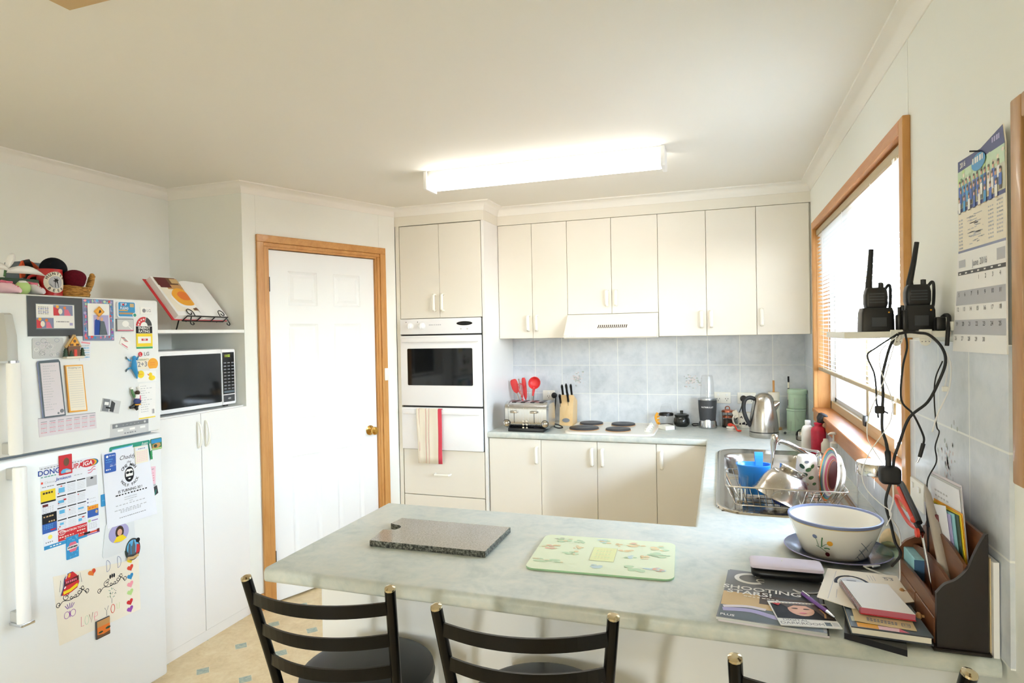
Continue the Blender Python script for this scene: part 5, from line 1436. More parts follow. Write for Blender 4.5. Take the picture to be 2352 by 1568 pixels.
for k in range(6):
    a = PI*k/6; sd = Vector((math.cos(a), math.sin(a), 0))
    mb.tube([o + d*(.112*(1-abs(2*t-1)**1.8)) + sd*(.024*math.sin(2*PI*(t-.5))) for t in [i/16 for i in range(17)]], .0012, 'tool_red', 5)
part(mb, 'wire_loop', wk)
hd_ = MB(frame((-1.762, -.145, 1.180), (1, 0, 0), (0, .25, .97), (0, -.97, .25)))
hd_.lathe([(.001, -.022), (.02, -.020), (.036, -.010), (.0435, .006), (.045, .010), (.042, .010), (.034, -.004), (.018, -.014), (.001, -.016)], 'tool_red', seg=24)
hd_.tube([(-.004, -.03, -.004), (-.010, -.09, -.004)], [.012, .006], 'tool_red', 8)
utens('ladle', 'round red ladle, rightmost of the utensils behind the toaster', 'ladle', (-1.800, -.14, ZC+.01), (-1.772, -.145, 1.10), hd_)
tg = MB()
for dx in (-.006, .006): tg.tube([(-1.808+dx, -.115, ZC+.01), (-1.808+dx*1.6, -.115, 1.10), (-1.805+dx*1.3, -.115, 1.190)], .0022, 'steel_polish', 6)
tg.tube([(-1.8128, -.115, 1.190), (-1.805, -.115, 1.198), (-1.7972, -.115, 1.190)], .0022, 'steel_polish', 6)
solo(tg, 'tongs', 'thin steel tongs standing left of the red ladle', 'tongs')
sk = MB().tube([(-1.84, -.17, ZC+.01), (-1.872, -.17, 1.205)], .003, 'steel_polish', 7).ball((-1.873, -.17, 1.208), .006, 'steel_polish', 8, 6)
solo(sk, 'skewer', 'thin steel rod standing between the red spatula and the red spoon', 'utensil')
# hotplates
hb = T('cooktop', 'white four-plate electric cooktop set in the back worktop', 'cooktop', (-1.187, -.30, ZC))
mb = MB()
o1 = rrect(-1.469, -.904, -.552, -.065, .07, 6)
def shrink(k): return rrect(-1.469+k, -.904-k, -.552+k, -.065-k, .07-k*.5, 6)
mb.loft([[(x, y, ZC+.0003) for x, y in o1], [(x, y, ZC+.008) for x, y in shrink(.003)], [(x, y, ZC+.012) for x, y in shrink(.014)], [(x, y, ZC+.009) for x, y in shrink(.026)]], 'hob_white', True)
part(mb, 'cooktop_panel', hb)
for (x, y, r) in ((-1.362, -.385, .0955), (-1.140, -.395, .0785), (-1.357, -.165, .0785), (-1.140, -.170, .0785)):
    mb = MB().lathe([(r+.003, ZC+.0085), (r+.003, ZC+.011), (r, ZC+.012)], 'tan', (x, y, 0), 36).lathe([(r, ZC+.0125), (r, ZC+.019), (r*.96, ZC+.0215), (r*.3, ZC+.021), (r*.24, ZC+.0195), (.001, ZC+.0195)], 'hot_iron', (x, y, 0), 36)
    part(mb, 'hotplate', hb, 'dark cast iron plate')
for k in range(4):
    y = -.405 + .075*k
    mb = MB().lathe([(.019, ZC+.009), (.019, ZC+.012), (.014, ZC+.014), (.013, ZC+.028), (.001, ZC+.029)], 'plastic_white', (-.955, y, 0), 18).box(-.9585, -.9515, y-.015, y+.015, ZC+.025, ZC+.034, 'plastic_white', .002)
    part(mb, 'knob', hb)
# small things right of the cooktop
mb = MB(Matrix.Translation((-.852, -.235, ZC)) @ Matrix.Rotation(.65, 4, 'Z'))
mb.box(-.035, .035, -.045, .045, .0005, .026, 'plastic_white', .002, 1).box(.031, .0365, -.046, .046, .002, .025, 'dark_grey', .001, 1)
solo(mb, 'small_box', 'small white box with a dark striking edge right of the cooktop', 'box')
gp = T('glass_teapot', 'little glass coffee pot with an orange grip right of the cooktop', 'pot', (-.865, -.10, ZC))
c = (-.865, -.10, ZC)
part(MB().lathe([(.040, .001), (.046, .01), (.050, .05), (.044, .085), (.036, .125), (.034, .13), (.032, .13), (.042, .085), (.047, .05), (.042, .008), (.001, .004)], 'clear_glass', c, 28), 'glass_jug', gp)
part(MB().lathe([(.0475, .072), (.048, .074), (.0465, .086), (.045, .087)], 'black', c, 28).lathe([(.0445, .002), (.045, .012), (.001, .012)], 'dkbrown', c, 24), 'band', gp, 'black band and dark contents')
part(MB().lathe([(.034, .131), (.030, .142), (.012, .150), (.001, .150)], 'clear_glass', c, 24), 'lid', gp)
mb = MB(); mb.tube(spline([(-.908, -.12, ZC+.015), (-.925, -.125, ZC+.035), (-.930, -.125, ZC+.065), (-.918, -.12, ZC+.09)], 5), .0085, 'amber', 8)
for z in (.02, .04, .06): mb.tube([(-.925, -.125, ZC+z), (-.907, -.135, ZC+z+.008)], .005, 'amber', 6)
part(mb, 'grip', gp, 'orange silicone grip')
bp = T('black_sugar_pot', 'glossy black lidded pot left of the blender', 'pot', (-.766, -.09, ZC))
c = (-.766, -.09, ZC)
mb = MB().lathe([(.036, 0), (.048, .012), (.053, .030), (.050, .050), (.043, .062), (.048, .072), (.046, .073), (.040, .062), (.001, .058)], 'leafpot', c, 28)
part(mb, 'pot', bp)
part(MB().lathe([(.047, .073), (.047, .078), (.030, .086), (.010, .089), (.009, .094), (.012, .100), (.009, .105), (.001, .106)], 'leafpot', c, 28), 'lid', bp)
# blender
nb = T('personal_blender', 'grey personal blender with clear tall cup on the back worktop', 'blender', (-.601, -.12, ZC))
c = (-.601, -.12, ZC)
mb = MB().lathe([(.056, 0), (.058, .004), (.055, .04), (.050, .050), (.001, .05)], 'silver', c, 32)
mb.lathe([(.0485, .038), (.0495, .05), (.056, .12), (.058, .17), (.058, .182)], 'dark_grey', c, 32).lathe([(.058, .182), (.0585, .184), (.0575, .193), (.050, .194), (.001, .192)], 'silver', c, 32)
part(mb, 'motor_base', nb)
mb = MB()
n = 24; lo = [(a, .052) for a in [PI*1.18+PI*.64*i/n for i in range(n+1)]]
rings = [[(c[0]+.0575*math.cos(a), c[1]+.0575*math.sin(a), ZC+.008) for a, _ in lo], [(c[0]+.0560*math.cos(a), c[1]+.0560*math.sin(a), ZC+.034) for a, _ in lo], [(c[0]+.0530*math.cos(a), c[1]+.0530*math.sin(a), ZC+.036+.022*math.sin(PI*i/n)**2) for i, (a, _) in enumerate(lo)]]
mb.loft(rings, 'silver', True, False, False, False)
part(mb, 'front_wave', nb, 'silver wave at the foot')
mb = MB()
vs, fs = glyphs('NUTRIBULLET', True)
mb.add([(c[0]+.0577*math.sin(p[0]*.0125/.057), c[1]-.0577*math.cos(p[0]*.0125/.057), ZC+.138+p[1]*.0125) for p in vs], fs, 'paper')
part(mb, 'lettering', nb)
part(MB().lathe([(.047, .194), (.046, .20), (.040, .300), (.034, .340), (.030, .343), (.001, .343)], 'clear_plastic', c, 32).lathe([(.045, .199), (.039, .298), (.033, .337), (.001, .340)], 'clear_plastic', c, 32), 'cup', nb, 'clear cup')
mb = MB().tube(spline([(-.655, -.10, ZC+.012), (-.69, -.09, ZC+.006), (-.70, -.03, ZC+.008), (-.66, -.02, ZC+.01)], 6), .0035, 'black_rubber', 7)
part(mb, 'power_cord', nb)
# plunger, mug, tea light, orange clip, tag and plug behind the kettle
pl = T('coffee_plunger', 'small coffee plunger with a copper lid between blender and kettle', 'coffee plunger', (-.478, -.065, ZC))
c = (-.478, -.065, ZC)
part(MB().lathe([(.029, .004), (.031, .008), (.031, .098), (.029, .098), (.029, .010), (.001, .008)], 'clear_glass', c, 24).lathe([(.028, .010), (.028, .05), (.001, .05)], 'dkbrown', c, 20), 'glass_beaker', pl)
mb = MB().lathe([(.033, 0), (.033, .010), (.031, .011)], 'black', c, 24).lathe([(.032, .062), (.0325, .064), (.0325, .072), (.032, .073)], 'copper', c, 24)
for a in (0, PI/2, PI, 3*PI/2): mb.box(c[0]+.032*math.cos(a)-.002, c[0]+.032*math.cos(a)+.002, c[1]+.032*math.sin(a)-.002, c[1]+.032*math.sin(a)+.002, ZC, ZC+.10, 'black')
part(mb, 'cradle', pl)
mb = MB().lathe([(.037, .098), (.038, .102), (.034, .110), (.012, .116), (.001, .116)], 'copper', c, 24).tube([(c[0]-.012, c[1], ZC+.114)] + [(c[0]+.014*math.cos(a), c[1], ZC+.122+.013*math.sin(a)) for a in [PI*(1-i/8) for i in range(9)]] + [(c[0]+.012, c[1], ZC+.114)], .003, 'copper', 7)
part(mb, 'lid', pl, 'copper lid')
c = (-.376, -.075, ZC)
mg2 = T('cat_mug', 'white mug with small black cat prints half behind the kettle', 'mug', c)
part(MB().lathe([(.033, 0), (.038, .006), (.040, .10), (.0375, .10), (.036, .008), (.001, .006)], 'ceramic', c, 28), 'mug_body', mg2)
mb = MB().tube(spline([(c[0]-.038, c[1]-.006, ZC+.083), (c[0]-.062, c[1]-.012, ZC+.078), (c[0]-.070, c[1]-.014, ZC+.05), (c[0]-.058, c[1]-.012, ZC+.022), (c[0]-.037, c[1]-.006, ZC+.018)], 6), .005, 'ceramic', 8)
part(mb, 'handle', mg2)
mb = MB()
for a, z, s in ((-2.1, .072, .009), (-1.7, .035, .010), (-2.3, .03, .007), (-1.35, .07, .008), (-1.2, .03, .009)):
    pts = [(-s, -s), (s, -s), (s*.9, s*.3), (s*.4, s), (-s*.1, s*.3), (-s*.8, s*.2)]
    mb.add([(c[0]+.0398*math.cos(a+p[0]/.04), c[1]+.0398*math.sin(a+p[0]/.04), ZC+z+p[1]) for p in pts], [list(range(6))], 'ink')
part(mb, 'print', mg2)
mb = MB().lathe([(.030, 0), (.032, .003), (.032, .018), (.029, .019), (.028, .014), (.001, .014)], 'ceramic', (-.455, -.165, ZC), 24).lathe([(.0323, .004), (.0323, .009)], 'silver', (-.455, -.165, ZC), 24)
solo(mb, 'tin_lid', 'small white round tin in front of the coffee plunger', 'tin')
mb = MB().ball((-.463, -.168, ZC+.030), .014, 'tomato', 12, 8, (1.2, .8, .8)).tube(spline([(-.452, -.168, ZC+.032), (-.435, -.19, ZC+.024), (-.425, -.215, ZC+.006), (-.415, -.25, ZC+.005)], 6), .0045, 'tomato', 8).ball((-.410, -.262, ZC+.008), .0085, 'tomato', 10, 8, (1.5, 1, .7))
solo(mb, 'orange_clip', 'bright orange clip lying over the small white tin', 'clip')
mb = MB().tube(spline([(-.378, -.03, 1.078), (-.385, -.045, 1.05), (-.405, -.055, .99), (-.425, -.05, .945)], 6), .003, 'black_rubber', 7).ball((-.378, -.026, 1.080), .021, 'black_rubber', 14, 10)
solo(mb, 'black_plug', 'round black plug and cord in the outlet behind the kettle handle', 'plug')
mb = MB(Matrix.Translation((-.428, -.085, .985)) @ Matrix.Rotation(-.45, 4, 'Y')).box(-.018, .018, -.003, .003, -.024, .024, 'paper_cream', .002, 1).box(-.003, .003, -.0035, .0035, .022, .03, 'sand')
solo(mb, 'tag_card', 'cream tag hanging on the cord left of the cat mug', 'tag')
# kettle
kt = T('kettle', 'domed brushed steel electric kettle with black handle', 'kettle', (-.278, -.41, ZC))
c = (-.278, -.41, ZC)
part(MB().lathe([(.080, 0), (.082, .003), (.082, .030), (.080, .031)], 'steel_round', c, 40).lathe([(.0795, .0305), (.0795, .035)], 'black', c, 40), 'base', kt)
part(MB().lathe([(.081, .0355), (.081, .06), (.078, .10), (.072, .15), (.064, .19), (.058, .212)], 'steel_round', c, 44), 'kettle_body', kt)
part(MB().lathe([(.058, .2125), (.054, .228), (.043, .245), (.026, .256), (.010, .260), (.001, .260)], 'steel_round', c, 40), 'lid', kt)
mb = MB()
R = []
for t, w, h in ((0, .030, .034), (.5, .022, .024), (1, .012, .010)):
    o = Vector((c[0]+.055+.030*t, c[1]-.008*t, ZC+.180+.026*t))
    R.append([o + Vector((0, w*math.cos(a), 0)) + Vector((-.3*h*math.sin(a), 0, h*math.sin(a)*.9)) for a in [2*PI*i/12 for i in range(12)]])
mb.loft(R, 'steel_polish'); part(mb, 'spout', kt)
mb = MB().tube(spline([(c[0]-.045, c[1]-.01, ZC+.222), (c[0]-.078, c[1]-.02, ZC+.232), (c[0]-.106, c[1]-.03, ZC+.215), (c[0]-.112, c[1]-.03, ZC+.165), (c[0]-.098, c[1]-.028, ZC+.11), (c[0]-.074, c[1]-.02, ZC+.065)], 7), [.012]*36, 'black_rubber', 10, True, 1.0)
part(mb, 'handle', kt, 'black handle')
# paper towel, straw, green canisters, jug, mini pot
c = (-.20, -.10, ZC)
ph = T('paper_towel_holder', 'wooden paper towel stand behind the kettle', 'holder', c)
part(MB().cyl((c[0], c[1], ZC+.01), (c[0], c[1], 1.206), .0065, 'pine', 12), 'rod', ph); part(MB().lathe([(.05, 0), (.05, .012), (.001, .013)], 'pine', c, 24), 'base', ph)
solo(MB().lathe([(.010, .014), (.034, .014), (.034, .235), (.010, .235)], 'paper_cream', c, 28), 'paper_towel_roll', 'nearly finished white paper towel roll on the wooden stand', 'paper towel')
mb = MB()
for k in range(8): mb.cyl((-.112, -.085, ZC+.04+.0367*k), (-.112, -.085, ZC+.04+.0367*(k+1)), .0055, 'ink' if k % 2 else 'paper_cream', 10)
solo(mb, 'striped_straw', 'black and white striped straw standing by the green canisters', 'straw')
c = (-.072, -.115, ZC)
g2 = 'mint green canisters stacked in the corner'
cn = T('canister', 'mint green canister in the corner, lower of the two stacked', 'canister', c, g2)
part(MB().lathe([(.052, 0), (.055, .004), (.055, .122), (.001, .124)], 'mint', c, 32), 'canister_body', cn)
part(MB().lathe([(.057, .1245), (.057, .136), (.001, .137)], 'mint', c, 32), 'lid', cn)
c2 = (-.066, -.115, ZC+.138)
cn = T('canister', 'mint green canister in the corner, upper of the two stacked, with a wide lid', 'canister', c2, g2)
part(MB().lathe([(.050, 0), (.052, .003), (.052, .090), (.001, .092)], 'mint', c2, 32), 'canister_body', cn)
part(MB().lathe([(.056, .0905), (.057, .092), (.057, .114), (.053, .118), (.001, .118)], 'mint', c2, 32), 'lid', cn)
c = (-.056, -.24, ZC)
jg = T('glass_jug', 'tall clear jug in front of the mint green canisters', 'jug', c)
part(MB().lathe([(.036, .001), (.038, .006), (.041, .215), (.039, .215), (.036, .008), (.001, .006)], 'clear_glass', c, 28), 'jug_body', jg)
part(MB().tube(spline([(c[0]-.02, c[1]-.035, ZC+.18), (c[0]-.035, c[1]-.062, ZC+.17), (c[0]-.035, c[1]-.066, ZC+.11), (c[0]-.02, c[1]-.034, ZC+.08)], 6), .005, 'clear_glass', 8), 'handle', jg)
c = (-.143, -.26, ZC)
gl = MB().lathe([(.026, .001), (.027, .004), (.031, .075), (.0295, .075), (.025, .006), (.001, .004)], 'clear_glass', c, 24)
solo(gl, 'drinking_glass', 'small clear tumbler right of the kettle', 'glass')
mb = MB().tube(spline([(-.19, -.30, ZC+.004), (-.16, -.315, ZC+.005), (-.13, -.33, ZC+.004), (-.105, -.32, ZC+.004)], 6), .004, 'clear_plastic', 7).ball((-.155, -.318, ZC+.012), .008, 'dark_grey', 8, 6)
solo(mb, 'bottle_stopper', 'tiny dark stopper lying right of the kettle', 'stopper')
c = (-.084, -.49, ZC)
mp_ = T('steel_pot', 'miniature steel pot with a black looped handle behind the white bottle', 'pot', c)
part(MB().lathe([(.025, 0), (.0265, .003), (.025, .045), (.023, .05), (.001, .05)], 'steel_round', c, 24).lathe([(.0268, .001), (.0272, .004)], 'black', c, 24), 'pot_body', mp_)
mb = MB().tube([(c[0]+.029*math.cos(a), c[1]-.01, ZC+.028+.034*math.sin(a)) for a in [PI*i/14 for i in range(15)]], .0035, 'black', 8).ball((c[0], c[1]-.01, ZC+.062), .006, 'black', 8, 6).tube([(c[0]-.029, c[1]-.01, ZC+.028), (c[0]-.028, c[1]-.01, ZC+.003)], .002, 'black', 6)
part(mb, 'handle', mp_)
# bottles by the sink
c = (-.088, -.80, ZC)
bt = T('white_bottle', 'white plastic bottle half hidden behind the red bottle', 'bottle', c)
part(MB().lathe([(.028, 0), (.031, .004), (.031, .105), (.024, .124), (.013, .132), (.013, .138)], 'plastic_white', c, 28), 'bottle_body', bt); part(MB().lathe([(.0135, .138), (.014, .140), (.014, .156), (.001, .157)], 'plastic_white', c, 20), 'cap', bt)
c = (-.050, -.89, ZC)
bt = T('drink_bottle', 'red metal drink bottle with black cap beside the window', 'bottle', c)
part(MB().lathe([(.033, 0), (.035, .004), (.035, .118), (.031, .130), (.020, .138), (.018, .142), (.018, .150)], 'bottle_red', c, 32).lathe([(.020, .148), (.021, .150), (.021, .156), (.018, .158), (.001, .158)], 'bottle_red', c, 24), 'bottle_body', bt)
mb = MB(Matrix.Translation((-.043, -.89, ZC+.158)) @ Matrix.Rotation(.42, 4, 'Y')).lathe([(.014, -.002), (.016, .004), (.023, .016), (.0245, .030), (.022, .044), (.014, .050), (.001, .051)], 'black_rubber', seg=20)
for k in range(10): mb.box(.0225*math.cos(.628*k)-.002, .0225*math.cos(.628*k)+.002, .0225*math.sin(.628*k)-.002, .0225*math.sin(.628*k)+.002, .018, .044, 'black_rubber', .001, 1)
part(mb, 'cap', bt, 'black ribbed cap')
c = (-.035, -1.02, ZC)
solo(MB().lathe([(.020, 0), (.021, .003), (.021, .075), (.012, .088), (.011, .098), (.001, .099)], 'paper_cream', c, 22), 'cream_bottle', 'slim cream bottle right behind the red bottle', 'bottle')
c = (-.030, -1.215, ZC)
sp_ = T('soap_dispenser', 'clear pump bottle of hand soap on the sink edge under the window', 'soap dispenser', c)
part(MB().lathe([(.021, .001), (.0225, .004), (.0225, .075), (.014, .088), (.012, .092)], 'clear_plastic', c, 24).lathe([(.0205, .006), (.0205, .062), (.001, .062)], 'paper_cream', c, 20), 'bottle_body', sp_)
mb = MB().lathe([(.0155, .090), (.016, .092), (.016, .112), (.010, .116), (.004, .118), (.0035, .150)], 'plastic_white', c, 20)
mb.loft([[(c[0]+x, c[1]+.008*math.cos(a)*w, ZC+.154+.006*math.sin(a)*w + (-.004 if x > .01 or x < -.016 else .002)) for a in [2*PI*i/10 for i in range(10)]] for x, w in ((-.024, .5), (-.012, 1), (0, 1.1), (.008, 1), (.016, .5))], 'plastic_white')
part(mb, 'pump', sp_)

# ------------------------------------------------------------------ sink
sk = T('kitchen_sink', 'stainless steel sink with drainer set under the window', 'sink', (-.30, -1.48, ZC))
sx0, sx1, sy0, sy1 = -.537, -.055, -2.090, -.870
def sd_rr(x, y, x0, x1, y0, y1, r):
    cx, cy = (x0+x1)/2, (y0+y1)/2
    qx, qy = abs(x-cx)-(x1-x0)/2+r, abs(y-cy)-(y1-y0)/2+r
    return math.hypot(max(qx, 0), max(qy, 0)) + min(max(qx, qy), 0) - r
def sstep(a, b, x):
    t = min(1, max(0, (x-a)/(b-a))); return t*t*(3-2*t)
mb = MB(); nx, ny = 62, 150; idx = {}; vs = []; fs = []
def sinkz(x, y):
    z = ZC + .006
    z -= .165*sstep(0, -.055, sd_rr(x, y, -.505, -.105, -1.50, -.985, .10))
    d = sd_rr(x, y, -.505, -.085, -2.055, -1.53, .06)
    if d < 0: z -= .006*sstep(0, -.012, d) - .0022*sstep(-.02, -.04, d)*(.5+.5*math.cos((x+.30)*2*PI/.036))
    return z
for i in range(nx+1):
    for j in range(ny+1):
        x = sx0+.004+(sx1-sx0-.008)*i/nx; y = sy0+.004+(sy1-sy0-.008)*j/ny
        if sd_rr(x, y, sx0, sx1, sy0, sy1, .115) < -.003: idx[i, j] = len(vs); vs.append((x, y, sinkz(x, y)))
for i in range(nx):
    for j in range(ny):
        q = [(i, j), (i+1, j), (i+1, j+1), (i, j+1)]
        if all(k in idx for k in q): fs.append([idx[k] for k in q])
mb.add(vs, fs, 'sink_steel', True)
part(mb, 'sink_bowl', sk)
mb = MB()
o = rrect(sx0, sx1, sy0, sy1, .115, 10)
def off(k): return rrect(sx0+k, sx1-k, sy0+k, sy1-k, .115-k, 10)
mb.loft([[(x, y, ZC+.0004) for x, y in o], [(x, y, ZC+.006) for x, y in off(.003)], [(x, y, ZC+.0078) for x, y in off(.008)], [(x, y, ZC+.0065) for x, y in off(.016)]], 'steel_polish', True, False, False)
part(mb, 'rim', sk, 'polished rim')
part(MB().lathe([(.001, ZC-.1575), (.022, ZC-.1575), (.028, ZC-.1555), (.030, ZC-.1575)], 'steel_polish', (-.305, -1.24, 0), 20), 'drain', sk)
tp = T('sink_mixer', 'silver mixer tap reaching over the sink from the window side', 'tap', (-.085, -1.20, ZC))
mb = MB().lathe([(.026, .007), (.027, .010), (.023, .016), (.022, .050), (.019, .062), (.001, .064)], 'chrome', (-.085, -1.22, ZC), 24)
part(mb, 'tap_body', tp)
part(MB().tube(spline([(-.10, -1.22, ZC+.045), (-.15, -1.225, ZC+.062), (-.19, -1.235, ZC+.088), (-.235, -1.245, ZC+.112), (-.262, -1.25, ZC+.118), (-.270, -1.252, ZC+.104)], 6), [.011]*31, 'chrome', 12), 'spout', tp)
mb = MB().tube(spline([(-.175, -1.21, ZC+.085), (-.13, -1.215, ZC+.075), (-.095, -1.22, ZC+.070), (-.080, -1.22, ZC+.058)], 5), [.004+.004*i/15 for i in range(16)], 'chrome', 10)
part(mb, 'lever', tp)
# wire dish rack
rk = T('dish_rack', 'steel wire dish rack on the drainer holding the washed dishes', 'dish rack', (-.30, -1.92, ZC))
bx0, bx1, by0, by1, zb = -.468, -.150, -2.015, -1.80, ZC+.014
tx0, tx1, ty0, ty1, zt = -.500, -.110, -2.058, -1.765, ZC+.088
mb = MB()
def loop(x0, x1, y0, y1, z, r=.025): 
    p = rrect(x0, x1, y0, y1, r, 4); p = p+p[:1]
    return [(a, b, z) for a, b in p]
mb.tube(loop(tx0, tx1, ty0, ty1, zt), .0028, 'steel_polish', 7).tube(loop(bx0, bx1, by0, by1, zb), .0024, 'steel_polish', 7)
part(mb, 'rim_wire', rk)
mb = MB(); n = 15
for i in range(1, n):
    t = i/n; xb = bx0+(bx1-bx0)*t; xt = tx0+(tx1-tx0)*t
    mb.tube([(xt, ty0, zt), (xb, by0, zb), (xb, by1, zb), (xt, ty1, zt)], .0013, 'steel_polish', 5)
for j in range(1, 9):
    t = j/9; yb = by0+(by1-by0)*t; yt = ty0+(ty1-ty0)*t
    mb.tube([(tx0, yt, zt), (bx0, yb, zb)], .0013, 'steel_polish', 5).tube([(tx1, yt, zt), (bx1, yb, zb)], .0013, 'steel_polish', 5)
for j in (2, 4.5, 7): 
    y = by0+(by1-by0)*j/9; mb.tube([(bx0, y, zb), (bx1, y, zb)], .0016, 'steel_polish', 5)
part(mb, 'wire_basket', rk)
mb = MB()
for x in (bx0+.02, bx1-.02):
    for y in (by0, by1): mb.cyl((x, y, ZC+.001), (x, y, zb), .004, 'plastic_white', 8)
part(mb, 'foot', rk)
# things in the rack
cd_ = T('cutlery_caddy', 'bright blue plastic cutlery caddy in the left of the dish rack', 'caddy', (-.400, -1.838, zb))
c = (-.398, -1.838)
R = []
for z, rx, ry in ((.004, .043, .034), (.060, .052, .038), (.102, .060, .042), (.108, .064, .045), (.113, .064, .045), (.113, .058, .040), (.108, .055, .038), (.012, .040, .030)):
    R.append([(c[0]+rx*math.copysign(abs(math.cos(a))**.75, math.cos(a)), c[1]+ry*math.copysign(abs(math.sin(a))**.75, math.sin(a)), zb+z) for a in [2*PI*i/28 for i in range(28)]])
mb = MB().loft(R, 'plastic_blue', True)
for i in range(28):
    a = 2*PI*(i+.5)/28; mb.box(c[0]+.0535*math.cos(a)-.0012, c[0]+.0535*math.cos(a)+.0012, c[1]+.0390*math.sin(a)-.0012, c[1]+.0390*math.sin(a)+.0012, zb+.035, zb+.09, 'plastic_blue')
part(mb, 'caddy_body', cd_)
mb = MB(); R = []
for i in range(15):
    a = PI*i/14; z = zb+.085+.068*math.sin(a)**.7; x = c[0]+.018
    y = c[1]+.037*math.cos(a); w = .011+.004*math.sin(a)
    R.append([(x-w, y, z), (x+w, y, z), (x+w, y*1+.006*math.cos(a)*0, z+.006), (x-w, y, z+.006)])
mb.loft(R, 'plastic_blue', False); part(mb, 'handle', cd_)
# upturned steel bowl leaning in the rack
ax = Vector((.42, .10, .90)).normalized(); o = Vector((-.350, -1.966, zb+.030))
e1 = Vector((1, 0, 0)); e1 = (e1-ax*e1.dot(ax)).normalized(); e2 = ax.cross(e1)
bw = T('mixing_bowl', 'upturned steel bowl leaning across the dish rack', 'bowl', o)
Fm = frame(o + e1*.03, e1, e2, ax)
part(MB(Fm).lathe([(.094, 0), (.096, .002), (.088, .012), (.083, .045), (.074, .075), (.056, .097), (.040, .101), (.038, .101)], 'steel_round', seg=44).lathe([(.0925, .002), (.086, .013), (.081, .045), (.072, .073), (.050, .095), (.001, .0965)], 'steel_round', seg=44), 'bowl_body', bw)
part(MB(Fm).lathe([(.039, .099), (.041, .102), (.046, .117), (.048, .1195), (.045, .120), (.036, .110), (.001, .106)], 'steel_polish', seg=36), 'foot_ring', bw)
wk = MB()
R = []; a = Vector((-.348, -1.905, zb+.02)); b = Vector((-.330, -1.93, 1.155)); d = (b-a)
for t, w, h in ((0, .003, .003), (.55, .0045, .004), (.68, .006, .005), (.85, .012, .007), (.95, .0125, .008), (.985, .009, .006), (1, .003, .003)):
    q = a + d*t; R.append([q + Vector((w*math.cos(s), h*math.sin(s), 0)) for s in [2*PI*i/12 for i in range(12)]])
wk.loft(R, 'steel_polish')
solo(wk, 'steel_ladle', 'steel serving spoon with its handle up, behind the steel bowl', 'spoon')
c = Vector((-.214, -1.832, 0)); z0 = zb+.026
cu = T('leaf_print_mug', 'white upturned tumbler with green leaf print in the dish rack', 'tumbler', (c.x, c.y, z0))
part(MB().lathe([(.044, 0), (.0455, .002), (.0445, .014), (.033, .122), (.030, .126), (.001, .127)], 'ceramic', (c.x, c.y, z0), 32).lathe([(.0425, .001), (.031, .122)], 'ceramic', (c.x, c.y, z0), 32), 'cup_body', cu)
mb = MB()
for a, z, s, m, r in ((-2.15, .092, .010, 'deepgreen', -.6), (-1.55, .080, .0095, 'leaf', .5), (-1.92, .062, .010, 'deepgreen', .1), (-1.35, .052, .0085, 'leaf', .4), (-2.3, .05, .008, 'p_grey', .3), (-1.75, .028, .0075, 'p_red', 0), (-1.15, .092, .008, 'leaf', .9), (-2.05, .022, .007, 'mid_grey', 0), (-1.7, .108, .007, 'mid_grey', .2), (-1.1, .03, .007, 'leaf', .2)):
    R_ = .0335+(.126-z)*.098
    pts = [(s*math.cos(t)*(1 if math.cos(t) < 0 else 1.25), s*.72*math.sin(t)) for t in [2*PI*i/14 for i in range(14)]]
    pts = [(p[0]*math.cos(r)-p[1]*math.sin(r), p[0]*math.sin(r)+p[1]*math.cos(r)) for p in pts]
    mb.add([(c.x+(R_+.0006-.098*p[1])*math.cos(a+p[0]/R_), c.y+(R_+.0006-.098*p[1])*math.sin(a+p[0]/R_), z0+z+p[1]) for p in pts], [list(range(14))], m)
part(mb, 'print', cu, 'green leaf print')
def stand_plate(name, label, px, py, r, pz, tilt, rings_, grp=None):
    Mx = Matrix.Translation((px, py, pz)) @ Matrix.Rotation(math.radians(8), 4, 'Z') @ Matrix.Rotation(math.radians(-90+tilt), 4, 'Y')
    mb = MB(Mx)
    prof = [(.001, .004), (r*.55, .004), (r*.62, .008), (r*.97, .022), (r, .024), (r*.985, .027), (r*.62, .013), (r*.55, .0085)]
    mb.lathe(prof, 'ceramic', seg=40)
    # glazed rings follow the upper surface, z(r) linear between stops
    def zup(q): return .0085 if q < r*.55 else .0085+(q-r*.55)/(r*.07)*.0045 if q < r*.62 else .013+(q-r*.62)/(r*.365)*.014
    for q0, q1, m in rings_:
        k = 4; mb.lathe([(q0+(q1-q0)*i/k, zup(q0+(q1-q0)*i/k)+.0005) for i in range(k+1)], m, seg=40)
    return solo(mb, name, label, 'plate', grp)
gP = 'plates upright in the dish rack'
stand_plate('dinner_plate', 'plate with coloured glaze rings and red centre standing in the dish rack', -.128, -1.905, .096, zb+.098, 9, [(.0005, .05, 'maroon'), (.05, .056, 'copper'), (.058, .068, 'rose'), (.068, .076, 'paper_cream'), (.076, .083, 'dusty'), (.083, .088, 'teal'), (.088, .0945, 'orange')], gP)
stand_plate('side_plate', 'plain cream plate behind the red-centred plate in the dish rack', -.100, -1.860, .080, zb+.082, 9, [(.06, .062, 'paper_cream')], gP)
c = (-.145, -1.795, zb+.001)
solo(MB().lathe([(.017, 0), (.018, .003), (.021, .095), (.019, .095), (.017, .006), (.001, .005)], 'clear_glass', c, 22), 'drinking_glass', 'clear glass at the back of the dish rack behind the leaf tumbler', 'glass')
mb = MB().tube([(-.128, -1.785, zb+.02), (-.114, -1.78, zb+.09)], .006, 'amber', 10).ball((-.110, -1.778, zb+.10), .020, 'black', 12, 8, (1, .8, 1))
solo(mb, 'dish_brush', 'dish brush with black bristles leaning in the back of the rack', 'brush')
c = (-.440, -1.95, zb+.001)
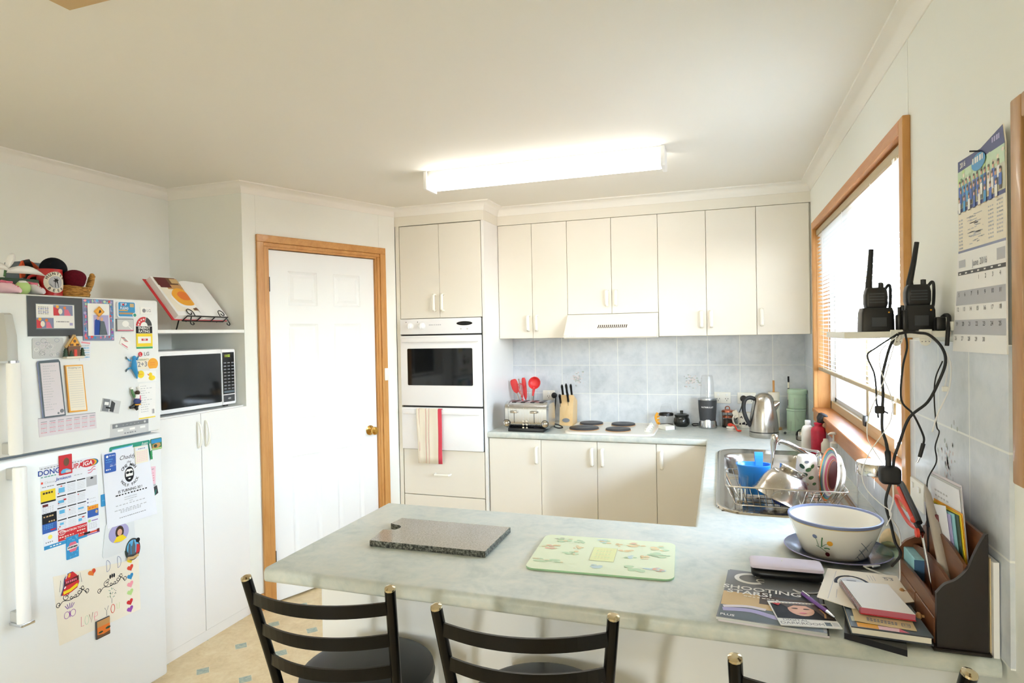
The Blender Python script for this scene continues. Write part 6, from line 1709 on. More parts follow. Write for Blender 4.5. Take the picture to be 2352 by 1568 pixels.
solo(MB().lathe([(.018, 0), (.019, .002), (.024, .09), (.0225, .09), (.017, .005), (.001, .004)], 'clear_glass', (-.444, -1.955, zb+.001), 20), 'small_glass', 'little bluish glass at the left end of the dish rack', 'glass')
mb = MB()
for k in range(3): mb.box(-.462+.012*k, -.455+.012*k, -2.0, -1.985, zb+.001, zb+.055, 'steel_polish', .001, 1)
solo(mb, 'grater', 'small steel grater low in the front left of the dish rack', 'grater')
mb = MB().ball((-.30, -2.0, zb+.022), .036, 'navy', 16, 10, (1.25, .4, .55)); solo(mb, 'navy_dish', 'dark navy dish lying under the steel bowl in the rack', 'dish')
# big lidded jar by the rack
c = (-.058, -2.165, ZC)
jr = T('glass_canister', 'tall clear canister with silver lid standing by the window edge', 'jar', c)
part(MB().lathe([(.048, .001), (.050, .005), (.0505, .175), (.048, .182), (.0455, .178), (.0475, .17), (.047, .008), (.001, .006)], 'clear_glass', c, 36), 'jar_body', jr)
part(MB().lathe([(.0525, .180), (.053, .182), (.053, .213), (.051, .216)], 'steel_polish', c, 36).lathe([(.051, .216), (.048, .2175), (.001, .2175)], 'plastic_white', c, 36), 'lid', jr, 'silver lid with white top')

# ------------------------------------------------------------------ peninsula
# granite board
gb = [(-1.529, -2.716), (-1.154, -2.712), (-1.156, -2.482), (-1.545, -2.482), (-1.556, -2.535), (-1.535, -2.552)]
notch = [(-1.527+.0275*math.cos(t), -2.582+.028*math.sin(t)) for t in [PI*(.55-1.15*i/10) for i in range(11)]]
out = [(-1.529, -2.716), (-1.154, -2.712), (-1.156, -2.482), (-1.546, -2.482), (-1.553, -2.545)] + notch + [(-1.545, -2.612)]
solo(MB().prism(out, ZC+.0005, ZC+.0185, 'granite_edge', 'granite', False, .0015), 'granite_board', 'polished grey granite board with a finger notch on the peninsula', 'cutting board')
# glass cutting board with garden prints
cx_, cy_ = -.833, -2.612
gm = T('cutting_mat', 'pale green cutting board printed with vegetables on the peninsula', 'cutting board', (cx_, cy_, ZC))
mb = MB(Matrix.Translation((cx_, cy_, ZC)) @ Matrix.Rotation(math.radians(3.2), 4, 'Z'))
mb.prism(rrect(-.1965, .1965, -.1425, .1425, .026, 6), .0006, .0055, 'mat_edge', 'mat_green', True)
part(mb, 'board', gm)
z = .0059
mb = MB(Matrix.Translation((cx_, cy_, ZC)) @ Matrix.Rotation(math.radians(3.2), 4, 'Z'))
mb.rect(-.034, .034, -.052, .056, z, 'mat_yellow').line([(-.034, -.052), (.034, -.052), (.034, .056), (-.034, .056), (-.034, -.052)], .0012, z+.0002, 'p_grey')
for k in range(7): mb.scrib(-.022, .022, .038-.012*k, .003, z+.0002, 'p_green' if k % 2 else 'p_tan', 5, k)
rd = random.Random(12)
def blob(x, y, s, m, k=9, el=1.0):
    for i in range(k):
        a, r = rd.uniform(0, 2*PI), s*math.sqrt(rd.random()); q = rd.uniform(.25, .5)*s
        mb.poly(ellipse(x+r*math.cos(a)*el, y+r*math.sin(a), q*el*rd.uniform(.7, 1.2), q*rd.uniform(.5, 1), 9, rd.random()), z+.0001+.00002*i+.00002*rd.random(), m if isinstance(m, str) else rd.choice(m))
for x, y, s, m, e in ((-.135, .105, .020, ['p_tan', 'p_grey', 'p_green'], 1.3), (-.085, .09, .016, ['p_green'], 1), (-.015, .108, .018, ['p_orange', 'p_blue', 'p_green'], 1.4), (.035, .09, .012, ['p_orange'], 1), (.085, .10, .018, ['p_orange', 'p_red', 'p_tan'], 1.4), (.150, .085, .024, ['p_tan', 'p_green', 'p_orange'], 1),
                      (-.155, .035, .020, ['p_orange', 'p_tan', 'p_red'], 1.2), (-.080, .045, .014, ['p_orange'], 1), (-.090, -.005, .018, ['p_green', 'p_orange'], 1.3), (-.145, -.075, .016, ['p_green', 'p_tan'], 2.6), (-.01, -.095, .020, ['p_blue'], 1.2), (.075, -.005, .012, ['p_blue', 'p_green'], 1.4), (.115, .0, .014, ['p_green', 'p_orange'], 1),
                      (.155, .02, .024, ['p_green'], 1.2), (.095, -.085, .022, ['p_green'], 1.3), (.158, -.08, .017, ['p_red'], .9), (.150, -.083, .012, ['p_blue'], 2.4), (.06, .045, .012, ['p_orange', 'p_tan'], 1.5)):
    blob(x, y, s, m, 9, e)
part(mb, 'print', gm, 'faded vegetable prints')

# big bowl on the navy plate
c = (-.205, -2.410, ZC)
solo(MB().lathe([(.001, .003), (.085, .001), (.092, .003), (.132, .013), (.138, .017), (.136, .019), (.092, .008), (.085, .006), (.001, .006)], 'plate_navy', c, 48).lathe([(.138, .0172), (.1385, .018), (.1365, .0195)], 'lilac', c, 48), 'navy_plate', 'round navy blue plate under the big white bowl', 'plate')
c = (-.212, -2.417, ZC+.0065)
bb = T('serving_bowl', 'large white bowl with blue and yellow rim on the navy plate', 'bowl', c)
part(MB().lathe([(.078, 0), (.083, .002), (.088, .012), (.105, .055), (.118, .092), (.1185, .0985)], 'ceramic', c, 56).lathe([(.1135, .0985), (.100, .055), (.084, .014), (.076, .008), (.001, .008)], 'ceramic', c, 56), 'bowl_body', bb)
part(MB().lathe([(.1170, .0905), (.1182, .0930), (.1190, .0955)], 'gold_line', (c[0], c[1], c[2]+.0004), 56).lathe([(.1195, .0955), (.1215, .0995), (.1205, .1035), (.1160, .1040), (.1135, .0985)], 'dusty', c, 56), 'rim', bb, 'blue and yellow rim')
mb = MB()
def onb(a, z): r = .0886 + (z-.012)*.385 + .0009; return (c[0]+r*math.cos(a), c[1]+r*math.sin(a), c[2]+z)
def bowlline(pts, w, m):
    for k in range(len(pts)-1):
        (a0, z0), (a1, z1) = pts[k], pts[k+1]; L = math.hypot((a1-a0)*.105, z1-z0)+1e-6; qa, qz = -(z1-z0)/L*w/2/.105, (a1-a0)*.105/L*w/2
        mb.add([onb(a0+qa, z0+qz), onb(a0-qa, z0-qz), onb(a1-qa, z1-qz), onb(a1+qa, z1+qz)], [(0, 1, 2, 3)], m)
def bowldot(a, z, r, m, n=10, el=1): mb.add([onb(a+r*el*math.cos(t)/.105, z+r*math.sin(t)) for t in [2*PI*i/n for i in range(n)]], [list(range(n))], m)
A = -2.02
bowlline([(A-.16, .040), (A-.06, .036), (A+.06, .028), (A+.10, .022)], .0016, 'leaf'); bowlline([(A-.10, .038), (A-.12, .055), (A-.14, .064)], .0014, 'leaf'); bowlline([(A-.06, .036), (A+.08, .048), (A+.16, .052)], .0014, 'leaf'); bowlline([(A-.02, .040), (A+.0, .055), (A+.03, .068)], .0030, 'leaf'); bowlline([(A+.04, .036), (A+.12, .038), (A+.18, .036)], .0034, 'leaf')
bowldot(A-.15, .067, .006, 'dusty'); bowldot(A+.19, .053, .0075, 'amber'); bowldot(A+.11, .019, .0065, 'maroon')
for k in range(3):
    bowlline([(-1.10, .060-.021*k), (-.98, .049-.021*k), (-.86, .039-.021*k), (-.74, .029-.021*k if k < 2 else .0)][:4 if k < 2 else 2], .0016, 'slate')
    bowlline([(-1.14+.06*k, .012+.010*k), (-1.0+.06*k, .026+.010*k), (-.86+.06*k, .040+.010*k)], .0014, 'slate')
part(mb, 'print', bb, 'small painted flowers')
# shell and glass trinket right of the bowl
mb = MB(); R = []
for i in range(11):
    t = i/10; w = .034*math.sin(PI*(.08+.88*t))**.6; R.append([(-.052+.026*(2*t-1), -2.315+w*math.cos(a)*.8, ZC+.002+max(0, w*.95*(1+math.sin(a)))*.8) for a in [2*PI*j/16 for j in range(16)]])
mb.loft(R, 'shell'); solo(mb, 'sea_shell', 'large tan seashell behind the navy plate against the wall', 'shell')
mb = MB().lathe([(.030, .020), (.032, .024), (.020, .045), (.006, .052), (.001, .052)], 'green_glass', (-.082, -2.435, ZC), 8, smooth=False).lathe([(.001, .0196), (.030, .0196)], 'green_glass', (-.082, -2.435, ZC), 8, smooth=False)
solo(mb, 'glass_ornament', 'faceted greenish glass ornament on the navy plate rim', 'ornament')
# ------------------------------------------------------------------ papers on the peninsula
def sheet(pts, z0, z1, side, top): return MB().prism(pts, z0, z1, side, top)
def local(o, a, b):
    """frame with origin o, u towards a, v towards b (in the horizontal plane)"""
    u = (Vector(a)-Vector(o)); u.z = 0; u.normalize(); v = Vector((-u.y, u.x, 0)); 
    return frame(o, u, v, (0, 0, 1))
mg_ = [(-.526, -2.936), (-.308, -2.954), (-.283, -2.662), (-.494, -2.643)]
solo(sheet([(x+.004, y+.002) for x, y in mg_], ZC+.0003, ZC+.0048, 'paper_lilac', 'dark_grey'), 'magazine', 'magazine underneath, only its grey edge showing below the photography magazine', 'magazine', 'magazines on the peninsula')
mb = sheet(mg_, ZC+.0052, ZC+.0105, 'pale_grey', 'mid_grey')
mb.at(local((-.526, -2.936, ZC+.0105), (-.308, -2.954, 0), (-.494, -2.643, 0)))
mb.rect(.004, .212, .004, .07, .0003, 'slate').rect(.004, .212, .07, .15, .0003, 'sand').rect(.085, .212, .10, .17, .0005, 'dkbrown').rect(.004, .212, .17, .288, .0003, 'mid_grey').rect(.1, .212, .15, .19, .0006, 'dark_grey')
mb.line(spline([(.01, .045, 0), (.07, .055, 0), (.13, .035, 0), (.2, .04, 0)], 5), .018, .0006, 'lilac').line(spline([(.01, .06, 0), (.06, .075, 0), (.1, .07, 0)], 5), .012, .0007, 'paper_lilac')
C = [(.062+.034*math.cos(t), .245+.030*math.sin(t)) for t in [math.radians(48+264*i/20) for i in range(21)]]
mb.line(C, .0115, .0008, 'paper').text('D', .077, .266, .022, .001, 'paper', bold=True).text('C', .083, .238, .030, .001, 'paper', bold=True)
mb.text('SHOOTING', .088, .178, .030, .001, 'paper', bold=True, sx=1.12).text('STARS!', .062, .152, .030, .001, 'paper', bold=True, sx=1.1).scrib(.05, .13, .132, .004, .001, 'paper_cream', 8).text('PLUS', .022, .016, .014, .001, 'paper', bold=True)
solo(mb, 'magazine', 'grey photography magazine on top, with SHOOTING STARS! on its cover', 'magazine', 'magazines on the peninsula')
# digital darkroom booklet
bl_ = [(-.396, -2.944), (-.276, -2.927), (-.2935, -2.812), (-.415, -2.826)]
mb = sheet(bl_, ZC+.0112, ZC+.0135, 'paper', 'paper')
mb.at(local((-.396, -2.944, ZC+.0135), (-.276, -2.927, 0), (0, 0, 0)))
mb.rect(.001, .120, .032, .107, .0003, 'ink').rect(.0, .120, .107, .115, .0003, 'paper_cream').scrib(.01, .11, .111, .003, .0006, 'ink_grey', 14)
mb.poly(ellipse(.060, .078, .027, .032, 20), .0006, 'skin').poly([(.02, .107), (.035, .086), (.05, .100), (.075, .098), (.090, .075), (.100, .040), (.118, .034), (.118, .107)], .0009, 'dkbrown').poly(ellipse(.048, .083, .007, .0025, 10), .0012, 'dkbrown').poly(ellipse(.072, .081, .007, .0025, 10), .0012, 'dkbrown').poly(ellipse(.060, .060, .008, .003, 10), .0012, 'rose').line([(.10, .04), (.105, .06), (.10, .085)], .004, .0012, 'tan')
mb.poly([(.004, .106), (.024, .106), (.016, .094)], .0012, 'red')
mb.text('DIGITAL', .036, .024, .014, .0003, 'ink_grey').text('DARKROOM', .046, .010, .0155, .0003, 'ink_grey').rect(.092, .104, .006, .022, .0003, 'slate').rect(.107, .118, .006, .022, .0003, 'pale_grey')
solo(mb, 'booklet', 'small DIGITAL DARKROOM booklet with a face lying on the magazine', 'booklet')
# cordless scanner-like handset
mb = MB(Matrix.Translation((-.360, -2.668, ZC+.0108)) @ Matrix.Rotation(math.radians(1), 4, 'Z'))
hs = T('spectacle_case', 'long black case with a lilac lid lying on the photography magazine', 'case', (-.360, -2.668, ZC+.0108))
mb.loft([[(x, .036*k*math.cos(a), .0165+.0163*math.sin(a)*kk) for a in [2*PI*i/20 for i in range(20)]] for x, k, kk in ((-.083, .55, .6), (-.078, .8, .85), (-.060, 1, 1), (.07, 1, 1), (.079, .85, .9), (.082, .6, .7))], 'black')
part(mb, 'case_body', hs)
mb = MB(Matrix.Translation((-.360, -2.668, ZC+.0108)) @ Matrix.Rotation(math.radians(1), 4, 'Z'))
mb.loft([[(x, .038*k*math.cos(a), .033+.010*max(0, math.sin(a))**.5*kk if math.sin(a) > 0 else .031) for a in [2*PI*i/20 for i in range(20)]] for x, k, kk in ((-.086, .7, .5), (-.081, .95, .9), (-.06, 1, 1), (.07, 1, 1), (.080, .9, .9), (.083, .7, .5))], 'case_lid')
mb.ball((-.01, 0, .043), .002, 'white_gloss', 8, 6)
part(mb, 'lid', hs, 'lilac lid')
# stack on the right
solo(sheet([(-.276, -2.945), (-.174, -2.990), (-.150, -2.865), (-.2525, -2.815)], ZC+.0003, ZC+.013, 'ink', 'black'), 'black_notebook', 'black notebook at the bottom of the right hand pile, poking over the worktop edge', 'notebook')
mb = sheet([(-.264, -2.952), (-.122, -2.960), (-.124, -2.80), (-.258, -2.79)], ZC+.0135, ZC+.0165, 'dark_grey', 'slate')
mb.prism([(-.262, -2.950), (-.125, -2.958), (-.126, -2.802), (-.256, -2.792)], ZC+.0167, ZC+.0285, 'paper_cream')
mb.prism([(-.264, -2.952), (-.122, -2.960), (-.124, -2.80), (-.258, -2.79)], ZC+.0287, ZC+.0312, 'dark_grey', 'slate')
mb.at(local((-.264, -2.952, ZC+.0312), (-.122, -2.960, 0), (0, 0, 0)))
mb.rect(.012, .05, .002, .022, .0003, 'amber').rect(.05, .09, .002, .020, .0003, 'palepink').poly([(.085, .002), (.103, .002), (.088, .018)], .0005, 'rose').rect(.004, .09, .026, .05, .0004, 'p_grey')
solo(mb, 'paperback_book', 'thick pale-paged book in the right hand pile under the manila card', 'book')
mb = sheet([(-.253, -2.928), (-.146, -2.944), (-.140, -2.83), (-.245, -2.82)], ZC+.0322, ZC+.0338, 'manila', 'manila')
mb.at(local((-.253, -2.928, ZC+.0338), (-.146, -2.944, 0), (0, 0, 0)))
for k in range(2): mb.scrib(.022, .078, .020-.008*k, .0055, .0003, 'ink_grey', 9, k)
mb.line(rrect(.084, .098, .008, .024, .002, 3)+[(.098, .022)], .0015, .0003, 'ink_grey').text('G', .026, .021, .014, .0005, 'ink_grey').text('23', .091, .016, .012, .0005, 'ink_grey')
solo(mb, 'manila_card', 'manila card with handwriting sticking out under the spiral notepad', 'card')
mb = sheet([(-.3115, -2.830), (-.2455, -2.873), (-.113, -2.80), (-.113, -2.6505), (-.262, -2.640)], ZC+.0345, ZC+.0362, 'paper_cream', 'paper_cream')
mb.line([(-.290, -2.835), (-.245, -2.655)], .001, ZC+.0365, 'ink_soft').line([(-.272, -2.825), (-.262, -2.775)], .001, ZC+.0365, 'ink_soft')
mb.line([(-.222+.036*math.cos(t), -2.735+.052*math.sin(t)) for t in [PI*i/14 for i in range(15)]], .007, ZC+.0366, 'ink').poly([(-.222+.029*math.cos(t), -2.735+.044*math.sin(t)) for t in [PI*i/14 for i in range(15)]], ZC+.0365, 'pale_grey').line([(-.232, -2.712), (-.212, -2.713)], .005, ZC+.0368, 'mid_grey')
mb.text('53', -.137, -2.681, .022, ZC+.0366, 'ink_grey').line([(-.148, -2.670), (-.126, -2.671)], .002, ZC+.0366, 'ink_grey')
for k in range(3): mb.line([(-.180+.006*k, -2.665), (-.180+.006*k, -2.700)], .0012, ZC+.0366, 'ink_soft')
solo(mb, 'large_envelope', 'cream envelope with a round emblem under the spiral notepad', 'envelope')
nt_ = T('spiral_notepad', 'spiral bound white notepad with a red back cover on top of the pile', 'notepad', (-.19, -2.83, ZC+.0368))
P4 = [(-.237, -2.900), (-.138, -2.908), (-.153, -2.750), (-.252, -2.755)]
part(sheet(P4, ZC+.0370, ZC+.0385, 'red', 'red'), 'cover', nt_, 'red back cover')
part(sheet([(p[0]+(-.195-p[0])*.015, p[1]+(-2.828-p[1])*.015) for p in P4], ZC+.0387, ZC+.0505, 'pad_edge', 'paper'), 'page_block', nt_)
mb = MB()
for k in range(30):
    t = k/29; x, y = -.2515+.0145*t, -2.757-.141*t
    mb.tube([(x+.0035*math.cos(a), y, ZC+.044+.0085*math.sin(a)) for a in [2*PI*i/8 for i in range(9)]], .0007, 'silver', 4)
part(mb, 'spiral', nt_, 'wire spiral')
pen = T('purple_pen', 'purple ballpoint pen lying beside the cream envelope', 'pen', (-.305, -2.83, ZC+.0165))
part(MB().tube([(-.334, -2.770, ZC+.0165), (-.296, -2.866, ZC+.020)], .0045, 'violet', 8), 'barrel', pen)
part(MB().tube([(-.296, -2.866, ZC+.020), (-.288, -2.888, ZC+.0205), (-.2855, -2.895, ZC+.0208)], [.0042, .003, .001], 'silver', 8), 'tip', pen, 'silver tip')
part(MB().tube([(-.334, -2.770, ZC+.0215), (-.322, -2.800, ZC+.0225)], .0016, 'silver', 6), 'clip', pen)
mb = MB().tube(spline([(-.352, -2.745, ZC+.013), (-.335, -2.76, ZC+.013), (-.300, -2.75, ZC+.013), (-.283, -2.72, ZC+.013)], 6), .0022, 'pale_grey', 6)
solo(mb, 'cable_end', 'short grey cable end lying beside the black case', 'cable')

# ------------------------------------------------------------------ desk organiser
og = T('letter_organiser', 'dark wooden letter organiser with drawers against the right wall', 'organiser', (-.07, -2.80, ZC))
xf, xb, yn, yf_ = -.112, -.026, -2.944, -2.664
def side_profile():
    base_ = [(xb, .9035), (xf, .9035), (xf, 1.010)]
    cv = spline([(xf, 1.010, 0), (-.098, 1.028, 0), (-.078, 1.040, 0), (-.060, 1.062, 0), (-.050, 1.088, 0), (-.040, 1.112, 0), (-.030, 1.132, 0)], 5)
    return base_ + [(p.x, p.y) for p in cv[1:]] + [(xb, 1.134)]
sp = side_profile()
for y in (yn, yf_-.010):
    mb = MB(frame((0, y+.010, 0), (1, 0, 0), (0, 0, 1), (0, -1, 0))).prism(sp, 0, .010, 'shaded_wood' if y == yn else 'organiser_wood')  # near panel gets the darker copy, its shade painted in
    part(mb, 'side_panel', og)
part(MB().box(xf-.008, xb+.004, yn-.008, yf_+.008, ZC+.0003, .9035, 'shaded_wood', .002, 1), 'base', og)
part(MB().box(xb-.006, xb, yn+.010, yf_-.010, .9035, 1.128, 'organiser_wood'), 'back_panel', og)
def arched(x0, z0, z1, rise):
    n = 12; ys = [yn+.0105 + (yf_-.0105-yn-.0105)*i/n for i in range(n+1)]
    pts = [(-y, z0) for y in (ys[0], ys[-1])]
    top = [(-y, z1+rise*math.sin(PI*i/n)) for i, y in enumerate(ys)]
    return MB(F_R(x0)).prism([(-ys[-1], z0), (-ys[0], z0)] + top, 0, .006, 'organiser_wood')
part(arched(-.078, .965, 1.022, .014), 'divider', og)
part(arched(-.058, .965, 1.068, .018), 'divider', og)
part(MB().box(xf, xb-.006, yn+.0105, yf_-.0105, .958, .9645, 'organiser_wood'), 'shelf', og)
part(arched(xf+.006, .9645, .985, .006), 'front_lip', og)
for i in range(2):
    a, b = yn+.012+.1285*i, yn+.012+.1285*(i+1)-.003
    d = part(MB().box(xf-.002, xb-.007, a, b, .905, .9565, 'organiser_wood', .0015, 1), 'drawer', og)
    mb = MB(frame((xf-.002, (a+b)/2, .931), (0, -1, 0), (0, 0, 1), (-1, 0, 0))).lathe([(.003, 0), (.003, .004), (.0075, .008), (.0075, .012), (.004, .0145), (.001, .0145)], 'tan', seg=14)
    part(mb, 'knob', d, 'pale knob')
gO = 'letters and cards in the wooden organiser'
def letter(name, label, cat, x, y0, y1, z0, z1, m, lean=0.0, rot=0.0, th=.0012, deco=None):
    Mx = Matrix.Translation((x, (y0+y1)/2, z0)) @ Matrix.Rotation(lean, 4, 'Y') @ Matrix.Rotation(rot, 4, 'X')
    w = abs(y1-y0)/2; h = z1-z0
    mb = MB(Mx @ frame((0, 0, 0), (0, -1, 0), (0, 0, 1), (-1, 0, 0))); mb.prism([(-w, 0), (w, 0), (w, h), (-w, h)], 0, th, m)
    if deco: deco(mb, w, h, th+.0003)
    return solo(mb, name, label, cat, gO)
def d1_(mb, w, h, z):
    for k in range(4): mb.scrib(-w*.7, w*.3, h*.88-.012*k, .004, z, 'ink_soft', 5, k)
zl = .967
letter('letter', 'rearmost tall lilac-white letter in the organiser, against its back', 'letter', -.0340, -2.690, -2.890, zl, 1.205, 'paper_lilac', -.055, -.06, .0012, d1_)
letter('letter', 'tall grey letter second from the back of the organiser', 'letter', -.0362, -2.695, -2.893, zl, 1.200, 'pale_grey', -.055, -.06)
letter('letter', 'tall white letter third from the back of the organiser', 'letter', -.0384, -2.700, -2.888, zl, 1.196, 'paper_blue', -.055, -.06, .0012, d1_)
letter('greeting_card', 'orange card edge behind the yellow card in the organiser', 'card', -.0404, -2.725, -2.905, zl, 1.150, 'amber', -.055, -.08)
letter('greeting_card', 'bright yellow card in the organiser', 'card', -.0424, -2.730, -2.905, zl, 1.146, 'yellow', -.055, -.09)
letter('greeting_card', 'dark green card in front of the yellow card in the organiser', 'card', -.0446, -2.735, -2.90, zl, 1.143, 'deepgreen', -.055, -.10)
letter('greeting_card', 'pale turquoise card in the organiser', 'card', -.0466, -2.738, -2.885, zl, 1.140, 'tissue_blue', -.055, -.12)
letter('letter', 'lilac envelope in front of the turquoise card in the organiser', 'letter', -.0486, -2.735, -2.870, zl, 1.134, 'lilac', -.055, -.14)
def d2_(mb, w, h, z):
    for k in range(5):
        mb.scrib(-w*.75, w*(.2+.1*(k % 3)), h*.86-.019*k, .0075, z, 'ink_blue', 4, k)
letter('letter', 'white letter with blue handwriting at the front of the organiser letters', 'letter', -.0508, -2.705, -2.862, zl, 1.142, 'paper_blue', -.055, -.20, .0012, d2_)
sc = T('scissors', 'orange and black handled scissors standing in the organiser', 'scissors', (-.092, -2.78, zl))
pv = Vector((-.092, -2.775, 1.078))
mb = MB(); mb.tube([pv, (-.092, -2.810, 1.03), (-.092, -2.845, zl+.002)], [.009, .007, .002], 'steel_polish', 8, True, .3); part(mb, 'blade', sc)
Q = lambda y, z, x=-.094: (x, y, z)
part(MB().tube(spline([pv, Q(-2.752, 1.088), Q(-2.70, 1.105), Q(-2.640, 1.130), Q(-2.605, 1.145), Q(-2.622, 1.151), Q(-2.672, 1.134), Q(-2.735, 1.112), Q(-2.765, 1.098)], 5), .0065, 'black', 8), 'handle', sc, 'black thumb handle')
mb = MB().tube(spline([Q(-2.745, 1.098, -.100), Q(-2.69, 1.118, -.101), Q(-2.625, 1.141, -.101)], 5), .0052, 'tomato', 8).ball(Q(-2.742, 1.098, -.098), .0085, 'tomato', 10, 8)
part(mb, 'grip', sc, 'orange grip lining')
part(MB().tube(spline([pv, Q(-2.740, 1.074, -.088), Q(-2.66, 1.066, -.088), Q(-2.585, 1.078, -.088), Q(-2.545, 1.092, -.088), Q(-2.552, 1.104, -.088), Q(-2.62, 1.102, -.088), Q(-2.70, 1.092, -.088)], 5), .0042, 'tomato', 8), 'handle', sc, 'orange finger loop')
mb = MB(frame(pv, (0, -1, 0), (0, 0, 1), (-1, 0, 0))).lathe([(.010, .006), (.010, .012), (.004, .013), (.001, .013)], 'tomato', seg=14); part(mb, 'pivot', sc)
mb = MB().tube([(-.070, -2.882, zl+.004), (-.068, -2.81, 1.06), (-.067, -2.76, 1.115), (-.066, -2.722, 1.152), (-.066, -2.702, 1.170)], [.0105, .0105, .010, .007, .0015], 'grey_tube', 12)
solo(mb, 'pointed_tube', 'grey pointed tube leaning across the organiser', 'tube')
mb = MB().tube([(-.060, -2.720, zl+.002), (-.062, -2.712, 1.128)], [.006, .0055], 'ink', 8).ball((-.062, -2.712, 1.128), .0055, 'ink', 8, 6)
solo(mb, 'black_marker', 'black marker standing between scissors and grey pointed tube', 'marker')
mb = MB().tube([(-.060, -2.775, zl+.002), (-.060, -2.772, 1.106)], .005, 'pale_grey', 8).tube([(-.060, -2.772, 1.106), (-.060, -2.771, 1.120)], .0058, 'maroon', 8)
solo(mb, 'lipstick_pen', 'pen with a maroon cap standing behind the grey pointed tube', 'pen')
mb = MB().box(-.1035, -.080, -2.760, -2.640, zl-.001, 1.014, 'tissue_blue', .002, 1).box(-.1034, -.0801, -2.7607, -2.759, zl, 1.012, 'tissue_navy')
solo(mb, 'tissue_packet', 'light blue and navy tissue packet in the front of the organiser', 'tissues')
solo(MB().box(-.0225, -.0205, -2.940, -2.70, ZC+.0003, 1.086, 'manila').box(-.0200, -.0105, -2.950, -2.72, ZC+.0003, 1.082, 'paper'), 'file_folder', 'pale papers and folder wedged between the organiser and the wall', 'folder')

# right wall outlet, wall shelf with radios
t = T('power_outlet', 'white power outlet on the right wall behind the organiser', 'power outlet', (-.008, -2.45, 1.04))
part(MB(F_R(-.008)).box(2.385, 2.505, 1.048, 1.122, 0, .010, 'plastic_white', .003), 'plate', t)
for c in (2.415, 2.475): part(MB(F_R(-.018)).box(c-.006, c+.006, 1.097, 1.112, 0, .004, 'white_gloss', .001, 1), 'switch', t)

sh = T('wall_shelf', 'little white wall shelf holding the two-way radios', 'shelf', (-.11, -2.56, 1.508))
part(MB().box(-.228, -.009, -2.695, -2.43, 1.509, 1.524, 'plastic_white', .0015, 1), 'board', sh)
part(MB().box(-.0135, -.0085, -2.712, -2.43, 1.524, 1.545, 'plastic_white', .001, 1), 'wall_bracket', sh)
for x in (-.119, -.061):
    mb = MB(F_Y(-2.6955)).box(x-.013, x+.013, 1.506, 1.528, 0, .004, 'plastic_white', .001, 1).prism([(x+.012*math.cos(a), 1.506+.016*math.sin(a)) for a in [PI+PI*i/12 for i in range(13)]], 0, .004, 'plastic_white')
    for q in (-.007, 0, .007): mb.prism(ellipse(x+q, 1.500, .0014, .0014, 8), .004, .0043, 'ink_grey')
    mb.tube([(x+.004, 1.522, .004), (x+.005, 1.518, .014), (x+.004, 1.508, .014), (x+.002, 1.503, .005)], .0025, 'plastic_white', 8)
    part(mb, 'cable_clip', sh, 'white adhesive cable hook')
def radio(name_l, x, y, w, lab, zb_, ant, loop_):
    """hand-held radio: body, speaker, knob, antenna, belt clip"""
    t = T('two_way_radio', lab, 'radio', (x, y, zb_), 'two-way radios on the wall shelf')
    h = .050
    R = []
    for z, k, d in ((0, .92, .016), (.01, 1, .018), (.032, 1, .018), (.044, .92, .017), (h, .80, .014)):
        R.append([(x+a*k, y+b, zb_+z) for a, b in rrect(-w/2, w/2, -d, d, .007, 3)])
    part(MB().loft(R, 'black'), 'radio_body', t)
    mb = MB(F_Y(y-.0185))
    for i in range(4): mb.box(x-w*.32, x+w*.32, zb_+.012+.007*i, zb_+.015+.007*i, 0, .001, 'dark_grey')
    part(mb, 'speaker_grille', t)
    a0 = Vector((x-w*.28, y, zb_+h-.004)); a1 = a0 + Vector(ant)
    part(MB().tube([a0, a0+Vector((0, 0, .012)), a0*.45+a1*.55, a1], [.0085, .0075, .0062, .0055], 'black_rubber', 12), 'antenna', t)
    part(MB().lathe([(.0055, h-.006), (.006, h), (.006, h+.012), (.001, h+.013)], 'black', (x+w*.25, y, zb_), 14), 'knob', t)
    part(MB().tube(spline([(x+w*.42, y, zb_+.044), (x+w*.60, y+.004, zb_+.056), (x+w*.68, y+.004, zb_+.045), (x+w*.64, y+.002, zb_+.0), (x+w*.50, y, zb_-.012)], 5), .0035, 'black', 8), 'belt_clip', t)
    return t
def cradle(lab, x, y, w, d, z, h):
    t = T('charger_cradle', lab, 'charger', (x, y, z), 'charging cradles on the wall shelf')
    R = [[(x+a, y+b, z+q) for a, b in rrect(-w/2*k, w/2*k, -d/2*k, d/2*k, .006, 3)] for q, k in ((0, 1), (h*.8, .97), (h, .88))]
    part(MB().loft(R, 'black'), 'cradle_body', t)
    mb = MB(F_Y(y-d/2)).box(x-w*.2, x+w*.25, z+h*.2, z+h*.6, 0, .001, 'dark_grey', .0004, 1); part(mb, 'label_plate', t)
    part(MB(F_Y(y-d/2)).prism(ellipse(x+w*.32, z+h*.8, .002, .002, 8), -.001, .001, 'amber'), 'indicator', t)
    return t
zs = 1.5242
cradle('black charging cradle under the radio nearer the window', -.142, -2.60, .072, .060, zs, .058)
radio('a', -.142, -2.60, .050, 'black two-way radio nearer the window on the wall shelf', zs+.0585, (.006, 0, .100), 0)
cradle('tall black charging cradle under the radio nearer the calendar', -.052, -2.60, .066, .060, zs, .062)
radio('b', -.052, -2.60, .054, 'black two-way radio nearer the calendar on the wall shelf', zs+.0625, (.016, 0, .108), 0)
mb = MB().box(-.098, -.088, -2.665, -2.63, zs, zs+.05, 'black', .003).box(-.107, -.098, -2.655, -2.635, zs, zs+.040, 'black', .003).cyl((-.101, -2.645, zs+.04), (-.101, -2.645, zs+.058), .0035, 'black', 8).cyl((-.094, -2.645, zs+.05), (-.094, -2.645, zs+.062), .0035, 'black', 8)
solo(mb, 'spare_battery', 'small black battery pack between the two charging cradles', 'battery')
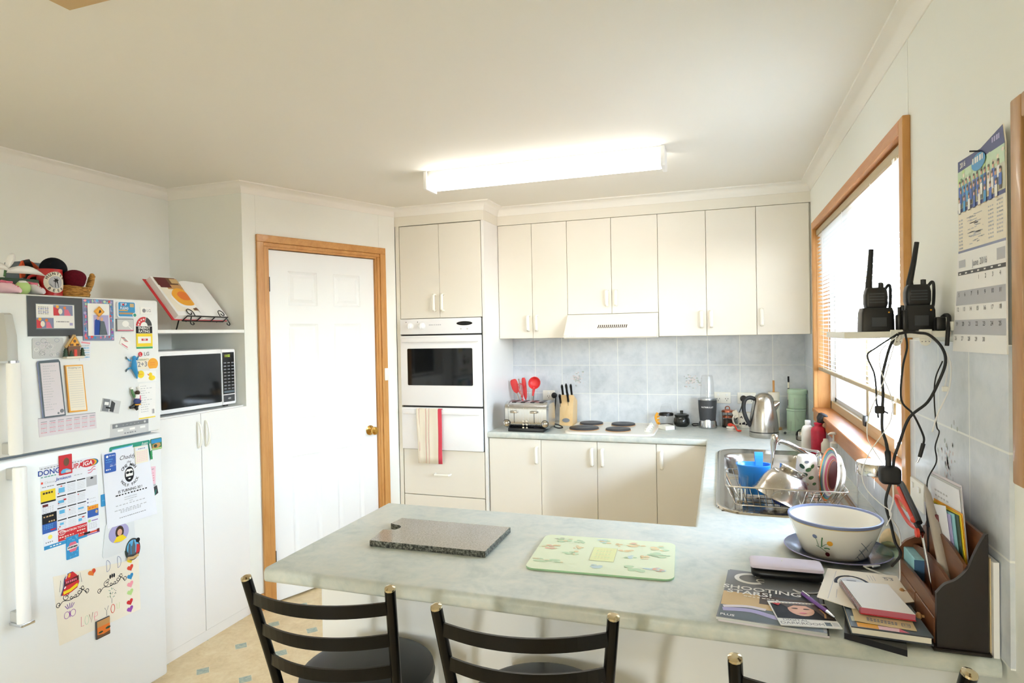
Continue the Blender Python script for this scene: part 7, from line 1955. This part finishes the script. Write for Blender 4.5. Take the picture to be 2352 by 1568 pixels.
mb = MB().box(-.034, -.014, -2.68, -2.655, zs, zs+.032, 'black', .004).tube(spline([(-.020, -2.668, zs+.03), (-.013, -2.672, zs+.036), (-.012, -2.69, zs+.03), (-.018, -2.703, zs), (-.022, -2.708, 1.49)], 5), .0045, 'black_rubber', 8)
solo(mb, 'plug_pack', 'small black plug pack at the wall end of the shelf', 'plug')

# hanging cables
YC = -2.712
def xz(pts, y=YC, dy=0): return [(x, y+dy*math.sin(i*1.3), z) for i, (x, z) in enumerate(pts)]
gC = 'cables hanging from the wall shelf'
pa = T('power_adapter', 'rounded black power adapter hanging on thick black leads', 'adapter', (-.141, YC-.012, 1.172))
part(MB().box(-.1625, -.1185, YC-.024, YC+.012, 1.171, 1.212, 'black_rubber', .010, 3), 'adapter_body', pa)
part(MB().tube(spline(xz([(-.120, 1.5185), (-.136, 1.492), (-.150, 1.438), (-.154, 1.412), (-.152, 1.382), (-.155, 1.304), (-.147, 1.268), (-.1435, 1.240), (-.1425, 1.212)], YC-.004), 6), [.0032]*37+[.0036]*4+[.0066]*8, 'black_rubber', 8), 'lead', pa)
part(MB().tube(spline(xz([(-.120, 1.5190), (-.100, 1.5225), (-.081, 1.5205), (-.059, 1.515), (-.035, 1.487), (-.028, 1.453), (-.042, 1.408), (-.064, 1.362), (-.100, 1.326), (-.120, 1.269), (-.131, 1.233), (-.1335, 1.212)], YC-.007), 6), .0032, 'black_rubber', 8), 'lead', pa)
part(MB().tube(spline(xz([(-.1395, 1.172), (-.148, 1.140), (-.1485, 1.115), (-.139, 1.075), (-.131, 1.036), (-.120, 1.008), (-.100, .985)], YC-.006)[:-1] + [(-.125, -2.66, .96)], 6), .0032, 'black_rubber', 8), 'lead', pa)
def cable(lab, pts, r, m, plug=None, y=YC):
    t = T('cable', lab, 'cable', (pts[0][0], y, pts[-1][1]), gC)
    part(MB().tube(spline(xz(pts, y), 6), r, m, 7), 'cord', t)
    if plug: part(plug, 'plug', t)
    return t
p = MB().tube(xz([(-.0735, 1.268), (-.081, 1.237)], YC-.01), [.0045, .0042], 'black_rubber', 9).tube(xz([(-.081, 1.237), (-.0865, 1.224)], YC-.01), .0022, 'silver', 8)
cable('thin black cable ending in a round silver-tipped power jack', [(-.107, 1.519), (-.104, 1.487), (-.113, 1.441), (-.1165, 1.367), (-.093, 1.334), (-.0735, 1.286), (-.0735, 1.266)], .0023, 'black_rubber', p, YC-.01)
p = MB().box(-.170, -.150, YC-.012, YC-.002, 1.334, 1.352, 'black_rubber', .003).tube(xz([(-.152, 1.340), (-.143, 1.335)], YC-.007), .0018, 'black_rubber', 6).tube(xz([(-.164, 1.336), (-.163, 1.324)], YC-.007), .002, 'black_rubber', 6)
cable('thin black cable ending in a small black block, nearest the window blind', [(-.122, 1.519), (-.166, 1.487), (-.184, 1.469), (-.171, 1.430), (-.167, 1.397), (-.166, 1.358), (-.160, 1.346)], .0019, 'black_rubber', p, YC-.007)
cable('wavy thin black cable running down behind the scissors', [(-.030, 1.455), (-.044, 1.416), (-.047, 1.368), (-.043, 1.307), (-.038, 1.292), (-.046, 1.259), (-.044, 1.224), (-.062, 1.180), (-.060, 1.129)], .0015, 'black_rubber', None, YC+.006)
cable('long thin white cable looping wide in front of the glass canister', [(-.124, 1.514), (-.157, 1.480), (-.158, 1.436), (-.137, 1.371), (-.138, 1.325), (-.152, 1.294), (-.184, 1.241), (-.199, 1.193), (-.190, 1.157), (-.165, 1.128), (-.140, 1.105), (-.150, 1.075)], .0011, 'paper', None, YC-.013)
cable('thin white cable crossing the wide white loop, ending at the adapter', [(-.127, 1.512), (-.141, 1.455), (-.155, 1.405), (-.183, 1.334), (-.188, 1.282), (-.177, 1.254), (-.155, 1.216)], .0011, 'paper', None, YC-.016)
cable('white cable with a frayed open end hanging over the tiles', [(-.059, 1.517), (-.040, 1.495), (-.023, 1.470), (-.0165, 1.441), (-.021, 1.391), (-.043, 1.335), (-.054, 1.294)], .0016, 'paper', None, YC-.003)
p = MB().box(-.033, -.021, YC-.002, YC+.006, 1.386, 1.398, 'plastic_white', .002)
cable('short white cable with a square white plug hanging over the tiles', [(-.030, 1.482), (-.023, 1.462), (-.0215, 1.441), (-.024, 1.415), (-.027, 1.398)], .0016, 'paper', p, YC+.002)
t = T('cable', 'white cable draped over the wooden organiser down to the papers', 'cable', (-.125, -2.70, .93), gC)
part(MB().tube(spline([(-.135, YC-.01, 1.170), (-.135, YC-.01, 1.133), (-.142, YC-.01, 1.10), (-.115, -2.675, 1.055), (-.108, -2.67, 1.015), (-.112, -2.675, .985), (-.1175, -2.70, .955), (-.121, -2.712, .945)], 6), .0017, 'paper', 7), 'cord', t)
t = solo(MB().tube([(-.156, -2.61, ZC+.040), (-.128, -2.545, ZC+.022), (-.135, -2.542, ZC+.020), (-.166, -2.556, ZC+.020), (-.160, -2.566, ZC+.019), (-.11, -2.60, ZC+.012)], .0022, 'paper', 7), 'wire_hook', 'bent white wire hook between the navy plate and the cream envelope', 'hook')

# ------------------------------------------------------------------ wall calendar and picture
cl = T('wall_calendar', 'long June 2016 wall calendar with a team photo on the right wall', 'calendar', (-.003, -2.87, 1.48))
FC = F_R(-.009)
mb = MB(FC)
mb.prism([(2.712, 1.478), (2.995, 1.481), (2.995, 1.690), (2.750, 1.692)], .0004, .003, 'paper')
mb.rect(2.757, 2.795, 1.660, 1.676, .0033, 'ink_soft').rect(2.955, 2.992, 1.658, 1.680, .0033, 'ink_soft').text('June 2016', 2.872, 1.664, .019, .0036, 'ink_grey')
mb.poly([(2.752, 1.644), (2.995, 1.642), (2.995, 1.650), (2.752, 1.652)], .0033, 'dark_grey')
for k in range(7): mb.scrib(2.760+.0335*k, 2.776+.0335*k, 1.647, .003, .0036, 'paper', 1, k)
day = 1
def X5(k, z): a = 2.752-.040*(1.644-z)/.164; return a + (2.993-a)*k/7
for r in range(5):
    z1 = 1.642-.0315*r; z0 = z1-.0315
    if r % 2: mb.poly([(X5(0, z0), z0), (X5(7, z0), z0), (X5(7, z1), z1), (X5(0, z1), z1)], .0033, 'ink_soft')
    for c in range(3 if r == 0 else 0, 7):
        if day > 30: break
        mb.text(str(day), X5(c+.3, z1)+.002, z1-.009, .0125, .0037, 'ink'); day += 1
part(mb, 'month_pad', cl)
mb = MB(FC)
mb.prism([(2.752, 1.688), (2.994, 1.686), (2.994, 1.778), (2.993, 1.870), (2.983, 1.905), (2.88, 1.889), (2.753, 1.892)], .0002, .0022, 'paper_cream')
mb.poly([(2.7535, 1.868), (2.992, 1.868), (2.983, 1.904), (2.88, 1.888), (2.754, 1.891)], .0026, 'navy').text('2016', 2.783, 1.879, .016, .003, 'paper', bold=True).scrib(2.935, 2.975, 1.888, .010, .003, 'lilac', 4)
mb.poly([(2.7525, 1.785), (2.9935, 1.783), (2.9925, 1.868), (2.7535, 1.868)], .0026, 'p_grey').poly([(2.7525, 1.779), (2.9935, 1.777), (2.9935, 1.785), (2.7525, 1.787)], .0029, 'navy')
mb.poly([(2.7535, 1.835), (2.992, 1.835), (2.992, 1.868), (2.7535, 1.868)], .0028, 'p_green')
rd = random.Random(21)
for k in range(30): mb.poly(ellipse(rd.uniform(2.758, 2.988), rd.uniform(1.842, 1.865), rd.uniform(.004, .010), rd.uniform(.003, .006), 8), .003+.00001*k, rd.choice(['leaf', 'p_green', 'lime', 'paper_cream']))
for row, (z, n) in enumerate(((1.834, 11), (1.818, 12), (1.800, 8))):
    for k in range(n):
        y = 2.766+.216*(k+.5*(row % 2))/n+rd.uniform(-.003, .003)
        mb.rect(y-.0065, y+.0065, z-.022, z, .0034+.0002*row, rd.choice(['blue', 'azure', 'blue', 'paper'])).rect(y-.005, y+.005, z-.036+.006*row, z-.022, .0033+.0002*row, rd.choice(['dkbrown', 'sand', 'slate'])).poly(ellipse(y, z+.006, .0042, .0055, 9), .0035+.0002*row, 'skin').poly(ellipse(y, z+.010, .0044, .003, 9), .0036+.0002*row, 'dkbrown')
mb.poly(ellipse(2.872, 1.864, .036, .017, 20), .0042, 'azure').scrib(2.842, 2.902, 1.870, .012, .0045, 'paper', 5)
for k in range(9): mb.scrib(2.758, 2.782, 1.762-.0075*k, .0035, .0026, 'ink_soft', 2, k).scrib(2.915, 2.942, 1.765-.0075*k, .003, .0026, 'ink_soft', 3, k).scrib(2.955, 2.985, 1.770-.0075*k, .003, .0026, 'ink_soft', 3, k)
for k in range(40): mb.scrib(2.80+rd.uniform(0, .09), 2.812+rd.uniform(0, .09), rd.uniform(1.705, 1.765), .0016, .0026, 'ink_soft', 1, k)
mb.poly([(2.752, 1.688), (2.994, 1.686), (2.994, 1.695), (2.752, 1.697)], .0026, 'dusty')
part(mb, 'picture_page', cl)
part(MB().cyl((-.0045, -2.88, 1.882), (-.028, -2.872, 1.886), .0016, 'ink', 8), 'nail', cl, 'dark hanging nail')
pc = T('wall_mirror', 'wood-framed dark mirror at the right edge of the photo', 'mirror', (-.02, -3.35, 1.25))
a, b, c, d = -3.70, -3.046, 1.256, 1.926
for x0_, x1_, y0_, y1_, z0_, z1_ in ((-.024, -.001, b-.042, b, c, d), (-.024, -.001, a, a+.042, c, d), (-.024, -.001, a+.042, b-.042, d-.042, d), (-.024, -.001, a+.042, b-.042, c, c+.042)):
    part(MB().box(x0_, x1_, y0_, y1_, z0_, z1_, 'mirror_wood', .004), 'frame_rail', pc)
part(MB().box(-.010, -.002, a+.04, b-.04, c+.04, d-.04, 'black_glass'), 'mirror_glass', pc, 'dark glass')

# ------------------------------------------------------------------ bar stools
st = T('bar_stool', 'black bar stool at the left end of the peninsula', 'stool', (0, 0, 0), 'black bar stools at the peninsula')
part(MB().lathe([(.001, .598), (.160, .598), (.176, .610), (.180, .628), (.176, .646), (.150, .657), (.080, .661), (.001, .662)], 'vinyl_black', seg=48), 'seat', st)
part(MB().lathe([(.150, .575), (.152, .575), (.152, .598), (.150, .598)], 'frame_black', seg=40).box(-.15, .15, -.012, .012, .582, .597, 'frame_black').box(-.012, .012, -.15, .15, .582, .597, 'frame_black'), 'seat_ring', st)
def post(s): return [(s*.205, -.205, .013), (s*.180, -.175, .35), (s*.158, -.165, .62), (s*.158, -.168, .68), (s*.181, -.250, .972)]
for s in (-1, 1):
    P = [Vector(p) for p in post(s)]; Pm = P[:2] + [P[2]] + spline(P[2:], 5)[1:]
    part(MB().tube(Pm, .0125, 'frame_black', 12), 'rear_leg', st)
    top = Pm[-1]; d = (Pm[-1]-Pm[-2]).normalized()
    part(MB().tube([top, top+d*.004, top+d*.007], [.0128, .0120, .006], 'gold_cap', 12), 'post_cap', st, 'shiny metal cap')
    part(MB().tube([(s*.175, .145, .013), (s*.150, .130, .35), (s*.125, .112, .60)], .0125, 'frame_black', 12), 'front_leg', st)
    for q in ((s*.205, -.205), (s*.175, .145)): part(MB().lathe([(.016, 0), (.017, .004), (.015, .020), (.013, .022)], 'black_rubber', (q[0], q[1], 0), 14), 'foot', st)
def along(z):
    a, b = (.158, -.168, .68), (.181, -.250, .972); t = (z-.68)/.292; return (a[0]+(b[0]-a[0])*t, a[1]+(b[1]-a[1])*t)
for z in (.925, .842, .758):
    x, y = along(z); R = []
    for i in range(17):
        t = -1+i/8; yy = y - .050*(1-t*t); xx = x*t
        R.append([(xx, yy-.003, z-.0155), (xx, yy+.003, z-.0155), (xx, yy+.003-.004, z+.0155), (xx, yy-.003-.004, z+.0155)])
    part(MB().loft(R, 'frame_black', False), 'back_rail', st)
R = []
mb = MB().tube([(.176*math.cos(a), -.022+.158*math.sin(a), .26) for a in [2*PI*i/40 for i in range(41)]], .009, 'frame_black', 8)
part(mb, 'foot_ring', st)
copy_tree(st, (-.934, -2.925, 0), math.radians(9), 'black bar stool in the middle of the three at the peninsula')
copy_tree(st, (-.352, -2.965, 0), math.radians(9), 'black bar stool under the papers, only its back post showing')
st.location = (-1.420, -2.915, 0); st.rotation_euler = (0, 0, math.radians(6))

# ------------------------------------------------------------------ light and camera
w = bpy.data.worlds.new('sky'); SC.world = w; w.use_nodes = True
nt = w.node_tree; nt.nodes.clear()
out = nt.nodes.new('ShaderNodeOutputWorld'); bg = nt.nodes.new('ShaderNodeBackground')
sky = nt.nodes.new('ShaderNodeTexSky'); sky.sky_type = 'NISHITA'; sky.sun_disc = False; sky.sun_elevation = math.radians(52); sky.sun_rotation = math.radians(200); sky.air_density = 1.0; sky.dust_density = 3.0
mixn = nt.nodes.new('ShaderNodeMix'); mixn.data_type = 'RGBA'; mixn.inputs[0].default_value = .72; mixn.inputs[7].default_value = (.86, .94, 1.06, 1)
nt.links.new(sky.outputs[0], mixn.inputs[6]); nt.links.new(mixn.outputs[2], bg.inputs[0]); nt.links.new(bg.outputs[0], out.inputs[0])
bg.inputs[1].default_value = SKY
def portal(name, loc, rot, sx, sy):
    L = bpy.data.lights.new(name, 'AREA'); L.shape = 'RECTANGLE'; L.size = sx; L.size_y = sy; L.cycles.is_portal = True
    o = bpy.data.objects.new(name, L); COL.objects.link(o); o.location = loc; o.rotation_euler = rot
portal('portal_right', (.11, (RWIN[0]+RWIN[1])/2, (RWIN[2]+RWIN[3])/2), (0, math.radians(90), 0), RWIN[3]-RWIN[2], RWIN[1]-RWIN[0])
portal('portal_rear', (.11, (RW2[0]+RW2[1])/2, (RW2[2]+RW2[3])/2), (0, math.radians(90), 0), RW2[3]-RW2[2], RW2[1]-RW2[0])
portal('portal_front', ((FD[0]+FD[1])/2, YB-.11, FD[3]/2), (math.radians(90), 0, 0), FD[1]-FD[0], FD[3])

cam = bpy.data.cameras.new('camera'); co = bpy.data.objects.new('camera', cam); COL.objects.link(co)
cam.sensor_width = 36; cam.sensor_fit = 'HORIZONTAL'; cam.lens = 36*1433.88/2352; cam.clip_start = .02; cam.clip_end = 200
ya, pi_, ro = [math.radians(a) for a in (18.5924, -.7929, -1.0839)]
fwd = Vector((-math.sin(ya)*math.cos(pi_), math.cos(ya)*math.cos(pi_), math.sin(pi_))); rt = Vector((math.cos(ya), math.sin(ya), 0)); up = rt.cross(fwd)
r2 = rt*math.cos(ro) + up*math.sin(ro); u2 = -rt*math.sin(ro) + up*math.cos(ro)
co.matrix_world = frame((-.5055, -4.3651, 1.5379), r2, u2, -fwd)
SC.camera = co
SC.view_settings.view_transform = 'Standard'; SC.view_settings.look = 'None'; SC.view_settings.gamma = 1; SC.view_settings.use_curve_mapping = False
SC.view_settings.exposure = EXPO
SC.cycles.max_bounces = 10; SC.cycles.diffuse_bounces = 6; SC.cycles.transparent_max_bounces = 16; SC.cycles.caustics_reflective = False; SC.cycles.caustics_refractive = False
SC.cycles.sample_clamp_indirect = 6
